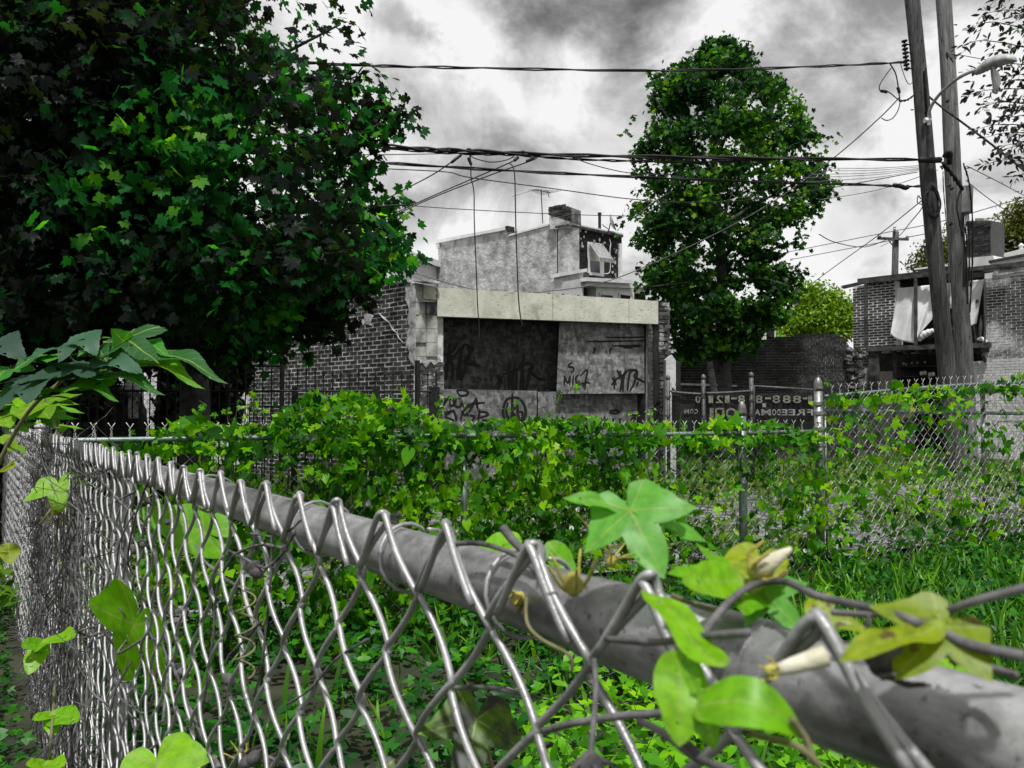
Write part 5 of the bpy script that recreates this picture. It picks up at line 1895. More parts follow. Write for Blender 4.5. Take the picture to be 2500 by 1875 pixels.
for ch, xa, xb in (('0', 1698, 1710), ('1', 1730, 1741), ('2', 1748, 1766), ('1', 1770, 1781), ('-', 1785, 1799), ('8', 1802, 1819), ('8', 1845, 1862), ('-', 1868, 1882), ('8', 1886, 1905), ('8', 1911, 1931), ('8', 1936, 1956), ('-', 1960, 1971), ('1', 1973, 1983)):
    if ch == '-':
        glyph(ch, xa, xb, 970, 975, M['letter'])
    else:
        glyph(ch, xa, xb, 965, 984, M['letter'])
for ch, xa, xb in (('M', 1671, 1682), ('O', 1685, 1693), ('C', 1695, 1704)):
    glyph(ch, xa, xb, 999, 1010, M['letter_white'])
for ch, xa, xb in (('I', 1733, 1742), ('\u03a0', 1746, 1768), ('O', 1772, 1798)):
    glyph(ch, xa, xb, 996, 1021, M['letter'])
for ch, xa, xb in (('A', 1842, 1856), ('M', 1859, 1882), ('O', 1885, 1895), ('D', 1897, 1905), ('E', 1908, 1922), ('E', 1925, 1941), ('R', 1944, 1965), ('F', 1970, 1985)):
    glyph(ch, xa, xb, 999, 1014, M['letter_white'])
pap = BF.panel('torn_label', [(1861, 985), (1870, 984), (1870, 994), (1862, 994)], .004, M['aluminium'], banner, .03)

# ---- black iron picket fence before the garage side wall
IF = Plane(180, 9.2, 1066, 10.3)
iron = thing('iron_fence', 'black iron picket fence with spiked tops before the garage side wall', 'fence', IF.hit(600, 1200))
pk = MB()
pk.tube([Vector((0, 0, 0)), Vector((0, 0, 1.70))], .008, 6).lathe((0, 0, 1.68), [(.008, 0), (.017, .02), (.010, .05), (.002, .10)], 6)
pkm = pk.mesh('picket', M['black_iron'])
for i in range(42):
    px = 196 + i * 21.2
    b = IF.hit(px, 1000)
    link('picket', pkm, iron, Matrix.Translation((b.x, b.y, random.uniform(-.015, .015))))
for y in (955, 1050):
    MB().tube([IF.hit(184, y - 1, .0), IF.hit(1064, y, .0)], .014, 6).build('rail', M['black_iron'], iron)
for px, yt, w_ in ((718, 944, .045), (918, 945, .07), (1050, 942, .03), (1062, 945, .09), (555, 938, .04)):
    b = IF.hit(px, yt)
    MB().box(Matrix.Translation((b.x, b.y + .02, b.z / 2)), w_ * 1.2, w_ * 1.2, b.z).build('post', M['black_iron'], iron)
b = IF.hit(1019, 880)
MB().tube([Vector((b.x, b.y, 0)), b], .035, 8).build('tall_post', M['black_iron'], iron)
# inner gate with shorter bars, left
MB().tube([IF.hit(545, 986, -.5), IF.hit(690, 994, -.5)], .014, 6).build('gate_rail', M['black_iron'], iron)
for i in range(8):
    b = IF.hit(552 + i * 19, 985 + i, -.5)
    MB().tube([Vector((b.x, b.y, 0)), b], .008, 5).build('gate_bar', M['black_iron'], iron)

# ---- chain link behind the iron fence, left
CL = Plane(200, 10.4, 700, 11.0)
clf = thing('back_chain_link', 'chain-link fence behind the black iron pickets at left', 'fence', CL.hit(450, 1200))
ca = zigzag(0.3, 2.02, .06, .12, .0032, .004, 4, False, 'barb', 3).mesh('wire', M['black_iron'])
cb_ = zigzag(0.3, 2.02, .06, .12, .0032, .004, 4, True, 'barb', 3).mesh('wire', M['black_iron'])
u, u1 = CL.uv(CL.hit(270, 1000))[0], CL.uv(CL.hit(690, 1000))[0]
while u < u1:
    link('wire', ca, clf, CL.frame(u, 0))
    link('wire', cb_, clf, CL.frame(u + .06, 0))
    u += .12
MB().tube([CL.hit(180, 895), CL.hit(690, 893)], .018, 8).build('top_rail', M['black_iron'], clf)
for px in (182, 440, 690):
    b = CL.hit(px, 890)
    MB().tube([Vector((b.x, b.y, 0)), b], .03, 8).build('post', M['cable'], clf)

heap = thing('tarp_heap', 'dark tarpaulin-covered heap behind the iron fence at left', 'heap', W(275, 1100, 11.6))
mb = MB()
P0 = W(268, 960, 11.6)
for j in range(9):
    for i in range(18):
        th = 2 * PI * i / 18
        ph = PI / 2 * j / 8
        r = (.62 + .06 * math.sin(i * 1.7 + j)) * math.cos(ph) ** .6
        mb.v.append((P0.x + r * math.cos(th), P0.y + r * math.sin(th) * .8, 1.62 * math.sin(ph) ** .7 + .02 * math.sin(i * 2)))
for j in range(8):
    for i in range(18):
        a, b = j * 18 + i, j * 18 + (i + 1) % 18
        mb.f.append((a, b, b + 18, a + 18))
mb.build('cover', M['banner'], heap, True)
cloth = MB()
for k in range(9):
    x = 316 + k * 2.4
    cloth.tube(catmull([W(x, 968 + abs(k - 4) * 1.5, 11.3), W(x + 1.2 * math.sin(k), 985, 11.25), W(x - 1 + k * .3, 1000 + 3 * (k % 3), 11.25), W(x + 1, 1022, 11.25)], 4), .014, 5)
tagp(cloth.build('mop_head', M['white_paint'], None, True), 'pale stringy mop hanging beside the dark heap', 'mop')

# ================================================================== TREES
print('fences done')


def limbs(parent, segs, mat, name='limb', sides=8):
    for pts, r0, r1 in segs:
        C = catmull(pts, 6)
        n = len(C)
        MB().tube(C, [r0 + (r1 - r0) * i / (n - 1) for i in range(n)], sides).build(name, mat, parent, True)


# ---------- the large maple, left: sprays of drooping leaves through a deep crown
MOUT = [(-900, 300), (-500, 620), (-200, 790), (0, 862), (60, 880), (120, 878), (170, 905), (230, 940), (265, 985), (300, 1012), (325, 950), (350, 905), (400, 905), (425, 925), (450, 900), (470, 960),
        (500, 985), (530, 975), (560, 960), (600, 985), (640, 1000), (665, 965), (700, 880), (730, 850), (770, 815), (800, 838), (825, 750), (850, 725), (870, 640), (885, 540), (900, 380), (930, 150), (960, 0)]


def big_maple():
    t = thing('maple_tree', 'large dark maple filling the upper left, bright leaf sprays at its edge', 'tree', W(475, 1300, 9.2))
    base = W(478, 1200, 9.2)
    limbs(t, [([Vector((base.x, base.y, 0)), W(476, 1000, 9.2), W(470, 850, 9.1), W(440, 600, 8.9), W(400, 300, 8.6), W(360, -100, 8.4), W(340, -500, 8.2)], .19, .06)], M['bark'], 'trunk', 14)
    br = []
    for (x0, y0, x1, y1, x2, y2, z1, r) in ((470, 800, 560, 700, 760, 612, 7.2, .055), (440, 600, 640, 470, 930, 300, 7.0, .06), (400, 320, 600, 180, 830, 60, 7.2, .05), (455, 700, 640, 620, 960, 640, 7.4, .05),
                                          (440, 560, 250, 420, -100, 330, 6.4, .07), (400, 380, 200, 250, -50, 120, 6.0, .06), (430, 640, 300, 600, 60, 560, 6.8, .05), (445, 580, 700, 520, 990, 500, 7.2, .04),
                                          (420, 420, 560, 300, 750, 220, 6.6, .05), (380, 200, 520, 60, 700, -60, 7.0, .05), (450, 700, 300, 720, 120, 690, 7.0, .04), (460, 760, 600, 760, 720, 790, 7.4, .035)):
        br.append(([W(x0, y0, 8.9), W((x0 + x1) / 2, (y0 + y1) / 2 - 10, (8.9 + z1) / 2), W(x1, y1, z1), W(x2, y2, z1 - .3)], r, .008))
    limbs(t, br, M['bark'], 'branch', 7)
    # twig sprays
    NS = 7600
    py = np.concatenate([rng.uniform(-60, 900, 5600), rng.uniform(-900, -60, NS - 5600)])
    xm = interp(MOUT, py)
    z = rng.uniform(4.9, 9.6, NS)
    bulge = ((z - 7.2) / 2.4) ** 2
    xmax = xm - 60 - 170 * bulge
    px = rng.uniform(-700, 1, NS) * 0 + (-650 + (xmax + 650) * rng.uniform(0, 1, NS) ** .75)
    # lower edge recedes with depth too
    ybot = np.interp(px, [-700, 0, 300, 560, 660, 760, 850], [930, 885, 885, 880, 850, 825, 820]) - 120 * bulge - 30
    keep = py < ybot
    # holes where the sky shows through
    hole = np.zeros(NS, bool)
    for hx, hy, hr in ((700, 40, 60), (760, 150, 50), (520, 120, 40), (840, 250, 45), (640, 470, 55), (860, 420, 60), (430, 20, 30), (700, 330, 35), (800, 560, 30), (620, 90, 30), (690, 700, 25), (420, 250, 22), (880, 130, 40)):
        hole |= ((px - hx) ** 2 + (py - hy) ** 2 < hr ** 2) & (rng.uniform(0, 1, NS) < .93)
    thin = (px > 560) & (py < 560) & (rng.uniform(0, 1, NS) < .68)
    keep &= ~hole & ~thin
    px, py, z = px[keep], py[keep], z[keep]
    C = unproject(px, py, z)
    # explicit sprays at the tips of the silhouette
    tips = [(985, 282, 7.0), (1010, 300, 6.9), (955, 262, 7.0), (925, 235, 7.1), (990, 494, 7.2), (960, 488, 7.2), (930, 485, 7.3), (905, 478, 7.3), (990, 640, 7.2), (960, 622, 7.2), (975, 560, 7.3), (940, 545, 7.2), (920, 600, 7.2), (945, 660, 7.1),
            (905, 420, 7.2), (880, 405, 7.2), (880, 330, 7.1), (935, 325, 7.0), (870, 100, 7.0), (850, 50, 7.1), (835, 10, 7.1), (815, 800, 7.1), (800, 770, 7.1), (770, 760, 7.1), (720, 800, 7.2), (700, 840, 7.2), (660, 850, 7.2), (900, 15, 7.0), (905, 200, 7.1), (1000, 510, 7.15), (1005, 650, 7.2), (985, 535, 7.2), (830, 790, 7.1), (640, 860, 7.2)]
    T3 = np.array([W(*q) for q in tips])
    # looser sprays reaching out along the right-hand edge
    ey = np.concatenate([rng.uniform(180, 620, 130), rng.uniform(600, 860, 190)])
    ex = interp(MOUT, ey) - rng.uniform(0, 1, len(ey)) ** 1.2 * np.where(ey > 600, 250, 170) - 14
    ok = rng.uniform(0, 1, len(ey)) < np.where(ey > 600, .95, .75)
    EC = unproject(ex[ok], ey[ok], rng.uniform(6.7, 7.7, ok.sum()))
    C = np.concatenate([C, EC, T3])
    nl = rng.integers(8, 14, len(C))
    nl[-len(T3):] = 8
    nl[:] = np.where(C[:, 2] > EYE + 4.3, 5, nl)
    ids = np.repeat(np.arange(len(C)), nl)
    n = len(ids)
    # sprays hang outward and down
    dirs = rng.normal(0, 1, (len(C), 3)) * np.array([.8, .8, .35]) + np.array([.35, -.35, -.25])
    dirs = norm(dirs)
    tt = rng.uniform(-.5, .5, n)
    P = C[ids] + dirs[ids] * (tt * .42)[:, None] + rng.normal(0, .07, (n, 3))
    Ns = rng.normal(0, .45, (len(C), 3)) + np.array([.1, -.50, .75])
    T = dirs[ids] * .7 + rng.normal(0, .45, (n, 3)) + np.array([0, 0, -.45])
    N = Ns[ids] + rng.normal(0, .28, (n, 3))
    sc = rng.uniform(.042, .082, n)
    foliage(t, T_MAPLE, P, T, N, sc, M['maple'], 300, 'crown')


big_maple()

COUT = [(100, 1735, 1785), (125, 1700, 1830), (150, 1665, 1872), (192, 1600, 1915), (235, 1572, 1962), (283, 1556, 1982), (330, 1536, 2040), (384, 1552, 2038), (407, 1550, 2044), (441, 1560, 2052), (486, 1545, 2022),
        (520, 1528, 2004), (554, 1516, 1990), (600, 1526, 1970), (640, 1536, 1958), (690, 1552, 1978), (735, 1580, 1974), (770, 1598, 1948), (814, 1630, 1890), (850, 1640, 1850), (885, 1655, 1790)]


def mid_maple():
    z0 = 19.3
    t = thing('maple_tree', 'tall rounded green maple right of the garage, in front of the boundary wall', 'tree', W(1770, 1140, z0))
    b = W(1775, 1000, z0)
    limbs(t, [([Vector((b.x, b.y, 0)), W(1768, 900, z0), W(1762, 800, z0), W(1760, 600, z0), W(1745, 420, z0), W(1750, 300, z0), W(1752, 150, z0)], .19, .03)], M['bark'], 'trunk', 12)
    limbs(t, [([W(1745, 960, z0 - .5), W(1735, 900, z0 - .5), W(1722, 820, z0 - .5), W(1735, 760, z0 - .6), W(1760, 700, z0 - .4)], .085, .05)], M['bark_pale'], 'trunk', 10)
    br = []
    for (x0, y0, x1, y1, x2, y2, dz) in ((1760, 640, 1830, 560, 1960, 470, -.8), (1758, 620, 1660, 520, 1560, 420, .4), (1748, 440, 1840, 350, 1960, 300, .5), (1748, 430, 1660, 330, 1600, 240, -.6), (1748, 330, 1800, 240, 1850, 160, .3),
                                         (1750, 330, 1700, 230, 1690, 160, -.4), (1760, 700, 1860, 680, 1930, 700, -1.2), (1760, 720, 1680, 690, 1590, 700, -1.0), (1758, 560, 1880, 480, 2010, 410, .6), (1757, 540, 1640, 470, 1550, 530, -1.2),
                                         (1745, 400, 1790, 300, 1810, 200, -1), (1760, 650, 1760, 560, 1800, 430, -1.5), (1750, 500, 1690, 400, 1640, 300, .9)):
        br.append(([W(x0, y0, z0), W((x0 + x1) / 2, (y0 + y1) / 2 - 6, z0 + dz / 2), W(x1, y1, z0 + dz), W(x2, y2, z0 + dz * 1.3)], .065, .010))
    limbs(t, br, M['bark'], 'branch', 6)
    NB = 470
    by = rng.uniform(108, 872, NB)
    l = np.interp(by, [q[0] for q in COUT], [q[1] for q in COUT])
    r = np.interp(by, [q[0] for q in COUT], [q[2] for q in COUT])
    c, h = (l + r) / 2, np.maximum((r - l) / 2 - 18, 8)
    # crown is round in plan: depth half-width like the visible one, weighted to the shell
    q = rng.uniform(.02, 1, NB) ** .40
    th = rng.uniform(0, 2 * PI, NB)
    bx = c + h * q * np.cos(th)
    bz = z0 + h / F * z0 * .85 * q * np.sin(th)
    brd = rng.uniform(12, 34, NB)
    nb = (brd ** 2 / 58).astype(int) + 2
    bi = np.repeat(np.arange(NB), nb)
    N0 = len(bi)
    u3 = norm(rng.normal(0, 1, (N0, 3))) * rng.uniform(.15, 1, (N0, 1)) ** .5
    px = bx[bi] + u3[:, 0] * brd[bi] * 1.15
    py = by[bi] + u3[:, 1] * brd[bi] * .75
    z = bz[bi] + u3[:, 2] * brd[bi] / F * z0
    l = np.interp(py, [q[0] for q in COUT], [q[1] for q in COUT])
    r = np.interp(py, [q[0] for q in COUT], [q[2] for q in COUT])
    keep = (px > l - 8) & (px < r + 8) & (py > 100) & (py < 885)
    for hx, hy, hr in ((1925, 572, 24), (1650, 600, 20), (1600, 500, 20), (1690, 260, 20), (1840, 250, 22), (1945, 615, 24), (1975, 545, 16), (1880, 330, 18), (1720, 400, 16), (1820, 470, 16)):
        keep &= ~(((px - hx) ** 2 + (py - hy) ** 2 < hr ** 2) & (rng.uniform(0, 1, N0) < .9))
    C = unproject(px[keep], py[keep], z[keep])
    extra = np.array([W(x, y, z0 + rng.uniform(-.8, .8)) for x, y in ((1745, 112), (1765, 108), (1850, 150), (1978, 275), (2040, 330), (2046, 430), (2030, 415), (1522, 540), (1530, 330), (1545, 290), (1555, 470), (1590, 735), (1960, 700), (1880, 205), (1990, 500), (1940, 580), (1505, 575), (1510, 540))])
    C = np.concatenate([C, extra])
    nl = rng.integers(4, 8, len(C))
    ids = np.repeat(np.arange(len(C)), nl)
    n = len(ids)
    P = C[ids] + rng.normal(0, .10, (n, 3)) * np.array([1, 1, .8])
    T = rng.normal(0, .7, (n, 3)) + np.array([0, -.1, -.5])
    N = rng.normal(0, .6, (n, 3)) + np.array([0, -.4, .8])
    sc = rng.uniform(.065, .115, n)
    foliage(t, T_MAPLE_S, P, T, N, sc, M['maple_mid'], 300, 'crown')


mid_maple()


def simple_tree(name, label, blobs, z, nclump, leaf, mat, trunk, seed=0, per=7, spread=.2, tm=None):
    t = thing(name, label, 'tree', W(trunk[0], 1100, z))
    b = W(trunk[0], 1000, z)
    limbs(t, [([Vector((b.x, b.y, 0)), W(trunk[0], (1000 + trunk[1]) / 2, z), W(trunk[0] + 3, trunk[1], z)], .16, .03)], M['bark'], 'trunk', 8)
    C = []
    for (bx, by, rx, ry) in blobs:
        k = int(nclump * rx * ry / sum(q[2] * q[3] for q in blobs))
        u = rng.normal(0, 1, (k, 3))
        u = u / np.linalg.norm(u, axis=1, keepdims=True) * (rng.uniform(.2, 1, (k, 1)) ** .4)
        c = np.array(W(bx, by, z))
        s = z / F
        C.append(c + u * np.array([rx * s, rx * s * .8, ry * s]))
    C = np.concatenate(C)
    ids = np.repeat(np.arange(len(C)), per)
    n = len(ids)
    P = C[ids] + rng.normal(0, spread, (n, 3))
    foliage(t, tm if tm is not None else T_OVATE, P, rng.normal(0, .7, (n, 3)) + np.array([0, 0, -.4]), rng.normal(0, .6, (n, 3)) + np.array([0, -.3, .8]), rng.uniform(.7, 1.3, n) * leaf, mat, 120, 'crown')
    return t


simple_tree('yellow_green_tree', 'sunlit yellow-green tree behind the boundary wall, left of the derelict house',
            [(1990, 780, 60, 45), (2050, 770, 40, 45), (1965, 730, 32, 34), (1985, 715, 26, 20), (2060, 800, 30, 26), (1930, 800, 30, 30), (2010, 800, 60, 30), (2035, 735, 26, 26)], 33, 900, .15, M['yellow_tree'], (2000, 800), per=10)
simple_tree('olive_tree', 'olive-green tree with brownish flower heads behind the derelict house chimney',
            [(2470, 600, 45, 50), (2490, 545, 40, 45), (2440, 590, 30, 40), (2520, 600, 60, 70), (2455, 640, 30, 20), (2500, 520, 24, 22)], 29, 900, .13, M['olive_tree'], (2470, 620), per=10)
simple_tree('olive_tree', 'small olive tree glimpsed between the two utility poles above the porch roof',
            [(2290, 620, 34, 34), (2255, 640, 26, 18), (2330, 610, 26, 40), (2240, 650, 16, 12)], 29, 260, .12, M['olive_tree'], (2300, 640), per=9)
simple_tree('dark_tree', 'small dark tree between white rowhouse and stucco house', [(1062, 690, 14, 22), (1056, 705, 14, 16)], 36, 90, .2, M['maple_mid'], (1062, 700))
simple_tree('ivy_covered_stump', 'dark ivy-smothered trunk behind the iron fence under the maple', [(470, 930, 60, 70), (560, 930, 34, 44), (450, 1000, 60, 50), (580, 900, 20, 34), (540, 990, 40, 40)], 10.9, 420, .075, M['ivy'], (480, 880), per=9, spread=.07, tm=T_HEART)
simple_tree('yellow_shrub', 'pale yellow-green shrub showing through a gap above the garage side wall', [(722, 735, 22, 24), (700, 730, 16, 16)], 19, 60, .09, M['yellow_tree'], (715, 740))


def right_branches():
    t = thing('overhanging_tree', 'dark ovate-leaved branches reaching in at the upper right', 'tree', (15.4, 14.4, 0))
    z = 13.9
    limbs(t, [([Vector((15.4, 14.4, 0)), Vector((15.1, 14.4, 3.5)), W(3250, 300, 14.3), W(2900, -150, 14.2)], .2, .06)], M['bark'], 'trunk', 10)
    P, T, N = [], [], []
    tw = []
    for (x0, y0, x1, y1) in ((2760, 80, 2395, 30), (2700, 180, 2345, 105), (2690, 150, 2370, 60), (2700, 210, 2380, 160), (2740, 60, 2430, -10), (2720, 250, 2360, 225), (2700, 300, 2390, 255), (2740, 290, 2420, 290), (2700, 350, 2380, 310),
                             (2720, 370, 2400, 330), (2700, 420, 2400, 395), (2720, 440, 2470, 425), (2680, 330, 2440, 350), (2700, 120, 2430, 120), (2720, 20, 2470, -60), (2690, 270, 2430, 200), (2690, 390, 2440, 360), (2680, 220, 2450, 260),
                             (2680, 60, 2450, 70), (2690, 140, 2460, 180), (2660, 300, 2470, 320), (2660, 350, 2480, 390), (2640, 10, 2480, 30), (2640, 240, 2490, 230)):
        zz = z + random.uniform(-.35, .6)
        C = catmull([W(x0, y0, zz + .3), W((x0 + x1) / 2 + random.uniform(-20, 20), (y0 + y1) / 2 - 18, zz + .15), W(x1 + 60, y1 - 6, zz), W(x1, y1 + 8, zz)], 8)
        tw.append((C, .016, .003))
        for i, p in enumerate(C):
            if i < 4:
                continue
            for k in range(random.choice((1, 2, 2, 3))):
                d = Vector((random.uniform(-1, .4), random.uniform(-.6, .6), random.uniform(-.9, .5))).normalized()
                P.append(p + d * .09)
                T.append(d)
                N.append((random.gauss(0, .6), random.gauss(-.2, .6), .8))
                if random.random() < .4:
                    p2 = p + Vector((random.uniform(-.2, .2), random.uniform(-.2, .2), random.uniform(-.28, .28)))
                    P.append(p2)
                    T.append(d)
                    N.append((random.gauss(0, .6), random.gauss(-.2, .6), .8))
    for pts, r0, r1 in tw:
        n = len(pts)
        MB().tube(pts, [r0 + (r1 - r0) * i / (n - 1) for i in range(n)], 5).build('branch', M['bark'], t)
    # one stray sprig before the pale pole
    for x, y in ((2312, 135), (2320, 140), (2332, 138), (2340, 134), (2322, 146), (2348, 140)):
        P.append(W(x, y, 14.0))
        T.append((random.uniform(-1, 1), random.uniform(-.4, .4), -.5))
        N.append((0, -.6, .6))
    MB().tube(catmull([W(2430, 150, 14), W(2385, 142, 14), W(2340, 134, 14), W(2310, 134, 14)], 5), .007, 4).build('branch', M['bark'], t)
    n = len(P)
    foliage(t, T_OVATE, np.array(P), np.array(T), np.array(N), rng.uniform(.085, .14, n), M['grey_leaf'], 300, 'crown')


right_branches()
print('trees done')
# ================================================================== VINES ON THE FAR FENCE


def vine(name, label, s0, s1, dens, top, n, nstem, seed_h0=0.02, offs=(.02, .10), leafsc=(.026, .048), parts=300, topfun=None):
    t = thing(name, label, 'climbing vine', FF((s0 + s1) / 2, 0, .05))
    s = rng.uniform(s0, s1, n * 3)
    Yb = OF.y + DF.y * s
    px = 1250 + F * (OF.x + DF.x * s) / Yb
    keep = rng.uniform(0, 1, len(s)) < np.interp(px, [q[0] for q in dens], [q[1] for q in dens])
    s, px = s[keep][:n], px[keep][:n]
    tp = np.interp(px, [q[0] for q in top], [q[1] for q in top]) * (.68 + .24 * np.sin(s * 4.7 + 1) + .16 * np.sin(s * 11.9) + .10 * np.sin(s * 23.0))
    hr = topfun(s) if topfun else np.full(len(s), RAILF)
    u = rng.uniform(0, 1, len(s))
    h = seed_h0 + (hr - seed_h0) * (u ** 1.35 if topfun else u)
    # the heap spilling over the rail
    heap_ = rng.uniform(0, 1, len(s)) < .30
    h = np.where(heap_, hr - .06 + (tp + .06) * rng.uniform(0, 1, len(s)) ** 1.3, h)
    off = rng.normal(offs[0], offs[1], len(s)) + np.where(heap_, .0, .04)
    # patchiness: gaps in the cover
    gap = np.sin(s * 5.1 + h * 7) + np.sin(s * 11.3 - h * 9 + 1) + np.sin(s * 2.3 + 2)
    dd = np.interp(px, [q[0] for q in dens], [q[1] for q in dens])
    railgap = (np.abs(h - hr) < .035) & ((px > 1090) | (px < 660)) & (rng.uniform(0, 1, len(s)) < .8)
    for pp in (1133, 1811):
        railgap |= (np.abs(px - pp) < 15) & (h < hr - .07) & (rng.uniform(0, 1, len(s)) < .85)
    keep = ~railgap & (heap_ | (gap > 1.9 - 3.2 * dd) | (rng.uniform(0, 1, len(s)) < .25))
    s, h, off, heap_ = s[keep], h[keep], off[keep], heap_[keep]
    P = np.stack([OF.x + DF.x * s + NF2.x * off, OF.y + DF.y * s + NF2.y * off, h], 1)
    m = len(P)
    T = rng.normal(0, .55, (m, 3)) + np.array([0, -.25, -.75])
    T[heap_] = rng.normal(0, .8, (heap_.sum(), 3)) + np.array([0, -.35, -.15])
    N = rng.normal(0, .62, (m, 3)) + np.array([.05, -.60, .60])
    sc = rng.uniform(leafsc[0], leafsc[1], m) * np.where(rng.uniform(0, 1, m) < .12, 1.5, np.where(rng.uniform(0, 1, m) < .3, .65, 1))
    a = rng.uniform(0, 1, m) < .72
    foliage(t, T_VINE, P[a], T[a], N[a], sc[a], M['vine_leaf'], int(parts * .72), 'foliage')
    foliage(t, T_HEART, P[~a], T[~a], N[~a], sc[~a] * 1.05, M['vine_leaf'], parts - int(parts * .72), 'foliage')
    for i in range(nstem):
        ss = random.uniform(s0, s1)
        hh = random.uniform(0, .5)
        pts = []
        for k in range(random.randint(6, 14)):
            pts.append(FF(min(max(ss, s0), s1), hh, random.uniform(-.03, .05)))
            ss += random.gauss(.02, .07)
            hh = min(hh + random.uniform(.02, .16), RAILF + .06)
        MB().tube(catmull(pts, 4), random.uniform(.0018, .0035), 5).build('stem', M['vine_stem'] if random.random() < .5 else M['twig'], t, True)
    return t


v1 = vine('climbing_vine', 'dense morning-glory vine heaped over the low chain-link fence', .25, S2000 - .02,
          [(100, .0), (260, .06), (330, .35), (420, .9), (600, 1), (1000, 1), (1300, .92), (1450, .8), (1560, .68), (1700, .60), (1850, .55), (2000, .62)],
          [(200, .02), (330, .06), (480, .16), (560, .12), (700, .20), (830, .27), (960, .24), (1060, .16), (1180, .13), (1290, .15), (1400, .09), (1550, .09), (1700, .11), (1811, .09), (1900, .05), (2000, .04)], 11000, 46, leafsc=(.027, .051))
v2 = vine('climbing_vine', 'sparse vine trails scattered over the taller right-hand chain-link panel', S2000 + .04, SE - 1.2,
          [(1990, .9), (2100, .68), (2300, .72), (2500, .9), (2700, .9)], [(1990, .0), (2060, .05), (2250, .04), (2500, .05)], 4400, 54, .0, (.03, .06), (.030, .052), 300,
          lambda s: tr[1] + (tr[3] - tr[1]) * (s - tr[0]) / (tr[2] - tr[0]))


def runner(parent, pts, nleaf, sc=(.018, .034), r=.0022, mat='vine_stem'):
    P = catmull(pts, 7)
    n = len(P)
    MB().tube(P, [r * (1 - .6 * i / (n - 1)) for i in range(n)], 5).build('runner', M[mat], parent, True)
    if nleaf == 0:
        return
    idx = rng.integers(2, n, nleaf)
    L = np.array([P[i] for i in idx]) + rng.normal(0, .012, (nleaf, 3))
    foliage(parent, T_VINE, L, rng.normal(0, .6, (nleaf, 3)) + np.array([0, -.2, -.4]), rng.normal(0, .4, (nleaf, 3)) + np.array([0, -.6, .7]), rng.uniform(*sc, nleaf), M['vine_leaf'], nleaf, 'foliage')


def fz(px):
    return (OF + DF * ffs(px)).y


for pts, nl in ((((1322, 1050), (1340, 1010), (1358, 985), (1372, 955), (1398, 942), (1412, 945)), 11), (((1060, 1035), (1076, 1010), (1070, 985), (1082, 966), (1096, 964)), 8), (((1425, 1040), (1424, 1020), (1430, 1010), (1440, 1012), (1446, 1016)), 0),
                ((480, 1050), (474, 1020), (492, 995), (505, 990), (486, 978)) and (((480, 1050), (474, 1020), (492, 995), (505, 990), (486, 978)), 7), (((835, 1030), (838, 1000), (832, 980), (838, 962), (842, 955)), 6),
                (((1990, 960), (1992, 935), (1999, 918), (2012, 922), (2014, 945)), 2), (((1215, 1040), (1224, 1024), (1216, 1020)), 0), (((1535, 1040), (1530, 1015), (1528, 1008)), 2), (((1395, 1042), (1397, 1020), (1402, 1030)), 1)):
    runner(v1, [W(x, y, fz(x) - .06) for x, y in pts], nl)
# a few pale blossoms in the vine
for i in range(34):
    x = random.uniform(430, 1500) if i < 26 else random.uniform(1550, 1960)
    y = 1072 - np.interp(x, [430, 700, 830, 1000, 1300, 1500], [30, 60, 75, 62, 40, 28]) * random.uniform(.4, 1)
    dx, dy = random.uniform(-34, 34), random.uniform(18, 62)
    zz = fz(x) - random.uniform(.02, .12)
    runner(v1, [W(x, y + 14, zz), W(x + dx * .3, y - dy * .4, zz - .01), W(x + dx * .7, y - dy * .85, zz - .02), W(x + dx * 1.2, y - dy * random.uniform(.7, 1.05), zz - .03)], random.randint(2, 6), (.012, .026), .0015)
fl = MB()
fl.lathe((0, 0, 0), [(.002, -.02), (.003, -.010), (.008, 0), (.015, .004), (.014, .005), (.006, .002), (.002, -.006)], 10)
flm = fl.mesh('blossom', M['petal_litac'] if 'petal_litac' in M else M['petal_lilac'], True)
for x, y in ((1352, 1247), (1411, 1244), (1395, 1290), (1640, 1205), (1770, 1140), (1950, 1262), (1965, 1345), (560, 1180), (900, 1230), (2200, 1190), (2455, 1305), (1255, 1180)):
    q = W(x, y, fz(x) - .10)
    link('blossom', flm, v1 if x < 1990 else v2, Matrix.Translation(q) @ Vector((random.uniform(-.5, .5), -1, random.uniform(0, .7))).to_track_quat('Z', 'Y').to_matrix().to_4x4())

# ================================================================== WEEDS AND GRASS


def blade_template():
    V, Fc = [], []
    for i in range(5):
        t = i / 4
        w = .045 * (1 - t) ** .7
        x, z = t * .95 - .1 * t * t, 0
        V += [(x, w, -.30 * t * t), (x, -w, -.30 * t * t)]
    for i in range(4):
        a = i * 2
        Fc += [(a, a + 1, a + 3), (a, a + 3, a + 2)]
    return np.array(V), np.array(Fc)


T_BLADE = blade_template()


def lot(n, y0, y1, x0=-2.2, x1=4.5):
    X = rng.uniform(x0, x1, n)
    Y = rng.uniform(y0, y1, n)
    ok = (X > .50 - .696 * Y) & (Y < 4.54 + .45 * X - .05)
    return X[ok], Y[ok]


def stuff_leaves(name, tm, P, T, N, sc, mat):
    V, Fc, *_ = leaf_arrays(tm, P, T, N, sc)
    o = link(name, np_mesh(name, V, Fc, mat), None, kind='stuff')
    return o


def patch(X, Y, f=1.0, ph=0.0):
    return np.sin(X * 2.3 * f + ph) + np.sin(Y * 2.9 * f + 1.3 + ph) + np.sin((X + Y) * 5.1 * f + ph)


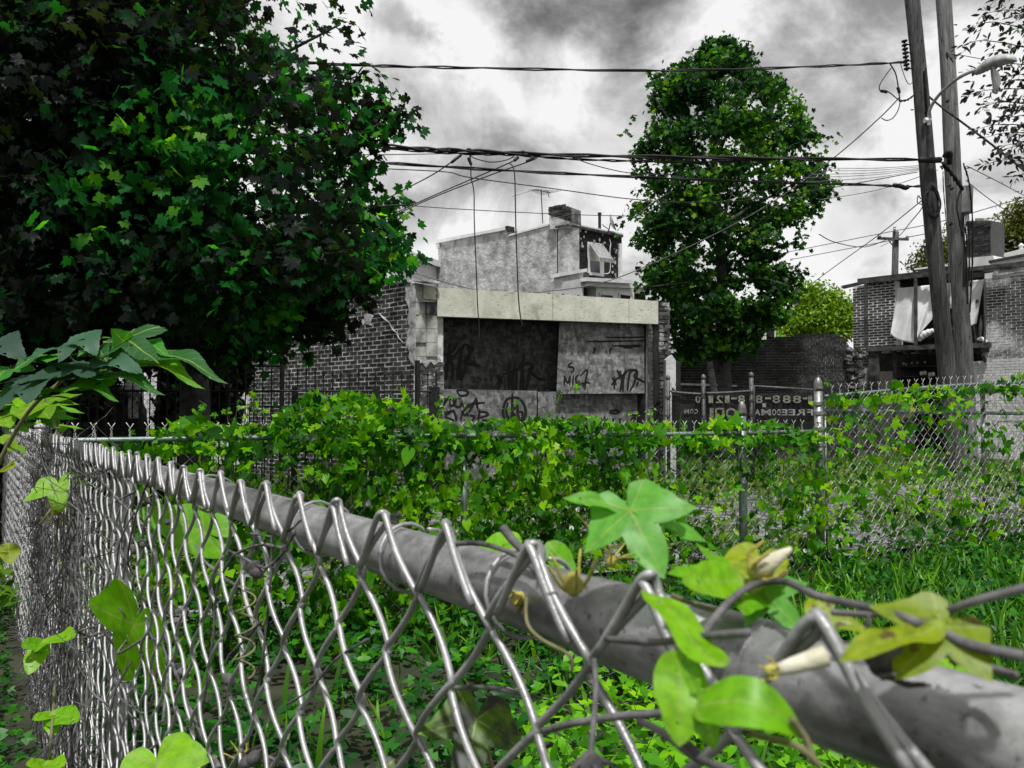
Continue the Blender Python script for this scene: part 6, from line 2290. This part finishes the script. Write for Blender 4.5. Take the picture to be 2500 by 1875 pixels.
# broad-leaved weeds in the lot
X, Y = lot(7000, .9, 6.4)
pt_ = patch(X, Y)
k = rng.uniform(0, 1, len(X)) < np.clip(.62 + .22 * pt_, .35, 1)
X, Y = X[k], Y[k]
ht = rng.uniform(.04, .24, len(X)) + .18 * np.exp(-(4.54 + .45 * X - Y) / .35)
per = rng.integers(5, 10, len(X))
ids = np.repeat(np.arange(len(X)), per)
n = len(ids)
P = np.stack([X[ids], Y[ids], ht[ids] * rng.uniform(.25, 1, n)], 1) + rng.normal(0, .045, (n, 3)) * np.array([1, 1, .4])
P[:, 2] = np.maximum(P[:, 2], .01)
T = rng.normal(0, 1, (n, 3)) * np.array([1, 1, .35])
N = rng.normal(0, .35, (n, 3)) + np.array([0, -.25, 1])
a = rng.uniform(0, 1, n) < .6
shade = (Y[ids] > 3.15 + .25 * np.sin(X[ids] * 3)) | (X[ids] < .0)  # weeds in the fence vine's shade, painted with the darker leaf colour
for nm, mt, sel_ in (('weeds', 'weed', ~shade), ('shade_toned_weeds', 'weed_shaded', shade)):
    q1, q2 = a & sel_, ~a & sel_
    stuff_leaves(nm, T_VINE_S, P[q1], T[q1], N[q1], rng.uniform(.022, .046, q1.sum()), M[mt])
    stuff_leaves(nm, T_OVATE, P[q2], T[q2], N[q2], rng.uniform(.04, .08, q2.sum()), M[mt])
# grass in the lot, thicker towards the right-hand fence
X, Y = lot(26000, 1.5, 6.4)
k = rng.uniform(0, 1, len(X)) < np.clip(.12 + .25 * (X - .4) + .12 * patch(X, Y, 1, 2), .05, .95)
X, Y = X[k], Y[k]
n = len(X)
P = np.stack([X, Y, np.zeros(n)], 1)
T = rng.normal(0, .45, (n, 3)) + np.array([0, -.1, 1.0])
stuff_leaves('grass', T_BLADE, P, T, rng.normal(0, .8, (n, 3)) + np.array([0, -.6, .3]), rng.uniform(.10, .34, n), M['grass'])
# alley grass, clumps
X = rng.uniform(-5, 14, 46000)
Y = 4.54 + .45 * X + rng.uniform(.05, 12.5, 46000)
dd = Y - (4.54 + .45 * X)
k = rng.uniform(0, 1, len(X)) < np.clip(-.12 + .34 * patch(X, Y, .8, 1) + .30 * (dd > 3.6) + .30 * (dd < .4), 0, 1)
X, Y = X[k], Y[k]
n = len(X)
P = np.stack([X, Y, np.zeros(n) + .04], 1)
T = rng.normal(0, .5, (n, 3)) + np.array([0, -.1, 1.0])
stuff_leaves('alley_grass', T_BLADE, P, T, rng.normal(0, .8, (n, 3)) + np.array([0, -.6, .3]), rng.uniform(.08, .27, n), M['dry_grass'])
X = rng.uniform(-4, 10, 4200)
Y = 4.54 + .45 * X + np.where(rng.uniform(0, 1, 4200) < .5, rng.uniform(3.2, 9.5, 4200), rng.uniform(.1, 2.4, 4200))
k = patch(X, Y, 1.2, 3) + 1.4 * ((Y - 4.54 - .45 * X) > 3) > .25
X, Y = X[k], Y[k]
per = rng.integers(4, 9, len(X))
ids = np.repeat(np.arange(len(X)), per)
n = len(ids)
P = np.stack([X[ids], Y[ids], rng.uniform(.03, .28, n)], 1) + rng.normal(0, .07, (n, 3)) * np.array([1, 1, .3])
stuff_leaves('alley_weeds', T_OVATE, P, rng.normal(0, 1, (n, 3)), rng.normal(0, .4, (n, 3)) + np.array([0, -.3, 1]), rng.uniform(.05, .11, n), M['dry_grass'])
# dead twigs lying in the lot
mb = MB()
for i in range(260):
    x, y = random.uniform(.1, 1.6), random.uniform(3.0, 4.6)
    a = random.uniform(0, PI)
    l = random.uniform(.08, .32)
    z = random.uniform(.02, .09)
    mb.tube([(x, y, z), (x + l * .5 * math.cos(a), y + l * .5 * math.sin(a), z + random.uniform(0, .05)), (x + l * math.cos(a), y + l * math.sin(a), z + random.uniform(-.01, .04))], random.uniform(.002, .005), 4)
mb.build('fallen_twigs', M['twig'], None, kind='stuff')
# gravel stones in the alley
mb = MB()
for i in range(5200):
    x = random.uniform(-2, 8)
    y = 4.54 + .45 * x + random.uniform(.7, 3.6)
    r = random.uniform(.008, .032)
    m = Matrix.Translation((x, y, .08 + 0.03 * math.sin(x * 1.3 + 2))) @ Matrix.Rotation(random.uniform(0, 6), 4, 'Z') @ Matrix.Rotation(random.uniform(-.5, .5), 4, 'X')
    mb.box(m, r * 2, r * 1.4, r)
mb.build('gravel', M['gravel'], None, kind='stuff')

# dark shrubs closing the left background
simple_tree('dark_shrub', 'dark shrub mass below the maple at the far left edge',
            [(60, 880, 160, 120), (-120, 850, 160, 160), (170, 960, 110, 70), (40, 1000, 160, 60), (230, 870, 70, 50)], 10.2, 900, .07, M['ivy'], (60, 900), per=10, spread=.10, tm=T_HEART)
simple_tree('background_shrub', 'dark shrub between the maple trunk and the pale clapboard house',
            [(420, 860, 90, 40), (560, 850, 60, 30), (330, 850, 60, 30), (200, 830, 80, 40)], 11.3, 420, .07, M['ivy'], (400, 850), per=9, spread=.10, tm=T_HEART)

simple_tree('undergrowth_bush', 'low dark bush beyond the fence corner at the far left',
            [(40, 1150, 120, 90), (-150, 1120, 140, 110), (150, 1120, 60, 60), (60, 1280, 160, 80)], 6.4, 620, .045, M['ivy'], (60, 1150), per=10, spread=.06, tm=T_HEART)
X = rng.uniform(-3.2, -.2, 5200)
Y = rng.uniform(.8, 6.0, 5200)
k = (X < .20 - .696 * Y) & (X > -.75 * Y - .1)
X, Y = X[k], Y[k]
per = rng.integers(3, 7, len(X))
ids = np.repeat(np.arange(len(X)), per)
n = len(ids)
P = np.stack([X[ids], Y[ids], rng.uniform(.01, .22, n)], 1) + rng.normal(0, .04, (n, 3)) * np.array([1, 1, .3])
stuff_leaves('verge_weeds', T_VINE_S, P, rng.normal(0, 1, (n, 3)) * np.array([1, 1, .35]), rng.normal(0, .35, (n, 3)) + np.array([0, -.25, 1]), rng.uniform(.015, .035, n), M['weed_shaded'])

# ================================================================== NEAR PLANTS


def hero_mesh(kind):
    if kind == 'vine':
        return polar(C_VINE, (.25, .5, .78, 1.0), 3, .18, .10, wave=.02)
    if kind == 'heart':
        return polar(C_HEART, (.3, .6, .85, 1.0), 4, .20, .10, wave=.025)
    if kind == 'ovate':
        V, Fc = polar([(0, .62), (12, .50), (28, .36), (50, .28), (75, .24), (90, .235), (110, .25), (135, .31), (160, .42), (180, .46)], (.3, .6, .85, 1.0), 3, .25, .18, wave=.03)
        V = V.copy()
        V[:, 0] += .42
        return V, Fc
    if kind == 'arch':
        V, Fc = polar([(0, .62), (12, .52), (28, .40), (50, .31), (75, .27), (90, .26), (110, .28), (135, .33), (160, .42), (180, .46)], (.2, .4, .6, .8, 1.0), 3, 0, .10, wave=.01)
        V = V.copy()
        V[:, 0] += .42
        V[:, 2] += .9 * (V[:, 0] - .1) * (1.0 - V[:, 0]) * 1.3
        return V, Fc
    if kind == 'mul':
        return polar(C_MUL, (.3, .6, .85, 1.0), 4, .16, .12, serr=-.06, wave=.03)
    if kind == 'mul_long':
        V, Fc = polar([(0, .70), (6, .52), (16, .36), (34, .26), (60, .21), (90, .20), (120, .23), (150, .30), (180, .30)], (.35, .7, 1.0), 4, .22, .22, serr=-.05, wave=.035)
        V = V.copy()
        V[:, 0] += .28
        return V, Fc


HM = {}


def hero(parent, kind, base, tip, mat, width=1.0, roll=0.0, toward=None, label=None, name='leaf'):
    """leaf with its stalk joint at `base` and point at `tip` (pixel, pixel, metres)"""
    b, t = W(*base), W(*tip)
    x = (t - b)
    L = x.length
    x.normalize()
    nh = Vector(toward) if toward else (Vector((0, 0, EYE)) - b).normalized() * .8 + Vector((0, 0, .6))
    z = (nh - x * nh.dot(x)).normalized()
    z = Matrix.Rotation(math.radians(roll), 3, x) @ z
    y = z.cross(x)
    key = (kind, mat)
    if key not in HM:
        tm = hero_mesh(kind)
        HM[key] = np_mesh(name, tm[0], tm[1], M[mat], True)
        HM[key].polygons.foreach_set('use_smooth', [True] * len(HM[key].polygons))
    m = Matrix.Identity(4)
    m.col[0][:3] = x * L
    m.col[1][:3] = y * L * width
    m.col[2][:3] = z * L
    m.col[3][:3] = b
    o = link(name, HM[key], parent, m)
    if label:
        o['label'] = label
    return o


def stem(parent, pts, r, mat='twig', name='stem', r1=None, sides=8):
    P = catmull([W(*p) for p in pts], 7)
    n = len(P)
    MB().tube(P, [r + ((r1 if r1 is not None else r) - r) * i / (n - 1) for i in range(n)], sides).build(name, M[mat], parent, True)


def yn(px, d=0.0):
    """depth of the near mesh under a photo column"""
    return .3245 / (.696 + (px - 1250) / F) + d


# ---- paper mulberry spray at the left edge
mul = thing('mulberry_sapling', 'large-leaved green sapling branch overhanging the near fence at left', 'sapling', W(-180, 1900, 2.3))


def mc(x, y, z):
    return (x / 3.456, 780 + y / 3.456, z)


ZM = 2.15
stem(mul, [(-260, 1900, 2.5), (-120, 1400, 2.45), (40, 1050, 2.35), (150, 930, 2.25), mc(700, 395, 2.2), mc(1180, 280, 2.15)], .009, 'vine_stem', r1=.003)
stem(mul, [mc(440, 600, 2.2), mc(560, 470, 2.2), mc(850, 330, 2.15), mc(1040, 185, 2.12)], .004, 'vine_stem', r1=.002)
stem(mul, [mc(620, 480, 2.2), mc(850, 450, 2.15), mc(1000, 380, 2.1)], .003, 'vine_stem', r1=.0015)
stem(mul, [mc(660, 380, 2.2), mc(580, 290, 2.15), mc(690, 215, 2.1)], .003, 'vine_stem', r1=.0015)
stem(mul, [mc(440, 600, 2.2), mc(500, 520, 2.1), mc(430, 480, 2.0)], .002, 'vine_stem')
up_ = (0.1, -.35, 1)
for k_, b_, t_, mt, wd, tw in (
        ('mul', (1060, 165, 2.12), (1300, 290, 1.98), 'mulberry', .95, (0, -.7, .7)), ('mul_long', (1180, 190, 2.15), (1430, 262, 2.05), 'mulberry', 1.1, (0, -.5, .9)),
        ('mul_long', (1310, 262, 2.12), (1940, 452, 2.0), 'mulberry', .85, (0, -.28, 1)), ('mul_long', (1150, 330, 2.12), (1745, 497, 2.0), 'mulberry', .9, (0, -.22, 1)),
        ('mul_long', (850, 452, 2.1), (1402, 550, 1.98), 'mulberry', .9, (0, -.25, 1)), ('mul', (880, 470, 2.12), (480, 578, 2.0), 'mulberry', 1.2, (0, -.5, .9)),
        ('mul_long', (700, 560, 2.1), (1005, 635, 2.0), 'mulberry', .8, (0, -.3, 1)), ('mul_long', (860, 285, 2.1), (1180, 398, 1.98), 'mulberry_grey', 1.3, (0, -.75, .7)),
        ('mul_long', (700, 115, 2.1), (800, 268, 2.0), 'mulberry_grey', 1.5, (.3, -.8, .3)), ('mul_long', (660, 185, 2.1), (472, 325, 1.98), 'mulberry_grey', 1.3, (0, -.7, .6)),
        ('mul_long', (515, 245, 2.1), (225, 275, 1.98), 'mulberry_grey', 1.2, (0, -.4, .9)), ('mul', (680, 400, 2.1), (80, 470, 1.9), 'mulberry_grey', 1.0, (0, -.55, .8)),
        ('mul_long', (390, 300, 2.1), (85, 378, 1.95), 'mulberry', 1.1, (0, -.3, 1)), ('mul', (320, 490, 2.1), (-40, 640, 1.85), 'mulberry_grey', 1.1, (0, -.7, .7)),
        ('mul_long', (-40, 180, 2.1), (190, 292, 2.0), 'mulberry_grey', 1.5, (0, -.75, .6)), ('mul_long', (330, 520, 2.0), (200, 662, 1.85), 'mulberry_grey', 1.6, (0, -.8, .5)),
        ('heart', (1045, 185, 2.1), (958, 92, 2.05), 'mulberry', 1.0, (0, -.9, .4)), ('mul_long', (915, 150, 2.12), (735, 182, 2.05), 'mulberry', 1.1, (0, -.3, 1)),
        ('mul_long', (1150, 150, 2.15), (1035, 165, 2.1), 'mulberry', 1.2, (0, -.3, 1)), ('mul', (780, 300, 2.1), (605, 300, 2.05), 'mulberry', .8, (0, -.4, 1)),
        ('heart', (550, 300, 2.1), (385, 300, 2.0), 'mulberry', 1.2, (0, -.8, .6)), ('mul', (420, 590, 2.1), (235, 640, 2.0), 'mulberry', 1.0, (0, -.6, .9)),
        ('mul_long', (585, 662, 2.1), (230, 640, 2.0), 'mulberry', 1.0, (0, -.3, 1)), ('mul_long', (600, 715, 2.1), (405, 678, 2.0), 'mulberry', .8, (0, -.3, 1)),
        ('mul_long', (800, 200, 2.1), (640, 280, 2.0), 'mulberry', 1.0, (0, -.3, 1)), ('mul_long', (820, 230, 2.1), (880, 320, 2.0), 'mulberry', 1.4, (0, -.7, .5)),
        ('mul', (60, 420, 2.05), (-120, 520, 1.9), 'mulberry', 1.0, (0, -.5, .9)), ('mul_long', (200, 380, 2.1), (-10, 440, 2.0), 'mulberry', 1.0, (0, -.3, 1))):
    hero(mul, k_, mc(*b_), mc(*t_), mt, wd, 0, tw)
# vine tips at the fence corner below the sapling
cv = thing('corner_vine', 'light green vine leaves at the far left fence corner below the sapling', 'climbing vine', W(60, 1500, 3.2))
for b_, t_, mt in (((280, 705, 2.9), (95, 790, 2.7), 'hero_pale'), ((290, 720, 2.9), (460, 790, 2.75), 'hero_pale'), ((330, 740, 2.9), (300, 840, 2.8), 'hero_pale'), ((450, 745, 3.0), (560, 832, 2.9), 'hero_mint'), ((400, 830, 3.0), (500, 902, 2.9), 'hero_mint'),
                   ((30, 820, 2.8), (100, 895, 2.7), 'hero_pale'), ((160, 900, 2.8), (265, 945, 2.75), 'hero_mint'), ((60, 680, 2.9), (-40, 720, 2.8), 'hero_green'), ((200, 670, 2.9), (120, 720, 2.8), 'hero_green'), ((10, 990, 2.6), (30, 1050, 2.55), 'hero_pale'), ((140, 1060, 2.4), (35, 1110, 2.35), 'hero_pale'),
                   ((470, 890, 3.1), (560, 915, 3.0), 'hero_green'), ((90, 740, 2.9), (180, 770, 2.8), 'hero_green'), ((20, 640, 2.9), (100, 690, 2.85), 'hero_green')):
    t_ = (b_[0] + (t_[0] - b_[0]) * .6, b_[1] + (t_[1] - b_[1]) * .6, t_[2])
    hero(cv, 'vine', mc(*b_), mc(*t_), mt, 1.0, random.uniform(-20, 20))
stem(cv, [(0, 1010, 2.9), (60, 985, 2.9), (100, 960, 2.9), (130, 1020, 2.9), (134, 1045, 2.8), (125, 1010, 2.9)], .003, 'vine_stem')

# ---- vine twined on the near rail
nv = thing('morning_glory_vine', 'bright lobed morning-glory vine with buds twined over the near rail at right', 'climbing vine', W(1700, 1875, .5))
hero(nv, 'vine', (1539, 1246, .40), (1616, 1394, .37), 'hero_mint', 1.0, 8, None, 'large mint-green lobed leaf standing above the rail')
hero(nv, 'ovate', (1590, 1275, .41), (1775, 1335, .43), 'hero_mint', .55, -25)
hero(nv, 'ovate', (1545, 1250, .41), (1388, 1202, .40), 'hero_mint', .75, 20)
hero(nv, 'ovate', (1548, 1258, .40), (1680, 1230, .415), 'hero_mint', 1.3, -10)
hero(nv, 'vine', (1806, 1422, .36), (1652, 1372, .34), 'hero_green', .75, 10)
hero(nv, 'ovate', (1800, 1420, .35), (1685, 1412, .33), 'hero_green', 1.2, -20)
hero(nv, 'heart', (1845, 1370, .37), (1795, 1455, .35), 'hero_yellow', 1.0, 10)
hero(nv, 'ovate', (1748, 1640, .27), (1584, 1418, .31), 'hero_green', .75, 30)
hero(nv, 'ovate', (1700, 1690, .27), (1650, 1590, .28), 'hero_green', 1.1, -30)
hero(nv, 'ovate', (1660, 1600, .28), (1664, 1805, .26), 'hero_green', 1.35, -15)
hero(nv, 'ovate', (1705, 1690, .27), (1740, 1825, .26), 'hero_green', 1.2, 25)
hero(nv, 'arch', (1700, 1712, .265), (1955, 1785, .255), 'hero_green', 1.05, 15, (0.1, -.5, 1), 'arching bright green leaf folded over the rail')
hero(nv, 'vine', (2300, 1530, .265), (2186, 1640, .255), 'hero_yellow', 1.1, 0, None, 'yellowing lobed leaf with brown spots at right')
hero(nv, 'ovate', (2290, 1540, .265), (2062, 1580, .25), 'hero_yellow', .7, 20)
hero(nv, 'heart', (2290, 1540, .27), (2250, 1440, .275), 'hero_yellow', 1.0, -10)
hero(nv, 'ovate', (2280, 1500, .27), (2400, 1600, .26), 'hero_yellow', .9, -10)
hero(nv, 'vine', (1870, 1450, .36), (1950, 1530, .34), 'hero_mint', 1.0, 10)
hero(nv, 'ovate', (1990, 1500, .33), (2120, 1535, .32), 'hero_yellow', .8, 0)
hero(nv, 'ovate', (2005, 1510, .33), (2025, 1440, .34), 'hero_yellow', 1.0, 0)
hero(nv, 'ovate', (1985, 1510, .33), (1978, 1455, .34), 'hero_yellow', 1.0, 0)
hero(nv, 'vine', (1215, 1345, .56), (1130, 1438, .53), 'hero_green', .7, 20)
hero(nv, 'heart', (1250, 1330, .58), (1180, 1350, .56), 'hero_green', .9, 0)
hero(nv, 'ovate', (1340, 1330, .52), (1398, 1396, .50), 'hero_green', 1.2, 15)
hero(nv, 'vine', (2330, 1640, .45), (2330, 1720, .43), 'hero_green', .8, 15)
stem(nv, [(1700, 1840, .27), (1640, 1740, .27), (1716, 1550, .30), (1816, 1440, .345), (1908, 1419, .34), (2003, 1457, .31), (2148, 1489, .28), (2244, 1522, .265)], .0016, 'twig')
stem(nv, [(2318, 1490, .27), (2400, 1462, .26), (2560, 1420, .25)], .0014, 'twig')
stem(nv, [(2031, 1495, .31), (2120, 1500, .30), (2208, 1495, .29)], .0012, 'twig')
stem(nv, [(2294, 1539, .265), (2370, 1575, .255), (2500, 1602, .245)], .0018, 'twig')
stem(nv, [(2320, 1610, .27), (2420, 1632, .26), (2480, 1650, .25)], .0014, 'twig')
stem(nv, [(1100, 1329, .52), (1160, 1326, .51), (1213, 1337, .49), (1281, 1369, .47), (1345, 1440, .44)], .0017, 'twig')
stem(nv, [(1326, 1785, .40), (1401, 1766, .38), (1520, 1748, .36), (1650, 1740, .34)], .0018, 'twig')
stem(nv, [(1639, 1453, .34), (1710, 1480, .34), (1763, 1487, .345), (1816, 1440, .345)], .0012, 'vine_stem')
stem(nv, [(1480, 1560, .335), (1600, 1568, .30), (1700, 1555, .29), (1830, 1545, .27)], .0014, 'twig')
stem(nv, [(1832, 1789, .26), (1890, 1805, .26), (1952, 1825, .25), (2000, 1870, .25)], .0012, 'vine_stem')
stem(nv, [(1932, 1755, .252), (1968, 1805, .252), (1990, 1870, .25)], .0011, 'vine_stem')
stem(nv, [(1100, 1679, .54), (1200, 1680, .52), (1303, 1702, .50)], .0016, 'twig')
stem(nv, [(1228, 1288, .50), (1262, 1330, .49), (1312, 1368, .47)], .0030, 'twig', r1=.0022)
stem(nv, [(1312, 1330, .48), (1322, 1350, .47), (1318, 1380, .46)], .0035, 'twig', r1=.002)
stem(nv, [(1285, 1460, .43), (1287, 1520, .42), (1320, 1560, .41), (1390, 1600, .40), (1395, 1640, .40)], .0010, 'vine_stem')
stem(nv, [(1450, 1610, .38), (1455, 1680, .37), (1448, 1780, .36), (1440, 1860, .35)], .0014, 'twig')
stem(nv, [(1560, 1760, .33), (1620, 1790, .32), (1700, 1850, .31), (1790, 1880, .30)], .0016, 'twig')
# flower buds and dry calyxes
b0, b1 = W(1838, 1402, .35), W(1932, 1338, .35)
ax = (b1 - b0)
MB().lathe(b0, [(.0025, 0), (.0042, ax.length * .15), (.0046, ax.length * .3), (.003, ax.length * .65), (.0009, ax.length)], 12, ax).build('flower_bud', M['petal'], nv, True)
b0, b1 = W(1892, 1638, .262), W(2022, 1600, .262)
ax = (b1 - b0)
MB().lathe(b0, [(.0018, 0), (.0026, ax.length * .3), (.0032, ax.length * .7), (.0034, ax.length * .95), (.001, ax.length)], 12, ax).build('flower_tube', M['petal'], nv, True)


def calyx(parent, c, d, L, r, n=5, mat='sepal', spread=.5):
    c = W(*c)
    d = Vector(d).normalized()
    u = d.orthogonal().normalized()
    w = d.cross(u)
    mb = MB()
    mb.lathe(c, [(r * .3, -r * .6), (r, 0), (r * 1.05, r * .8), (r * .6, r * 1.6), (r * .1, r * 1.9)], 10, d)
    for k in range(n):
        a = 2 * PI * k / n + .3
        o = u * math.cos(a) + w * math.sin(a)
        mb.tube(catmull([c + o * r * .7, c + o * r * 1.5 + d * L * .3, c + o * (r * 1.2 + L * spread * .6) + d * L * .75, c + o * (r + L * spread) + d * L], 4), [r * .20] * 6 + [r * .16] * 4 + [r * .10] * 2 + [r * .03], 5)
    mb.build('calyx', M[mat], parent, True)


calyx(nv, (1400, 1440, .43), (-.1, -.2, 1), .018, .0055)
calyx(nv, (1270, 1455, .47), (-.5, -.3, -.5), .008, .004)
calyx(nv, (1893, 1640, .262), (-.9, -.2, .3), .004, .0022)
calyx(nv, (1845, 1398, .352), (.7, -.2, .6), .012, .0055, spread=.25)
calyx(nv, (1490, 1378, .46), (.3, -.2, .8), .022, .003, 6, spread=1.2)
calyx(nv, (1440, 1855, .35), (.1, -.2, -1), .008, .006, mat='pod')
calyx(nv, (2150, 1625, .27), (.2, -.3, .4), .010, .006, 6, 'pod', .8)

# ---- leaves on the mesh at left and bottom
lv = thing('young_vine', 'young lobed vine leaves climbing the near mesh at the left side', 'climbing vine', NF(1.6, 0, -.05))
hero(lv, 'vine', (327, 1525, yn(327, -.09)), (271, 1686, yn(300, -.12)), 'hero_green', .95, 5, None, 'broad bright three-lobed leaf on the left mesh')
hero(lv, 'vine', (142, 1184, yn(150, -.25)), (146, 1246, yn(150, -.30)), 'hero_green', 1.35, 0, (.1, -.7, .7))
for t_ in ((60, 1573), (69, 1639), (170, 1545)):
    hero(lv, 'ovate', (104, 1573, 2.05), (*t_, 1.98), 'hero_green', 1.35, random.uniform(-15, 15))
for t_ in ((84, 1752), (130, 1790), (184, 1752)):
    hero(lv, 'ovate', (129, 1745, 1.95), (*t_, 1.9), 'hero_green', 1.4, random.uniform(-15, 15))
hero(lv, 'vine', (384, 1866, 1.02), (402, 2010, .96), 'hero_green', 1.15, 0, (0, -.75, .65))
hero(lv, 'ovate', (110, 1868, 1.9), (70, 1862, 1.85), 'hero_green', 1.3)
hero(lv, 'ovate', (110, 1868, 1.9), (150, 1862, 1.85), 'hero_green', 1.3)
hero(lv, 'heart', (500, 1300, 1.5), (335, 1232, 1.45), 'hero_green', .75, 0, (.2, -.7, .6))
hero(lv, 'ovate', (20, 1330, 2.2), (25, 1370, 2.15), 'hero_yellow', 1.6)
hero(lv, 'vine', (0, 1150, 2.4), (30, 1130, 2.35), 'hero_yellow', 1.0)
stem(lv, [(145, 1250, yn(150, -.2)), (135, 1330, yn(150, -.1)), (152, 1400, yn(155, -.06)), (150, 1500, yn(150, -.05)), (138, 1620, yn(140, -.05)), (129, 1745, 1.95), (120, 1870, 1.92)], .0035, 'vine_stem')
calyx(lv, (138, 1240, yn(150, -.25)), (0, -.3, -1), .05, .012, 5, 'sepal')
dv = thing('dark_vine', 'blotched dark vine leaf and dry tips at the bottom centre behind the near wires', 'climbing vine', NF(nfs(1160), 0, .10))
hero(dv, 'vine', (1162, 1757, .56), (1128, 1930, .52), 'hero_dark', 1.0, 0, None)
hero(dv, 'ovate', (960, 1860, .62), (880, 1900, .60), 'hero_dark', 1.0)
stem(dv, [(1162, 1757, .56), (1180, 1800, .6), (1210, 1900, .62)], .0016, 'vine_stem')
for pts in (((560, 1850), (640, 1845), (700, 1870)), ((590, 1875), (600, 1840), (640, 1820))):
    stem(dv, [(x, y, yn(x, .02)) for x, y in pts], .002, 'twig')
calyx(dv, (595, 1850, yn(600, .02)), (-.3, -.3, .8), .02, .006)

# ---- dead growth tangled in the near mesh
dead = thing('dead_vine', 'grey dead vine stems and seed pods tangled through the near mesh at left', 'dead vine', NF(2.6, 0, -.03))


def dstem(pts, r, off=-.012):
    P = []
    for x, y in pts:
        z = yn(x, off)
        P.append(W(x, y, z))
    C = catmull(P, 6)
    MB().tube(C, [r * (1 + .25 * math.sin(i * 1.7)) for i in range(len(C))], 6).build('stem', M['twig'], dead, True)


for pts, r in ((((246, 1172), (313, 1245), (371, 1312), (384, 1400), (395, 1490), (422, 1620), (479, 1765), (535, 1872)), .0026), (((256, 1180), (300, 1232), (350, 1290), (378, 1320)), .0022),
               (((104, 1278), (60, 1350), (48, 1437), (57, 1507), (94, 1563), (157, 1618), (227, 1630), (245, 1600)), .0028), (((0, 1225), (60, 1200), (140, 1180), (240, 1150), (290, 1140)), .0024),
               (((104, 1278), (150, 1268), (200, 1262), (260, 1235), (330, 1200)), .0022), (((88, 1120), (70, 1180), (55, 1230), (75, 1262), (104, 1278)), .0022), (((700, 1090 + 250), (640, 1330), (590, 1345), (560, 1370), (530, 1440), (520, 1560), (500, 1700), (470, 1840)), .0018),
               (((720, 1300), (690, 1350), (660, 1380), (640, 1385), (590, 1360), (560, 1345)), .0016), (((735, 1270), (700, 1300), (660, 1310), (600, 1300)), .0010), (((665, 1310), (660, 1420), (650, 1520), (640, 1620), (620, 1700)), .0014),
               (((640, 1515), (600, 1560), (560, 1600), (540, 1640)), .0014), (((900, 1560), (820, 1610), (760, 1680), (700, 1720)), .0012), (((478, 1330), (500, 1370), (560, 1420), (610, 1440)), .0018), (((150, 1145), (200, 1150), (240, 1170)), .002)):
    dstem(pts, r)
for i in range(210):
    s_ = 1.0 + (LN - 1.25) * random.uniform(0, 1) ** .55
    h_ = random.uniform(.2, TOPN)
    a = random.uniform(-1.9, -1.1) if random.random() < .7 else random.uniform(-3, 0)
    pts = []
    for k in range(random.randint(4, 9)):
        pts.append(NF(min(max(s_, .9), LN), min(max(h_, .02), TOPN + .03), random.uniform(-.035, .02)))
        a += random.gauss(0, .45)
        st_ = random.uniform(.04, .11)
        s_ += math.cos(a) * st_
        h_ += math.sin(a) * st_
    C = catmull(pts, 4)
    MB().tube(C, random.uniform(.0011, .0027), 5).build('stem', M['twig'], dead, True)
# fine tangle too small to pick apart
mb = MB()
for i in range(900):
    s_ = 1.7 + (LN - 1.75) * random.uniform(0, 1) ** .6
    h_ = random.uniform(.15, TOPN)
    p = NF(s_, h_, random.uniform(-.03, .03))
    q = p + Vector((random.gauss(0, .04), random.gauss(0, .04), random.gauss(0, .05)))
    r_ = q + Vector((random.gauss(0, .04), random.gauss(0, .04), random.gauss(0, .05)))
    mb.tube([p, q, r_], random.uniform(.0007, .0014), 3, False)
mb.build('fine_twigs', M['twig'], dead, kind='stuff')
podm = MB().lathe((0, 0, 0), [(.0013, -.0065), (.004, -.005), (.0058, -.0014), (.0058, .002), (.004, .0052), (.0015, .007), (.0007, .0105)], 10).mesh('seed_pod', M['pod'], True)
spots = [(362, 1222), (221, 1281), (285, 1295), (326, 1338), (303, 1378), (160, 1470), (198, 1472), (410, 1275), (620, 1385), (627, 1400), (622, 1392), (440, 1630), (445, 1640), (60, 1228), (100, 1440), (330, 1345), (350, 1330), (560, 1660), (205, 1300), (212, 1308), (600, 1862), (620, 1850), (290, 1370), (240, 1325), (165, 1325)]
for x, y in spots + [(random.uniform(10, 260), random.uniform(1150, 1800)) for i in range(30)]:
    q = W(x, y, yn(x, -.02))
    d = Vector((random.uniform(-1, 1), random.uniform(-1, 1), random.uniform(-1, 1))).normalized()
    sc_ = random.uniform(.8, 1.3)
    link('seed_pod', podm, dead, Matrix.Translation(q) @ d.to_track_quat('Z', 'Y').to_matrix().to_4x4() @ Matrix.Scale(sc_, 4))
tend = [NF(nfs(640) + .012 * math.cos(a), EYE - .19 - .004 * a, -.015 + .010 * math.sin(a)) for a in np.linspace(0, 22, 70)]
MB().tube(tend, .0011, 5).build('tendril', M['vine_stem'], dead, True)
print('all done', len(bpy.data.objects))
